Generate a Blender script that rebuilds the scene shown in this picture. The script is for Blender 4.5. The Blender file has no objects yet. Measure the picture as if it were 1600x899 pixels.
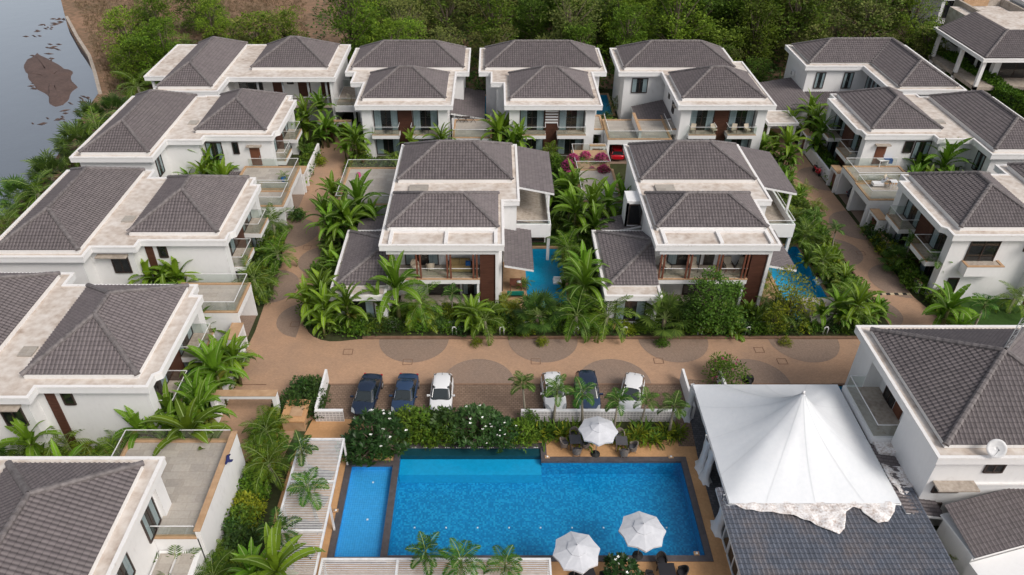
import bpy, bmesh, math, random
from mathutils import Vector, Matrix
R = math.radians
random.seed(7)
S = bpy.context.scene
COL = S.collection

# ------------------------------------------------------------------ camera, sky, sun, exposure
CAM_H = 41.0; FPX = 1169.0; PITCH = R(36); CX = 772.0
sp, cp = math.sin(PITCH), math.cos(PITCH)
cam = bpy.data.cameras.new('camera'); co = bpy.data.objects.new('camera', cam); COL.objects.link(co)
co.location = (0, 0, CAM_H); co.rotation_euler = (R(90) - PITCH, 0, 0)
cam.sensor_width = 36; cam.lens = 36 * FPX / 1600; cam.shift_x = (800 - CX) / 1600
cam.clip_start = 0.5; cam.clip_end = 2000
S.camera = co
SUN_EL, SUN_AZ = 46, 132          # azimuth measured clockwise from +Y
w = bpy.data.worlds.new("World"); S.world = w; w.use_nodes = True
nt = w.node_tree; nt.nodes.clear()
sky = nt.nodes.new('ShaderNodeTexSky'); sky.sky_type = 'NISHITA'; sky.sun_disc = False
sky.sun_elevation = R(SUN_EL); sky.sun_rotation = R(SUN_AZ); sky.air_density = 1.0; sky.dust_density = 4.0; sky.ozone_density = 1.0
hs = nt.nodes.new('ShaderNodeHueSaturation'); hs.inputs['Saturation'].default_value = 0.42
bg = nt.nodes.new('ShaderNodeBackground'); bg.inputs['Strength'].default_value = 0.148
wo = nt.nodes.new('ShaderNodeOutputWorld')
nt.links.new(sky.outputs[0], hs.inputs['Color']); nt.links.new(hs.outputs[0], bg.inputs[0]); nt.links.new(bg.outputs[0], wo.inputs[0])
sl = bpy.data.lights.new('sun', 'SUN'); sl.energy = 1.7; sl.angle = R(22); sl.color = (1.0, 0.93, 0.86)
so = bpy.data.objects.new('sun', sl); COL.objects.link(so)
d = Vector((math.sin(R(SUN_AZ)) * math.cos(R(SUN_EL)), math.cos(R(SUN_AZ)) * math.cos(R(SUN_EL)), math.sin(R(SUN_EL))))
so.rotation_euler = d.to_track_quat('Z', 'Y').to_euler(); so.location = (0, 0, 80)
S.view_settings.view_transform = 'Standard'; S.view_settings.look = 'None'
S.view_settings.exposure = -0.02; S.view_settings.gamma = 1.0; S.view_settings.use_curve_mapping = False
S.render.engine = 'CYCLES'
try:
    S.cycles.max_bounces = 6; S.cycles.transparent_max_bounces = 10; S.cycles.diffuse_bounces = 3
except Exception: pass

def P(x, y, h=0.0):
    "photo pixel (1600 wide) at height h -> world X, Y (used for measuring only)"
    v = (y - 450) / FPX; z = (CAM_H - h) / (sp + v * cp)
    return ((x - CX) / FPX * z, z * (cp - v * sp))

# ------------------------------------------------------------------ materials
def ramp(n, stops, fac):
    r = n.new('ShaderNodeValToRGB'); e = r.color_ramp.elements
    while len(e) < len(stops): e.new(0.5)
    for k, (p, c) in enumerate(stops):
        e[k].position = p; e[k].color = (*c, 1)
    return r
def base(name, rough=0.8, spec=0.3, metal=0.0):
    m = bpy.data.materials.new(name); m.use_nodes = True
    n = m.node_tree.nodes; l = m.node_tree.links; b = n['Principled BSDF']
    b.inputs['Roughness'].default_value = rough; b.inputs['Specular IOR Level'].default_value = spec; b.inputs['Metallic'].default_value = metal
    return m, n, l, b
def noisemat(name, stops, scale=1.0, detail=6, rough=0.85, spec=0.25, bump=0.0, stretch=(1, 1, 1), scale2=None, metal=0.0, mixfac=0.5, dist=0.3):
    m, n, l, b = base(name, rough, spec, metal)
    g = n.new('ShaderNodeNewGeometry'); mp = n.new('ShaderNodeMapping'); mp.inputs['Scale'].default_value = stretch
    l.new(g.outputs['Position'], mp.inputs[0])
    t = n.new('ShaderNodeTexNoise'); t.inputs['Scale'].default_value = scale; t.inputs['Detail'].default_value = detail; t.inputs['Roughness'].default_value = .62; t.inputs['Distortion'].default_value = dist
    l.new(mp.outputs[0], t.inputs['Vector']); fac = t.outputs['Fac']
    if scale2:
        t2 = n.new('ShaderNodeTexNoise'); t2.inputs['Scale'].default_value = scale2; t2.inputs['Detail'].default_value = 4
        l.new(mp.outputs[0], t2.inputs['Vector'])
        mx = n.new('ShaderNodeMix'); mx.inputs[0].default_value = mixfac; l.new(fac, mx.inputs[2]); l.new(t2.outputs['Fac'], mx.inputs[3]); fac = mx.outputs[0]
    r = ramp(n, stops, fac); l.new(fac, r.inputs[0]); l.new(r.outputs[0], b.inputs['Base Color'])
    if bump:
        bp = n.new('ShaderNodeBump'); bp.inputs['Strength'].default_value = bump; bp.inputs['Distance'].default_value = 0.03
        l.new(fac, bp.inputs['Height']); l.new(bp.outputs[0], b.inputs['Normal'])
    return m
def plain(name, c, rough=0.6, spec=0.4, metal=0.0, var=0.12):
    c2 = tuple(x * (1 - var) for x in c); c3 = tuple(min(1, x * (1 + var)) for x in c)
    return noisemat(name, [(0.3, c2), (0.7, c3)], 3.0, 3, rough, spec, metal=metal)
def leafmat(name, dark, light, rough=0.5, trans=0.25, yellow=None):
    m, n, l, b = base(name, rough, 0.18)
    g = n.new('ShaderNodeNewGeometry'); oi = n.new('ShaderNodeObjectInfo')
    stops = [(0.0, dark), (0.75, light)] + ([(0.97, light), (1.0, yellow)] if yellow else [(1.0, tuple(x * 1.15 for x in light))])
    r = ramp(n, stops, None); l.new(g.outputs['Random Per Island'], r.inputs[0])
    h = n.new('ShaderNodeHueSaturation'); mr = n.new('ShaderNodeMapRange'); mr.inputs[3].default_value = 0.7; mr.inputs[4].default_value = 1.35
    l.new(oi.outputs['Random'], mr.inputs[0]); l.new(mr.outputs[0], h.inputs['Value'])
    mr2 = n.new('ShaderNodeMapRange'); mr2.inputs[3].default_value = 0.485; mr2.inputs[4].default_value = 0.515
    mm = n.new('ShaderNodeMath'); mm.operation = 'FRACT'; m3 = n.new('ShaderNodeMath'); m3.operation = 'MULTIPLY'; m3.inputs[1].default_value = 17.3
    l.new(oi.outputs['Random'], m3.inputs[0]); l.new(m3.outputs[0], mm.inputs[0]); l.new(mm.outputs[0], mr2.inputs[0]); l.new(mr2.outputs[0], h.inputs['Hue'])
    l.new(r.outputs[0], h.inputs['Color']); l.new(h.outputs[0], b.inputs['Base Color'])
    tr = n.new('ShaderNodeBsdfTranslucent'); l.new(h.outputs[0], tr.inputs[0])
    mx = n.new('ShaderNodeMixShader'); mx.inputs[0].default_value = trans
    out = n['Material Output']; l.new(b.outputs[0], mx.inputs[1]); l.new(tr.outputs[0], mx.inputs[2]); l.new(mx.outputs[0], out.inputs[0])
    return m
def tilemat(name, c, dusty):
    m, n, l, b = base(name, 0.62, 0.4)
    uv = n.new('ShaderNodeUVMap'); sn = n.new('ShaderNodeVectorMath'); sn.operation = 'FLOOR'; l.new(uv.outputs[0], sn.inputs[0])
    wn = n.new('ShaderNodeTexWhiteNoise'); wn.noise_dimensions = '2D'; l.new(sn.outputs[0], wn.inputs['Vector'])
    g = n.new('ShaderNodeNewGeometry'); t = n.new('ShaderNodeTexNoise'); t.inputs['Scale'].default_value = 0.5; t.inputs['Detail'].default_value = 7; t.inputs['Roughness'].default_value = .7
    l.new(g.outputs['Position'], t.inputs['Vector'])
    r1 = ramp(n, [(0.0, tuple(x * .86 for x in c)), (0.5, c), (1.0, tuple(x * 1.12 for x in c))], None); l.new(wn.outputs['Value'], r1.inputs[0])
    mr = n.new('ShaderNodeMapRange'); mr.inputs[1].default_value = .45; mr.inputs[2].default_value = .75; mr.inputs[4].default_value = 0.45; l.new(t.outputs['Fac'], mr.inputs[0])
    mx = n.new('ShaderNodeMix'); mx.data_type = 'RGBA'; l.new(mr.outputs[0], mx.inputs[0]); l.new(r1.outputs[0], mx.inputs[6]); mx.inputs[7].default_value = (*dusty, 1)
    # shade painted into the colour between tile rolls and along the laps
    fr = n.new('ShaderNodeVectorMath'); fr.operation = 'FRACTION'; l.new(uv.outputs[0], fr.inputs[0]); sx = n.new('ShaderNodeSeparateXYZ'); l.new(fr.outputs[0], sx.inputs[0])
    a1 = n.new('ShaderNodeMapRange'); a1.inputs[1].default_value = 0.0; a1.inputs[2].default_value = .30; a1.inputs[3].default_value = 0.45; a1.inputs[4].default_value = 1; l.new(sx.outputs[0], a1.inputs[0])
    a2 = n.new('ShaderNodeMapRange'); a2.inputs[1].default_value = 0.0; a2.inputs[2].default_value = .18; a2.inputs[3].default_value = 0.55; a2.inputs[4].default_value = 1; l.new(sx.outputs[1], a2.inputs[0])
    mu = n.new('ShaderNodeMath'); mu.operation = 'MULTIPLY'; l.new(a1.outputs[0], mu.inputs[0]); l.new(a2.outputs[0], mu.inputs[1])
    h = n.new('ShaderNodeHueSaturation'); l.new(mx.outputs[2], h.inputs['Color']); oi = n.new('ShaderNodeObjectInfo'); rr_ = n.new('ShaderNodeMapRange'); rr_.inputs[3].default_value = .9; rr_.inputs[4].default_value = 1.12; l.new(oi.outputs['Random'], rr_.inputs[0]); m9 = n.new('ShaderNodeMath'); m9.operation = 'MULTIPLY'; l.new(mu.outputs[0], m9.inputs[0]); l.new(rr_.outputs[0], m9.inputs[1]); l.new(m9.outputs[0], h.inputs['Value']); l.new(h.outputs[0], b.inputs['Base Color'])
    return m
def brickmat(name, c1, c2, mortar, bw, bh, stain=(0.5, 0.5, 0.5), sf=0.3, rough=0.85, msize=0.012, off=0.5, sscale=0.25):
    m, n, l, b = base(name, rough, 0.25)
    g = n.new('ShaderNodeNewGeometry'); t = n.new('ShaderNodeTexBrick')
    t.inputs['Scale'].default_value = 1; t.inputs['Brick Width'].default_value = bw; t.inputs['Row Height'].default_value = bh; t.inputs['Mortar Size'].default_value = msize; t.inputs['Mortar Smooth'].default_value = .3
    t.inputs['Color1'].default_value = (*c1, 1); t.inputs['Color2'].default_value = (*c2, 1); t.inputs['Mortar'].default_value = (*mortar, 1); t.offset = off
    l.new(g.outputs['Position'], t.inputs['Vector'])
    nz = n.new('ShaderNodeTexNoise'); nz.inputs['Scale'].default_value = sscale; nz.inputs['Detail'].default_value = 8; nz.inputs['Roughness'].default_value = .65; l.new(g.outputs['Position'], nz.inputs['Vector'])
    mr = n.new('ShaderNodeMapRange'); mr.inputs[1].default_value = .42; mr.inputs[2].default_value = .72; mr.inputs[4].default_value = sf; l.new(nz.outputs['Fac'], mr.inputs[0])
    mx = n.new('ShaderNodeMix'); mx.data_type = 'RGBA'; l.new(mr.outputs[0], mx.inputs[0]); l.new(t.outputs['Color'], mx.inputs[6]); mx.inputs[7].default_value = (*stain, 1)
    n2 = n.new('ShaderNodeTexNoise'); n2.inputs['Scale'].default_value = 6; n2.inputs['Detail'].default_value = 5; l.new(g.outputs['Position'], n2.inputs['Vector'])
    m2 = n.new('ShaderNodeMapRange'); m2.inputs[3].default_value = .8; m2.inputs[4].default_value = 1.2; l.new(n2.outputs['Fac'], m2.inputs[0])
    h = n.new('ShaderNodeHueSaturation'); l.new(mx.outputs[2], h.inputs['Color']); l.new(m2.outputs[0], h.inputs['Value']); l.new(h.outputs[0], b.inputs['Base Color'])
    return m
def glassmat(name, tint, gloss=0.5, rough=0.03, refl=1.0):
    m = bpy.data.materials.new(name); m.use_nodes = True; n = m.node_tree.nodes; l = m.node_tree.links; n.clear()
    o = n.new('ShaderNodeOutputMaterial'); tr = n.new('ShaderNodeBsdfTransparent'); tr.inputs[0].default_value = (*tint, 1)
    gl = n.new('ShaderNodeBsdfGlossy'); gl.inputs['Roughness'].default_value = rough
    ge = n.new('ShaderNodeNewGeometry'); dt = n.new('ShaderNodeVectorMath'); dt.operation = 'DOT_PRODUCT'; l.new(ge.outputs['Normal'], dt.inputs[0]); l.new(ge.outputs['Incoming'], dt.inputs[1])
    ab = n.new('ShaderNodeMath'); ab.operation = 'ABSOLUTE'; l.new(dt.outputs['Value'], ab.inputs[0]); om = n.new('ShaderNodeMath'); om.operation = 'SUBTRACT'; om.inputs[0].default_value = 1; l.new(ab.outputs[0], om.inputs[1])
    pw = n.new('ShaderNodeMath'); pw.operation = 'POWER'; pw.inputs[1].default_value = 5; l.new(om.outputs[0], pw.inputs[0]); f = n.new('ShaderNodeMath'); f.operation = 'MULTIPLY_ADD'; f.inputs[1].default_value = .96; f.inputs[2].default_value = .04; l.new(pw.outputs[0], f.inputs[0]); f.name = 'fres'
    mm = n.new('ShaderNodeMath'); mm.operation = 'MULTIPLY_ADD'; mm.inputs[1].default_value = refl; mm.inputs[2].default_value = gloss * .1; mm.use_clamp = True
    l.new(f.outputs[0], mm.inputs[0]); mx = n.new('ShaderNodeMixShader'); l.new(mm.outputs[0], mx.inputs[0]); l.new(tr.outputs[0], mx.inputs[1]); l.new(gl.outputs[0], mx.inputs[2]); l.new(mx.outputs[0], o.inputs[0])
    return m
def watermat(name, tint, scale, strength, refl=1.0, add=0.0):
    m = glassmat(name, tint, add, 0.04, refl); n = m.node_tree.nodes; l = m.node_tree.links
    g = n.new('ShaderNodeNewGeometry'); t = n.new('ShaderNodeTexNoise'); t.inputs['Scale'].default_value = scale; t.inputs['Detail'].default_value = 3; l.new(g.outputs['Position'], t.inputs['Vector'])
    bp = n.new('ShaderNodeBump'); bp.inputs['Strength'].default_value = strength; bp.inputs['Distance'].default_value = .05; l.new(t.outputs['Fac'], bp.inputs['Height'])
    for x in n:
        if x.type == 'BSDF_GLOSSY': l.new(bp.outputs[0], x.inputs['Normal'])
        if x.type == 'VECT_MATH' and x.operation == 'DOT_PRODUCT': l.new(bp.outputs[0], x.inputs[0])
    return m
def mosaic(name, a, b_, c, size, grout=0.8):
    m, n, l, b = base(name, 0.35, 0.4)
    g = n.new('ShaderNodeNewGeometry'); mp = n.new('ShaderNodeVectorMath'); mp.operation = 'SCALE'; mp.inputs[3].default_value = 1 / size; l.new(g.outputs['Position'], mp.inputs[0])
    ad = n.new('ShaderNodeVectorMath'); ad.inputs[1].default_value = (.371, .417, .5); l.new(mp.outputs[0], ad.inputs[0])
    fl = n.new('ShaderNodeVectorMath'); fl.operation = 'FLOOR'; l.new(ad.outputs[0], fl.inputs[0]); wn = n.new('ShaderNodeTexWhiteNoise'); wn.noise_dimensions = '3D'; l.new(fl.outputs[0], wn.inputs['Vector'])
    r = ramp(n, [(0, a), (.5, b_), (1, c)], None); r.color_ramp.interpolation = 'CONSTANT'; r.color_ramp.elements[1].position = .38; r.color_ramp.elements[2].position = .72
    l.new(wn.outputs['Value'], r.inputs[0]); l.new(r.outputs[0], b.inputs['Base Color'])
    return m

M = {}
M['white'] = noisemat('white_plaster', [(0.22, (.60, .585, .57)), (0.42, (.74, .735, .73)), (0.8, (.79, .785, .78))], .35, 8, .8, .25, stretch=(1.2, 1.2, .6), scale2=3)
M['rim'] = noisemat('white_parapet', [(0.26, (.56, .51, .475)), (0.42, (.75, .73, .71)), (0.8, (.81, .80, .79))], 1.2, 8, .8, .2, scale2=7)
M['stain'] = noisemat('stained_roof_concrete', [(0.31, (.34, .27, .225)), (0.42, (.50, .425, .365)), (0.53, (.60, .54, .485)), (0.68, (.70, .66, .62))], .30, 11, .9, .15, bump=.2, scale2=1.9, dist=.9)
M['stain2'] = noisemat('weathered_terrace_stone', [(0.3, (.24, .20, .165)), (0.5, (.40, .345, .29)), (0.72, (.52, .46, .40))], .7, 8, .85, .2, scale2=4)
M['terrace'] = brickmat('grey_stone_terrace_tiles', (.33, .30, .265), (.42, .385, .34), (.28, .25, .22), 1.15, .6, (.46, .40, .33), .45, .7, .01, .35, 1.1)
M['coping'] = noisemat('tan_coping_stone', [(0.3, (.38, .235, .13)), (0.7, (.50, .33, .20))], 2, 6, .75)
M['tile'] = tilemat('grey_brown_concrete_tiles', (.146, .125, .127), (.178, .155, .150))
M['tile2'] = tilemat('blue_grey_weathered_tiles', (.135, .15, .185), (.34, .25, .19))
M['ridge'] = plain('ridge_tile', (.155, .138, .136), .6, .35, var=.35)
M['timber'] = noisemat('dark_timber_boards', [(0.3, (.055, .022, .014)), (0.7, (.115, .047, .030))], 3, 6, .6, .3, stretch=(.4, .4, 9))
M['post'] = noisemat('reddish_timber', [(0.3, (.13, .045, .028)), (0.7, (.2, .075, .045))], 3, 6, .5, .4)
M['door'] = noisemat('brown_door_wood', [(0.3, (.12, .045, .025)), (0.7, (.19, .075, .042))], 3, 6, .5, .35, stretch=(4, 4, .5))
M['frame'] = plain('dark_window_frame', (.045, .03, .025), .45, .4)
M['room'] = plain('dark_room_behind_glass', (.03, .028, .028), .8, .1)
M['curtain'] = noisemat('pale_curtain', [(0.35, (.42, .48, .49)), (0.65, (.62, .67, .67))], 2, 2, .9, .1, stretch=(9, 9, .2))
M['glass'] = glassmat('window_glass', (.72, .78, .8), .6)
M['rail'] = glassmat('railing_glass', (.86, .92, .89), 1.3)
M['metal'] = plain('white_metal', (.72, .72, .72), .4, .5)
M['grey'] = plain('grey_metal', (.3, .31, .32), .4, .5)
M['lattice'] = plain('grey_lattice_block', (.42, .40, .40), .8, .2)
M['slat'] = plain('off_white_slat', (.62, .62, .62), .5, .4)
M['black'] = plain('black_rubber', (.02, .02, .02), .7, .3)
M['road'] = brickmat('tan_block_paving', (.42, .262, .165), (.47, .295, .188), (.34, .215, .14), .22, .11, (.27, .188, .138), .75, .8, .008, sscale=.16)
M['circle'] = brickmat('grey_brown_cobbles', (.25, .18, .138), (.295, .215, .165), (.19, .14, .11), .14, .12, (.30, .205, .148), .55, .8, .012, sscale=.3)
M['parking'] = brickmat('brown_parking_blocks', (.20, .135, .095), (.26, .18, .13), (.10, .07, .05), .30, .2, (.16, .11, .08), .3, .85, .02, sscale=.3)
M['deck'] = brickmat('orange_tan_pool_deck', (.50, .285, .135), (.54, .31, .15), (.46, .265, .13), 1.3, 1.1, (.36, .19, .085), .6, .7, .008, sscale=.45)
M['pcop'] = plain('dark_granite_coping', (.085, .075, .078), .5, .4, var=.2)
M['slate'] = brickmat('dark_slate_cobbles', (.06, .065, .075), (.11, .11, .12), (.04, .04, .045), .3, .2, (.14, .13, .13), .4, .55, .02)
M['soil'] = noisemat('garden_soil', [(0.3, (.035, .03, .018)), (0.55, (.05, .06, .025)), (0.8, (.10, .075, .045))], .8, 8, .95, .1, scale2=4)
M['forest_floor'] = noisemat('dry_scrub_ground', [(0.3, (.06, .065, .03)), (0.45, (.19, .13, .085)), (0.6, (.30, .185, .12)), (.8, (.38, .28, .20))], .09, 10, .95, .1, bump=.5, scale2=1.2)
M['lawn'] = noisemat('short_green_lawn', [(0.3, (.025, .055, .012)), (0.7, (.05, .10, .022))], 2.5, 9, .95, .1, bump=.8, scale2=14)
M['kerb'] = noisemat('kerb_stone', [(0.3, (.16, .09, .06)), (0.7, (.24, .15, .10))], 2, 6, .85)
M['mud'] = noisemat('wet_mud', [(0.3, (.075, .05, .042)), (0.7, (.15, .10, .085))], .5, 10, .7, .3, bump=.4, scale2=3)
M['bed'] = plain('river_bed', (.17, .185, .20), .9, .1)
M['river'] = watermat('river_water', (.6, .65, .68), .35, .25, 1.9, 3.6)
M['water'] = watermat('pool_water', (.86, .96, 1.0), 1.6, .35, .45)
M['mosaic'] = mosaic('blue_mosaic_tiles', (.003, .19, .40), (.005, .23, .47), (.012, .30, .54), .12)
M['mosaic2'] = brickmat('light_blue_pool_tiles', (.035, .30, .62), (.04, .33, .66), (.09, .40, .70), .15, .15, (.03, .28, .6), .2, .3, .012, 0)
M['ledge'] = plain('light_blue_ledge_tiles', (.008, .32, .56), .35, .3, var=.08)
M['darktank'] = plain('dark_green_overflow_tiles', (.008, .05, .065), .3, .4)
M['privpool'] = brickmat('turquoise_pool_tiles', (.012, .37, .58), (.018, .40, .61), (.01, .33, .54), .3, .3, (.01, .35, .56), .2, .3, .01, 0)
M['tent'] = noisemat('white_marquee_canvas', [(0.3, (.66, .685, .71)), (0.7, (.73, .745, .76))], .5, 6, .55, .3, scale2=4)
M['cloth'] = noisemat('dirty_white_cloth', [(0.36, (.42, .34, .30)), (0.46, (.66, .61, .58)), (0.56, (.82, .80, .79))], 2.2, 7, .8, .2, bump=.9, scale2=8)
M['umb'] = noisemat('pale_grey_parasol_fabric', [(0.3, (.50, .51, .54)), (0.7, (.60, .61, .64))], 2, 4, .8, .2)
M['wicker'] = noisemat('brown_grey_wicker', [(0.35, (.12, .10, .085)), (0.65, (.26, .22, .19))], 22, 2, .7, .2, bump=.8)
M['dwicker'] = noisemat('black_wicker', [(0.35, (.015, .014, .014)), (0.65, (.04, .038, .037))], 22, 2, .6, .3, bump=.8)
M['tabletop'] = plain('charcoal_table_top', (.085, .082, .09), .45, .4)
M['dtable'] = plain('black_table_top', (.022, .021, .024), .45, .4)
M['cushion'] = plain('beige_cushion', (.55, .48, .38), .9, .1)
M['ochre'] = plain('ochre_sofa_fabric', (.34, .25, .12), .9, .1)
M['green'] = plain('green_fabric', (.01, .16, .12), .9, .1)
M['bluecloth'] = plain('blue_patterned_cloth', (.03, .12, .35), .9, .1)
M['trunk'] = noisemat('grey_brown_bark', [(0.3, (.10, .08, .06)), (0.7, (.19, .15, .115))], 3, 6, .9, .1, stretch=(1, 1, 4))
M['pale_trunk'] = noisemat('pale_palm_trunk', [(0.3, (.19, .17, .13)), (0.7, (.30, .27, .21))], 3, 6, .9, .1, stretch=(1, 1, 5))
M['pstem'] = noisemat('green_brown_stem', [(0.3, (.06, .075, .025)), (0.7, (.16, .15, .06))], 3, 4, .7, .2)
M['banana'] = leafmat('banana_leaf', (.048, .112, .008), (.150, .262, .018), .62, .25, (.28, .22, .04))
M['midrib'] = plain('pale_leaf_rib', (.22, .30, .09), .5, .3)
M['palm'] = leafmat('palm_leaflet', (.040, .094, .009), (.120, .200, .018), .45, .25, (.26, .19, .06))
M['ypalm'] = leafmat('yellow_green_palm_leaflet', (.085, .14, .010), (.21, .25, .018), .45, .25)
M['fan'] = leafmat('fan_palm_leaf', (.03, .068, .012), (.075, .13, .022), .5, .2)
M['shrub'] = leafmat('shrub_leaf', (.034, .080, .009), (.110, .190, .018), .5, .2)
M['yshrub'] = leafmat('yellow_green_leaf', (.08, .125, .009), (.22, .25, .018), .5, .2)
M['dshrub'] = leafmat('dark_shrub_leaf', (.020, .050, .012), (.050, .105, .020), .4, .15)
M['midgreen'] = leafmat('mid_green_leaf', (.026, .075, .010), (.068, .15, .018), .5, .2)
M['forest'] = leafmat('forest_leaf', (.042, .086, .010), (.120, .185, .020), .6, .15)
M['forest2'] = leafmat('bright_forest_leaf', (.055, .115, .010), (.150, .240, .020), .6, .2)
M['forest3'] = leafmat('olive_forest_leaf', (.070, .090, .022), (.155, .172, .042), .7, .15)
M['drygrass'] = leafmat('dry_grass', (.13, .095, .05), (.25, .19, .11), .9, .1)
M['frang'] = leafmat('frangipani_leaf', (.022, .058, .016), (.045, .11, .028), .35, .2)
M['flower'] = plain('white_petals', (.82, .82, .78), .7, .2)
M['pink'] = leafmat('pink_bracts', (.35, .04, .12), (.55, .10, .25), .7, .3)
M['red'] = plain('red_paint', (.42, .008, .02), .25, .6)

# ------------------------------------------------------------------ mesh helpers
class MB:
    def __init__(s): s.v = []; s.f = []; s.m = []; s.uv = []; s.sm = []
    def face(s, pts, mi=0, uv=None, smooth=False):
        i = len(s.v); s.v += [tuple(p) for p in pts]; s.f.append(tuple(range(i, i + len(pts)))); s.m.append(mi)
        s.uv.append(uv or [(0, 0)] * len(pts)); s.sm.append(smooth)
    def poly(s, vs, fs, mi=0, smooth=False):
        i = len(s.v); s.v += [tuple(p) for p in vs]
        for f in fs: s.f.append(tuple(k + i for k in f)); s.m.append(mi); s.uv.append([(0, 0)] * len(f)); s.sm.append(smooth)
    def box(s, x0, y0, z0, x1, y1, z1, mi=0):
        if x0 > x1: x0, x1 = x1, x0
        if y0 > y1: y0, y1 = y1, y0
        if z0 > z1: z0, z1 = z1, z0
        s.poly([(x0, y0, z0), (x1, y0, z0), (x1, y1, z0), (x0, y1, z0), (x0, y0, z1), (x1, y0, z1), (x1, y1, z1), (x0, y1, z1)],
               [(0, 3, 2, 1), (4, 5, 6, 7), (0, 1, 5, 4), (1, 2, 6, 5), (2, 3, 7, 6), (3, 0, 4, 7)], mi)
    def prism(s, pts, z0, z1, mi_side=0, mi_top=0):
        n = len(pts); a = sum(pts[i][0] * pts[(i + 1) % n][1] - pts[(i + 1) % n][0] * pts[i][1] for i in range(n))
        if a < 0: pts = pts[::-1]
        s.poly([(p[0], p[1], z0) for p in pts] + [(p[0], p[1], z1) for p in pts],
               [tuple(range(n))[::-1]] + [(i, (i + 1) % n, n + (i + 1) % n, n + i) for i in range(n)], mi_side)
        s.poly([(p[0], p[1], z1) for p in pts], [tuple(range(n))], mi_top)
    def tube(s, pts, radii, n=7, mi=0, caps=True):
        if not hasattr(radii, '__len__'): radii = [radii] * len(pts)
        pts = [Vector(p) for p in pts]; rings = []; ref = None
        for k, p in enumerate(pts):
            t = (pts[min(k + 1, len(pts) - 1)] - pts[max(k - 1, 0)]).normalized()
            if ref is None: ref = Vector((1, 0, 0)) if abs(t.x) < .8 else Vector((0, 1, 0))
            a = (ref - t * ref.dot(t)).normalized(); b = t.cross(a); ref = a
            rings.append([p + (a * math.cos(q * 2 * math.pi / n) + b * math.sin(q * 2 * math.pi / n)) * radii[k] for q in range(n)])
        vs = [v for r in rings for v in r]; fs = []
        for k in range(len(pts) - 1):
            for q in range(n): fs.append((k * n + q, k * n + (q + 1) % n, (k + 1) * n + (q + 1) % n, (k + 1) * n + q))
        if caps: fs += [tuple(range(n))[::-1], tuple((len(pts) - 1) * n + q for q in range(n))]
        s.poly(vs, fs, mi, True)
    def mesh(s, name, mats):
        me = bpy.data.meshes.new(name); me.from_pydata(s.v, [], s.f)
        for m in mats: me.materials.append(m)
        me.polygons.foreach_set('material_index', s.m); me.polygons.foreach_set('use_smooth', s.sm)
        ul = me.uv_layers.new(name='UVMap'); ul.data.foreach_set('uv', [c for f in s.uv for u in f for c in u])
        me.update(); return me
    def build(s, name, mats, parent=None):
        if not isinstance(mats, (list, tuple)): mats = [mats]
        off = Vector((0, 0, 0)); q = parent
        while q: off += q.location; q = q.parent
        if off.length: s.v = [(v[0] - off.x, v[1] - off.y, v[2] - off.z) for v in s.v]
        o = bpy.data.objects.new(name, s.mesh(name, mats)); COL.objects.link(o)
        if parent: o.parent = parent
        return o
def tag(o, label=None, cat=None, group=None, kind=None):
    if label: o['label'] = label
    if cat: o['category'] = cat
    if group: o['group'] = group
    if kind: o['kind'] = kind
    return o
def empty(name, loc, label=None, cat=None, group=None, rz=0):
    o = bpy.data.objects.new(name, None); COL.objects.link(o); o.location = loc; o.rotation_euler = (0, 0, rz); o.empty_display_size = .3
    return tag(o, label, cat, group)
def quick(name, mat, boxes, parent=None):
    b = MB()
    for x in boxes: b.box(*x)
    return b.build(name, mat, parent)
def sheet(name, pts, z, mat, holes=(), kind='structure', drop=None):
    bm = bmesh.new(); es = []
    for lp in [pts] + list(holes):
        vs = [bm.verts.new((p[0], p[1], z)) for p in lp]
        es += [bm.edges.new((vs[i], vs[(i + 1) % len(vs)])) for i in range(len(vs))]
    bmesh.ops.triangle_fill(bm, use_beauty=True, use_dissolve=False, edges=es)
    for f in bm.faces:
        if f.normal.z < 0: f.normal_flip()
    if drop:
        for lp in ([pts] if drop == 'outer' else []) + list(holes):
            for i in range(len(lp)):
                a, b = lp[i], lp[(i + 1) % len(lp)]
                dz = -.5 if drop == 'outer' else -2
                bm.faces.new([bm.verts.new((a[0], a[1], z)), bm.verts.new((b[0], b[1], z)), bm.verts.new((b[0], b[1], z + dz)), bm.verts.new((a[0], a[1], z + dz))])
    me = bpy.data.meshes.new(name); bm.to_mesh(me); bm.free(); me.materials.append(mat)
    o = bpy.data.objects.new(name, me); COL.objects.link(o)
    if kind: o['kind'] = kind
    return o
def each(name, mat, boxes, parent=None):
    return [quick(name, mat, [x], parent) for x in boxes]
def rect(x0, y0, x1, y1): return [(x0, y0), (x1, y0), (x1, y1), (x0, y1)]
def offset(poly, dd):
    n = len(poly); a = sum(poly[i][0] * poly[(i + 1) % n][1] - poly[(i + 1) % n][0] * poly[i][1] for i in range(n))
    if a < 0: poly = poly[::-1]
    out = []
    for i in range(n):
        p0, p1, p2 = Vector(poly[i - 1]), Vector(poly[i]), Vector(poly[(i + 1) % n])
        e1 = (p1 - p0).normalized(); e2 = (p2 - p1).normalized(); n1 = Vector((-e1.y, e1.x)); n2 = Vector((-e2.y, e2.x))
        b = (n1 + n2); b = b / max(b.dot(n1), .2); out.append(tuple(p1 + b * dd))
    return poly, out
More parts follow.
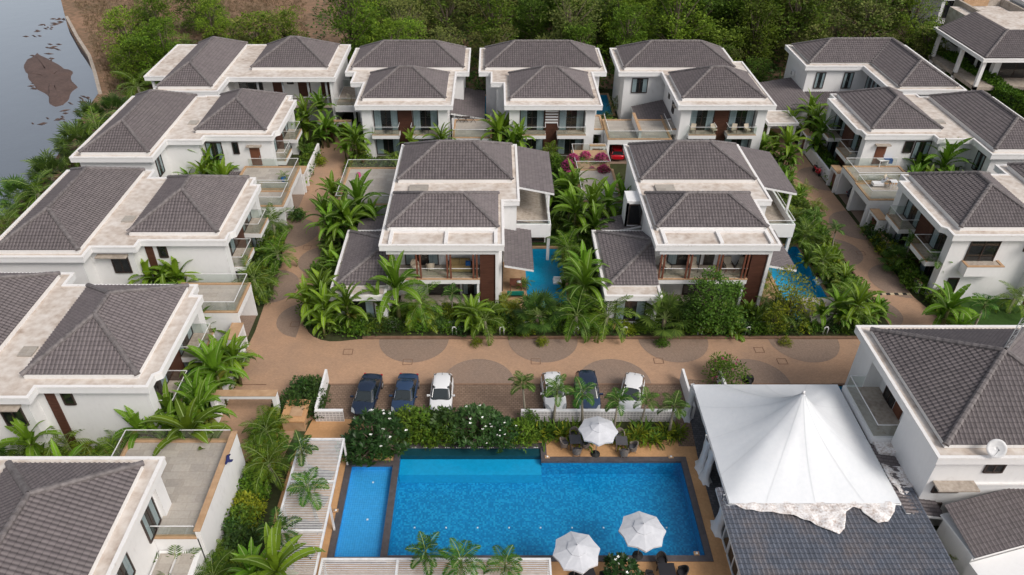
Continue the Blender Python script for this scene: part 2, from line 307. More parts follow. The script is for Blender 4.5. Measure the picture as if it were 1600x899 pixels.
def slab(parent, poly, z0=6.5, z1=7.0, rim=.2, rh=.09, name='flat_roof'):
    b = MB(); b.prism(poly, z0, z1, 0, 1); outer, inner = offset(poly, rim); outer2 = offset(poly, -.03)[1]; n = len(outer)
    b.build(name, [M['white'], M['stain']], parent)
    r = MB()
    for i in range(n):
        j = (i + 1) % n
        A, B, C_, D_ = outer2[i], outer2[j], inner[j], inner[i]
        r.poly([(*A, z1 - .05), (*B, z1 - .05), (*C_, z1 - .05), (*D_, z1 - .05), (*A, z1 + rh), (*B, z1 + rh), (*C_, z1 + rh), (*D_, z1 + rh)],
               [(4, 5, 6, 7), (0, 1, 5, 4), (2, 3, 7, 6), (0, 3, 2, 1)])
    r.build('parapet_rim', M['rim'], parent)
TW, TC = .285, .34
_uo = [0]
def slope(b, o, e, i, s_, L, m, rng, mi=0, up=0.055):
    """one tiled slope: origin o on the eave, unit e along it, i horizontally inwards, s_ = tan(pitch); rng(t)->(lo,hi)"""
    o, e, i = Vector(o), Vector(e), Vector(i); ln = math.sqrt(1 + s_ * s_); nr = max(2, int(round(m * ln / TC))); nt_ = max(2, int(round(L / TW))); tw = L / nt_
    us = []; prof = [(0, 0.0), (.3, 0.0), (.55, 1), (.8, .9)]
    for k in range(nt_):
        for q, h in prof: us.append(((k + q) * tw, h))
    us.append((L, 0)); _uo[0] += 97
    nrm = (Vector((0, 0, 1)) - i * s_).normalized()
    for r in range(nr):
        t0, t1 = m * r / nr, m * (r + 1) / nr; a0, c0 = rng(t0); a1, c1 = rng(t1)
        bot = []; top = []; base_ = []
        for u, h in us:
            ub = min(max(u, a0), c0); ut = min(max(u, a1), c1)
            pb = o + e * ub + i * t0 + Vector((0, 0, t0 * s_)); pt = o + e * ut + i * t1 + Vector((0, 0, t1 * s_))
            base_.append(pb); bot.append(pb + nrm * (up + .05 * h)); top.append(pt + nrm * (.02 + .05 * h))
        for k in range(len(us) - 1):
            if us[k + 1][0] <= a0 or us[k][0] >= c0: continue
            uu0, uu1 = us[k][0] / tw + _uo[0], us[k + 1][0] / tw + _uo[0] - 1e-4
            b.face([bot[k], bot[k + 1], top[k + 1], top[k]], mi, [(uu0, r + .01), (uu1, r + .01), (uu1, r + .99), (uu0, r + .99)])
            b.face([base_[k], base_[k + 1], bot[k + 1], bot[k]], mi, [(uu0, r + .01), (uu1, r + .01), (uu1, r + .02), (uu0, r + .02)])
def caps(b, p0, p1, r=.19):
    p0, p1 = Vector(p0), Vector(p1); L = (p1 - p0).length; n = max(1, int(L / .42)); t = (p1 - p0) / L
    side = t.cross(Vector((0, 0, 1))).normalized(); upv = side.cross(t)
    for k in range(n):
        a, c = p0 + t * (L * k / n - .03), p0 + t * (L * (k + 1) / n); ra, rb = r * 1.12, r * .92; vs = []
        for (c_, rr) in ((a, ra), (c, rb)):
            for q in range(6):
                an = -.35 + q / 5 * (math.pi + .7); vs.append(c_ + side * math.cos(an) * rr + upv * (math.sin(an) * rr * .85 + .05))
        b.poly(vs, [(q, q + 1, 7 + q, 6 + q) for q in range(5)] + [(0, 1, 2, 3, 4, 5)], 0, False)
def hip(parent, X0, Y0, X1, Y1, z=7.38, s_=.55, up0=7.0, mat=None, name='hip_roof', curb=True):
    W, D = X1 - X0, Y1 - Y0; m = min(W, D) / 2; b = MB()
    slope(b, (X0, Y0, z), (1, 0, 0), (0, 1, 0), s_, W, m, lambda t: (t, W - t))
    slope(b, (X1, Y1, z), (-1, 0, 0), (0, -1, 0), s_, W, m, lambda t: (t, W - t))
    slope(b, (X0, Y1, z), (0, -1, 0), (1, 0, 0), s_, D, m, lambda t: (t, D - t))
    slope(b, (X1, Y0, z), (0, 1, 0), (-1, 0, 0), s_, D, m, lambda t: (t, D - t))
    r = b.build(name, mat or M['tile'], parent); zt = z + m * s_
    if W >= D: A, B = (X0 + m, Y0 + m, zt), (X1 - m, Y0 + m, zt)
    else: A, B = (X0 + m, Y0 + m, zt), (X0 + m, Y1 - m, zt)
    c = MB()
    corners = [(X0, Y0, z), (X1, Y0, z), (X1, Y1, z), (X0, Y1, z)]
    for k, q in enumerate(corners):
        if W >= D: e = A if k in (0, 3) else B
        else: e = A if k in (0, 1) else B
        caps(c, q, e)
    if (Vector(A) - Vector(B)).length > .3: caps(c, A, B, .18)
    c.build('ridge_tiles', M['ridge'], r)
    if curb:
        k = MB(); i_ = .015; t_ = .25
        for bx in ((X0 + i_, Y0 + i_, X1 - i_, Y0 + i_ + t_), (X0 + i_, Y1 - i_ - t_, X1 - i_, Y1 - i_), (X0 + i_, Y0 + i_ + t_, X0 + i_ + t_, Y1 - i_ - t_), (X1 - i_ - t_, Y0 + i_ + t_, X1 - i_, Y1 - i_ - t_)):
            k.box(bx[0], bx[1], up0 - .02, bx[2], bx[3], z + .02)
        k.build('roof_kerb', M['rim'], parent)
    return r
def shed(parent, X0, Y0, X1, Y1, zl, zr, axis='X', mat=None, fascia=True, name='lean_to_roof'):
    "single slope; axis X: zl at X0, zr at X1; axis Y: zl at Y0, zr at Y1"
    b = MB(); W, D = X1 - X0, Y1 - Y0
    if axis == 'X':
        s_ = abs(zl - zr) / W
        if zr < zl: slope(b, (X1, Y0, zr), (0, 1, 0), (-1, 0, 0), s_, D, W, lambda t: (0, D))
        else: slope(b, (X0, Y1, zl), (0, -1, 0), (1, 0, 0), s_, D, W, lambda t: (0, D))
        pts = [(X0, Y0, zl), (X1, Y0, zr), (X1, Y1, zr), (X0, Y1, zl)]
    else:
        s_ = abs(zl - zr) / D
        if zl < zr: slope(b, (X0, Y0, zl), (1, 0, 0), (0, 1, 0), s_, W, D, lambda t: (0, W))
        else: slope(b, (X1, Y1, zr), (-1, 0, 0), (0, -1, 0), s_, W, D, lambda t: (0, W))
        pts = [(X0, Y0, zl), (X1, Y0, zl), (X1, Y1, zr), (X0, Y1, zr)]
    r = b.build(name, mat or M['tile'], parent)
    f = MB(); f.poly([(x, y, z - .2) for x, y, z in pts] + [(x, y, z + .0) for x, y, z in pts], [(0, 3, 2, 1), (4, 5, 6, 7), (0, 1, 5, 4), (1, 2, 6, 5), (2, 3, 7, 6), (3, 0, 4, 7)])
    f.build('fascia', M['white'], r)
    return r

# face mapping: a along, o outward, z up
def FM(kind, c):
    if kind == 'F': return lambda a, o, z: (a, c - o, z)
    if kind == 'R': return lambda a, o, z: (c + o, a, z)
    if kind == 'L': return lambda a, o, z: (c - o, a, z)
def fb(b, F, a0, a1, o0, o1, z0, z1, mi=0):
    p, q = F(a0, o0, z0), F(a1, o1, z1); b.box(p[0], p[1], p[2], q[0], q[1], q[2], mi)
def window(parent, F, a0, a1, z0, z1, curt=True, mull=1, name='window', frame='frame', lite=.5):
    if a0 > a1: a0, a1 = a1, a0
    f = MB(); t = .09
    fb(f, F, a0 - t, a0, 0, .10, z0 - t, z1 + t); fb(f, F, a1, a1 + t, 0, .10, z0 - t, z1 + t)
    fb(f, F, a0, a1, 0, .10, z1, z1 + t); fb(f, F, a0, a1, 0, .12, z0 - t, z0)
    for k in range(mull):
        c = a0 + (a1 - a0) * (k + 1) / (mull + 1); fb(f, F, c - .045, c + .045, 0, .09, z0, z1)
    fo = f.build(name, M[frame], parent)
    g = MB(); g.face([F(a0, .07, z0), F(a1, .07, z0), F(a1, .07, z1), F(a0, .07, z1)]); g.build('pane', M['glass'], fo)
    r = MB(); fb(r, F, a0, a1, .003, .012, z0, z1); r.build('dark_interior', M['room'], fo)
    if curt:
        c = MB(); w_ = (a1 - a0) * .28
        for (x0, x1) in ((a0, a0 + w_), (a1 - w_, a1)):
            n = max(3, int((x1 - x0) / .09))
            for k in range(n):
                fb(c, F, x0 + (x1 - x0) * k / n, x0 + (x1 - x0) * (k + 1) / n, .02, .035 if k % 2 else .05, z0, z1)
        c.build('curtain', M['curtain'], fo)
    return fo
def panel(parent, F, a0, a1, z0, z1, o=.06, mat='timber', name='timber_panel'):
    b = MB(); a0, a1 = min(a0, a1), max(a0, a1)
    n = max(2, int((z1 - z0) / .14))
    fb(b, F, a0, a1, 0, o, z0, z1)
    for k in range(n): fb(b, F, a0 + .002, a1 - .002, o, o + .02, z0 + (z1 - z0) * k / n + .015, z0 + (z1 - z0) * (k + 1) / n - .015)
    return b.build(name, M[mat], parent)
def door(parent, F, a0, a1, z0, z1, mat='door'):
    b = MB(); a0, a1 = min(a0, a1), max(a0, a1); fb(b, F, a0, a1, 0, .05, z0, z1); fb(b, F, a0 + .12, a1 - .12, .05, .065, z0 + .2, z1 - .15)
    o = b.build('door', M[mat], parent); h = MB(); fb(h, F, a1 - .12, a1 - .08, .065, .12, z0 + .95, z0 + 1.15); h.build('handle', M['grey'], o); return o
def railing(parent, pts, z, h=1.0, name='glass_railing'):
    b = MB(); r = MB()
    for (x0, y0), (x1, y1) in zip(pts, pts[1:]):
        if abs(x0 - x1) < .01: b.face([(x0, y0, z), (x0, y1, z), (x0, y1, z + h), (x0, y0, z + h)]); r.box(x0 - .025, y0, z + h, x0 + .025, y1, z + h + .04)
        else: b.face([(x0, y0, z), (x1, y0, z), (x1, y0, z + h), (x0, y0, z + h)]); r.box(x0, y0 - .025, z + h, x1, y0 + .025, z + h + .04)
    o = b.build(name, M['rail'], parent); r.build('handrail', M['metal'], o); return o
def balcony(parent, F, a0, a1, z=3.4, d_=1.25, th=.45):
    a0, a1 = min(a0, a1), max(a0, a1)
    b = MB(); fb(b, F, a0, a1, -.02, d_, z - th, z)
    o = b.build('balcony', M['white'], parent)
    f = MB(); fb(f, F, a0 + .02, a1 - .02, 0, d_ - .14, z, z + .02); f.build('floor', M['stain2'], o)
    c = MB(); fb(c, F, a0, a1, d_ - .14, d_ + .01, z, z + .06); c.build('coping', M['coping'], o)
    p = [F(a0 + .06, 0, 0)[:2], F(a0 + .06, d_ - .06, 0)[:2], F(a1 - .06, d_ - .06, 0)[:2], F(a1 - .06, 0, 0)[:2]]
    railing(o, p, z + .06, .95)
def hood(parent, F, a0, a1, z, d_=.7):
    b = MB(); fb(b, F, min(a0, a1), max(a0, a1), -.02, d_, z, z + .12); b.build('window_hood', M['stain2'], parent)
def ac_unit(parent, F, a, z):
    b = MB(); fb(b, F, a, a + .85, .1, .42, z, z + .6); o = b.build('air_conditioner', M['metal'], parent)
    g = MB(); fb(g, F, a + .1, a + .55, .42, .44, z + .08, z + .52); g.build('fan_grille', M['grey'], o)

# ------------------------------------------------------------------ ground, river, roads
RIV = [P(93, -60), P(95, 0), P(105, 40), P(122, 70), P(140, 95), P(148, 120), P(154, 146), P(140, 165), P(118, 200), P(92, 240), P(60, 285), P(25, 320), P(-40, 380)]
river_poly = RIV + [(-90, 30), (-260, 30), (-260, 260), RIV[0][0:1] + (260,)]
river_poly[-1] = (RIV[0][0] - 10, 260)
POOLS = {'main': [(-6.7, 27.9), (13.2, 27.9), (13.2, 35.5), (3.35, 35.5), (3.35, 36.8), (-6.7, 36.8)], 'kid': rect(-10.0, 27.8, -7.05, 35.15),
         'm1': rect(3.0, 53.2, 6.7, 63.2), 'm2': [(26.4, 50.9), (30.6, 50.9), (30.6, 63.6), (26.4, 63.6)],
         'b': rect(-3.4, 95.5, -.2, 103.5), 'd': rect(13.9, 96.5, 16.3, 104.0), 'br': rect(26.9, 42.15, 27.9, 43.3)}
ground_outer = [(320, -60), (320, 400), (-110, 400), (RIV[0][0] - 10, 260)] + RIV + [(-90, 30), (-150, -60)]
sheet('ground', ground_outer, 0, M['forest_floor'], [p for p in POOLS.values()], drop=None)
bank = MB()
for a, b_ in zip(RIV, RIV[1:]):
    bank.poly([(*a, 0.0), (*b_, 0.0), (*b_, -2.2), (*a, -2.2)], [(0, 1, 2, 3)])
bank.build('river_bank', M['mud'])['kind'] = 'structure'
rb = sheet('river_bed', rect(-300, -60, -30, 420), -1.7, M['bed'])
sheet('river_water', rect(-299, -59, -31, 419), -.75, M['river'])
# stone edging wall along the dry bank
bw = MB(); pts = [P(105, 30), P(122, 62), P(141, 92), P(150, 120), P(157, 148)]
for a, b_ in zip(pts, pts[1:]):
    A, B = Vector(a), Vector(b_); t = (B - A).normalized(); n_ = Vector((-t.y, t.x)) * .25
    bw.poly([(*(A - n_), -1.2), (*(B - n_), -1.2), (*(B + n_), -1.2), (*(A + n_), -1.2), (*(A - n_), .5), (*(B - n_), .5), (*(B + n_), .5), (*(A + n_), .5)],
            [(4, 5, 6, 7), (0, 1, 5, 4), (2, 3, 7, 6), (1, 2, 6, 5), (3, 0, 4, 7)])
tag(bw.build('retaining_wall', M['stain2']), 'low stained stone retaining wall along the dry riverbank', 'wall')
# mud bank
mp0 = [P(x, y, -.6) for x, y in [(42, 92), (60, 82), (75, 92), (92, 102), (108, 108), (112, 118), (119, 136), (108, 150), (100, 164), (86, 166), (74, 152), (58, 138), (46, 124), (38, 112)]]
mp = [(mp0[k // 5][0] * (1 - k % 5 / 5) + mp0[(k // 5 + 1) % 14][0] * (k % 5 / 5), mp0[k // 5][1] * (1 - k % 5 / 5) + mp0[(k // 5 + 1) % 14][1] * (k % 5 / 5)) for k in range(70)]
mb = MB(); c = (sum(p[0] for p in mp) / 70, sum(p[1] for p in mp) / 70); n = len(mp); vs = []
for k, (f_, z) in enumerate(((1.06, -.9), (.97, -.68), (.7, -.55), (.35, -.48))):
    for p in mp: vs.append((c[0] + (p[0] - c[0]) * f_ + .22 * math.sin(len(vs) * .9), c[1] + (p[1] - c[1]) * f_ + .3 * math.sin(len(vs) * .63), z + (random.uniform(-.05, .05) if k > 1 else 0)))
fs = [(k * n + i, k * n + (i + 1) % n, (k + 1) * n + (i + 1) % n, (k + 1) * n + i) for k in range(3) for i in range(n)] + [tuple(3 * n + i for i in range(n))]
mb.poly(vs, fs, 0, True); mb.build('mud_bank', M['mud'])['kind'] = 'structure'
db = MB()
for (x, y, s_) in [(60, 52, 2.2), (66, 48, 1.8), (72, 42, 2.2), (80, 35, 2.6), (85, 33, 2), (73, 80, 2.2), (80, 76, 2.4), (84, 92, 1), (44, 138, 2), (63, 190, 1.2), (100, 180, 1.6), (104, 184, 1.4), (125, 155, 2), (130, 158, 1.4)]:
    X, Y = P(x, y, -.7)
    for k in range(4):
        a = random.uniform(-.7, .7); l_ = random.uniform(.12, .45) * s_; X2, Y2 = X + random.uniform(-1, 1) * s_ * .7, Y + random.uniform(-1, 1) * s_ * 1.1
        db.tube([(X2 - l_ * math.cos(a), Y2 - l_ * math.sin(a), -.76), (X2, Y2, -.68), (X2 + l_ * math.cos(a), Y2 + l_ * math.sin(a), -.76)], [.03, .09, .03], 5)
tag(db.build('driftwood', M['mud']), 'loose dark weeds and driftwood scattered on the river', 'driftwood', kind='stuff')

# garden soil around the villas, then paving
gs = sheet('garden_ground', [(-43, 24), (52, 24), (62, 60), (62, 106), (-30, 106), (-46, 105), (-44, 60)], .012, M['soil'], [p for p in POOLS.values()])
def arc(cx, cy, r, a0, a1, n=8): return [(cx + r * math.cos(R(a0 + (a1 - a0) * k / n)), cy + r * math.sin(R(a0 + (a1 - a0) * k / n))) for k in range(n + 1)]
road = [(-21.4, 35.5), (-15.0, 35.5), (-14.6, 38.5), (-13.3, 40.0), (-13.3, 43.45), (48, 43.45), (48, 48.6)] \
    + [(41.5, 49.2), (39.6, 50.6), (38.4, 55), (38.3, 62), (38.2, 75), (38.2, 92), (33.6, 92), (33.8, 80), (34.2, 70), (34.4, 60), (34.6, 54)] + arc(32.2, 51.2, 2.3, 10, -85, 5) \
    + [(-11.5, 48.9)] + arc(-13.6, 51.5, 2.9, -80, -180, 6) + [(-16.9, 56), (-17.1, 66), (-16.9, 75), (-16.9, 88.5), (-21.8, 90), (-21.5, 70), (-21.0, 60), (-20.6, 50)]
sheet('road', road, .03, M['road'])
pb = MB()
def disc(x, y, r, a0=0, a1=360, hole=None):
    pts = arc(x, y, r, a0, a1, 28)
    if a1 - a0 < 360: pass
    pb.poly([(p[0], p[1], .045) for p in (pts if a1 - a0 < 360 else pts[:-1])], [tuple(range(len(pts) if a1 - a0 < 360 else len(pts) - 1))])
for x in (-6.8, 4.15, 15.2, 26.25): disc(x, 48.88, 2.95, 180, 360)
for x in (-1.25, 9.55, 20.6, 31.5): disc(x, 43.47, 2.9, 0, 180)
pts = [P(450, 412), P(465, 330), P(492, 402), P(478, 462)]
def blob(cx, cy, r, x0, x1):
    q = [(min(max(p[0], x0), x1), p[1]) for p in arc(cx, cy, r, 0, 360, 28)[:-1]]
    o = []
    for p in q:
        if not o or abs(p[0] - o[-1][0]) + abs(p[1] - o[-1][1]) > .02: o.append(p)
    pb.poly([(p[0], p[1], .045) for p in o], [tuple(range(len(o)))])
blob(-20.9, 56.6, 2.7, -20.95, -17); blob(-16.6, 60.9, 2.6, -21, -17.0); blob(-21.2, 66.0, 3.0, -21.3, -17); blob(-16.6, 51.6, 2.5, -21, -16.9)
blob(38.3, 57.5, 2.8, 34.4, 38.28); blob(34.0, 62.4, 2.6, 34.35, 38.2); blob(38.4, 67.6, 3, 34.3, 38.2); blob(34.0, 52.5, 2.2, 34.75, 38.2); blob(38.4, 78, 3, 34, 38.15)
pb.build('paved_circles', M['circle'])['kind'] = 'structure'
mc = MB()
for (x, y) in [(461, 508), (544, 551), (637, 567), (837, 566), (1029, 565), (1222, 566), (1186, 548), (1345, 397), (476, 301), (480, 388)]:
    X, Y = P(x, y)
    for a in (0, 1, 2, 3):
        q = [(-.4, -.35, .4, -.3), (-.4, .3, .4, .35), (-.4, -.3, -.35, .3), (.35, -.3, .4, .3)][a]
        mc.box(X + q[0], Y + q[1], .046, X + q[2], Y + q[3], .054)
mc.build('manhole_frames', M['kerb'])['kind'] = 'structure'
# parking court and its drain line
sheet('parking_court', rect(-12.9, 39.6, 14.75, 43.3), .05, M['parking'])
dl = MB(); dl.box(-13.0, 43.3, .0, 27.0, 43.42, .062); dl.box(-21, 43.3, .0, -18, 43.38, .05); dl.build('drain_line', M['kerb'])['kind'] = 'structure'
kb = MB(); kb.box(-11.2, 48.95, 0, 31.8, 49.2, .16); kb.box(34.3, 53, 0, 34.45, 88, .14); kb.build('kerb', M['kerb'])['kind'] = 'structure'
hb = MB()
for k in range(9):
    if k % 2 == 0: hb.box(34.9 + k * .38, 55.2, .03, 35.28 + k * .38, 55.45, .1, 0)
    else: hb.box(34.9 + k * .38, 55.2, .03, 35.28 + k * .38, 55.45, .1, 1)
tag(hb.build('speed_bump', [plain('cream_paint', (.55, .45, .3)), M['black']]), 'cream and black striped speed bump across the right lane', 'speed bump')
# pool deck
hl = [POOLS['main'], POOLS['kid']]
sheet('pool_deck', [(-14.6, 22), (19.5, 22), (19.5, 38.2), (-9.0, 38.2), (-9, 39.6), (-13.6, 39.6), (-14.3, 36)], .035, M['deck'], hl)
sheet('side_path', [(13.3, 36.9), (15.1, 36.9), (15.1, 44), (19.5, 43.4), (14.8, 43.3), (14.8, 39.6), (13.5, 39.6)], .05, M['parking'])
sheet('slate_floor', [(14.4, 30), (18, 30), (26, 30), (26, 43.2), (15.2, 43.2), (14.7, 39.6), (14.45, 36)], .065, M['slate'])
sheet('lawn', [(40.2, 47.6), (58, 47.6), (58, 56), (40.9, 56)], .03, M['lawn'])
sheet('back_lawn', rect(3, 63.9, 8, 66.5), .03, M['lawn'])

def pool(name, key, depth, floor, wall, label, wtr=-.12, cop=.4, group=None, copmat='pcop', ct=.085):
    poly = POOLS[key]; cx = sum(p[0] for p in poly) / len(poly); cy = sum(p[1] for p in poly) / len(poly)
    root = empty('swimming_pool', (cx, cy, 0), label, 'pool', group)
    b = MB(); n = len(poly)
    b.poly([(p[0], p[1], -depth) for p in poly], [tuple(range(n))], 0)
    for i in range(n):
        a, c_ = poly[i], poly[(i + 1) % n]; b.poly([(*a, -depth), (*c_, -depth), (*c_, .04), (*a, .04)], [(3, 2, 1, 0)], 1)
    b.build('basin', [floor, wall], root)
    outer, inner = offset(poly, .02); o2 = offset(poly, -cop)[1]; r = MB()
    for i in range(n):
        j = (i + 1) % n; A, B, C_, D_ = o2[i], o2[j], inner[j], inner[i]
        r.poly([(*A, .0), (*B, .0), (*C_, -.1), (*D_, -.1), (*A, ct), (*B, ct), (*C_, ct), (*D_, ct)], [(4, 5, 6, 7), (0, 1, 5, 4), (2, 3, 7, 6)])
    r.build('coping', M[copmat], root)
    wm = MB(); wm.poly([(p[0], p[1], wtr) for p in poly], [tuple(range(n))]); wm.build('water', M['water'], root)
    return root
mpool = pool('main', 'main', 1.3, M['mosaic'], M['mosaic'], 'large blue mosaic swimming pool beside the white parasols')
quick('shallow_ledge', M['ledge'], [(-6.68, 34.7, -1.29, 3.33, 36.12, -.45)], mpool)
ot = quick('overflow_trough', [M['darktank']], [(-6.68, 36.12, -1.2, 3.33, 36.78, -.06)], mpool)
sb = MB()
for k in range(12):
    X = -5.75 + k * .78 * 1.02
    for dx in (-.12, 0, .12): sb.box(X + dx - .03, 36.70, .085, X + dx + .03, 36.76, .12)
for k in range(9):
    X = -5.3 + k * 2.1; sb.box(X - .05, 30.9, -1.3, X + .05, 31.0, -1.27)
sb.build('water_spout', M['metal'], mpool)
kp = pool('kid', 'kid', .45, M['mosaic2'], M['mosaic2'], 'narrow light blue shallow pool between the pergola and the main pool', ct=.078)
sb = MB()
for (x, y) in ((582, 748), (573, 806), (563, 868)):
    X, Y = P(x, y); sb.box(X - .06, Y - .06, -.45, X + .06, Y + .06, -.42)
sb.build('pool_light', M['metal'], kp)
g = 'private pools beside the villas'
pool('m1', 'm1', 1.1, M['privpool'], M['privpool'], 'private blue pool right of the left middle villa', copmat='coping', cop=.25, group=g)
pool('m2', 'm2', 1.1, M['privpool'], M['privpool'], 'private blue pool right of the right middle villa', copmat='coping', cop=.25, group=g)
pool('b', 'b', 1.1, M['privpool'], M['privpool'], 'small blue pool between the two left villas of the back row', copmat='coping', cop=.25, group=g)
pool('d', 'd', 1.1, M['privpool'], M['privpool'], 'small blue pool between the middle and right villas of the back row', copmat='coping', cop=.25, group=g)
pool('br', 'br', .8, M['privpool'], M['privpool'], 'tiny blue plunge pool behind the white marquee corner', copmat='kerb', cop=.15, group=g)
for (x, y, lb) in ((873, 440, 'white square inflatable mat floating in the left private pool'), (1283, 441, 'white moulded step at the edge of the right private pool')):
    X, Y = P(x, y); b = MB(); b.box(X - .55, Y - .4, -.13, X + .55, Y + .4, .12); b.box(X - .5, Y + .25, .12, X + .5, Y + .4, .3); o = b.build('pool_float', M['metal']); tag(o, lb, 'float')
    bv = o.modifiers.new('bevel', 'BEVEL'); bv.width = .1; bv.segments = 3
# ------------------------------------------------------------------ villas along the side lanes
def carport(label, cat_root_loc, X0, Y0, X1, Y1, side, bays=2, zt=3.35, group='carports with terraces', rails=True, divider=None):
    """flat-roofed carport; side 'R' opens to +X, 'L' to -X, 'F' to -Y; its roof is a tiled terrace"""
    root = empty('carport', (X0, Y0, 0), label, 'carport', group)
    b = MB(); t = .25
    if side in 'RL':
        xo = X1 if side == 'R' else X0; xi = X0 if side == 'R' else X1
        for k in range(bays + 1):
            y = Y0 + (Y1 - Y0 - t) * k / bays; b.box(X0, y, 0, X1, y + t, zt - .6)
        b.box(xi, Y0 + t, 0, xi + (t if side == 'R' else -t), Y1 - t, zt - .6)
    else:
        for k in range(bays + 1):
            x = X0 + (X1 - X0 - t) * k / bays; b.box(x, Y0, 0, x + t, Y1, zt - .6)
        b.box(X0 + t, Y1 - t, 0, X1 - t, Y1, zt - .6)
    b.build('wall', M['white'], root)
    s = MB(); s.box(X0 - .02, Y0 - .02, zt - .6, X1 + .02, Y1 + .02, zt, 0); s.build('roof_slab', M['white'], root)
    f = MB(); f.box(X0 + .25, Y0 + .25, zt, X1 - .25, Y1 - .25, zt + .03); f.build('terrace_floor', M['terrace'], root)
    c = MB(); w_ = .26
    c.box(X0 - .04, Y0 - .04, zt, X1 + .04, Y0 - .04 + w_, zt + .1); c.box(X0 - .04, Y1 + .04 - w_, zt, X1 + .04, Y1 + .04, zt + .1)
    c.box(X0 - .04, Y0 + w_ - .04, zt, X0 - .04 + w_, Y1 + .04 - w_, zt + .1); c.box(X1 + .04 - w_, Y0 + w_ - .04, zt, X1 + .04, Y1 + .04 - w_, zt + .1)
    c.build('coping', M['coping'], root)
    gf = MB(); gf.box(X0 + t, Y0 + t, .05, X1 - .02, Y1 - t, .06); gf.build('carport_floor', M['circle'], root)
    if rails:
        if side == 'R': p = [(X0 + .5, Y0 + .08), (X1 - .08, Y0 + .08), (X1 - .08, Y1 - .08), (X0 + .5, Y1 - .08)]
        elif side == 'L': p = [(X1 - .5, Y0 + .08), (X0 + .08, Y0 + .08), (X0 + .08, Y1 - .08), (X1 - .5, Y1 - .08)]
        else: p = [(X0 + .08, Y1 - .5), (X0 + .08, Y0 + .08), (X1 - .08, Y0 + .08), (X1 - .08, Y1 - .5)]
        railing(root, p, zt + .1, .95)
    if divider:
        d_ = MB(); d_.box(*divider); o = d_.build('parapet', M['white'], root)
        x0, y0, z0, x1, y1, z1 = divider; e = MB(); e.box(x0 - .03, y0 - .03, z1, x1 + .03, y1 + .03, z1 + .05); e.build('coping', M['coping'], o)
    return root

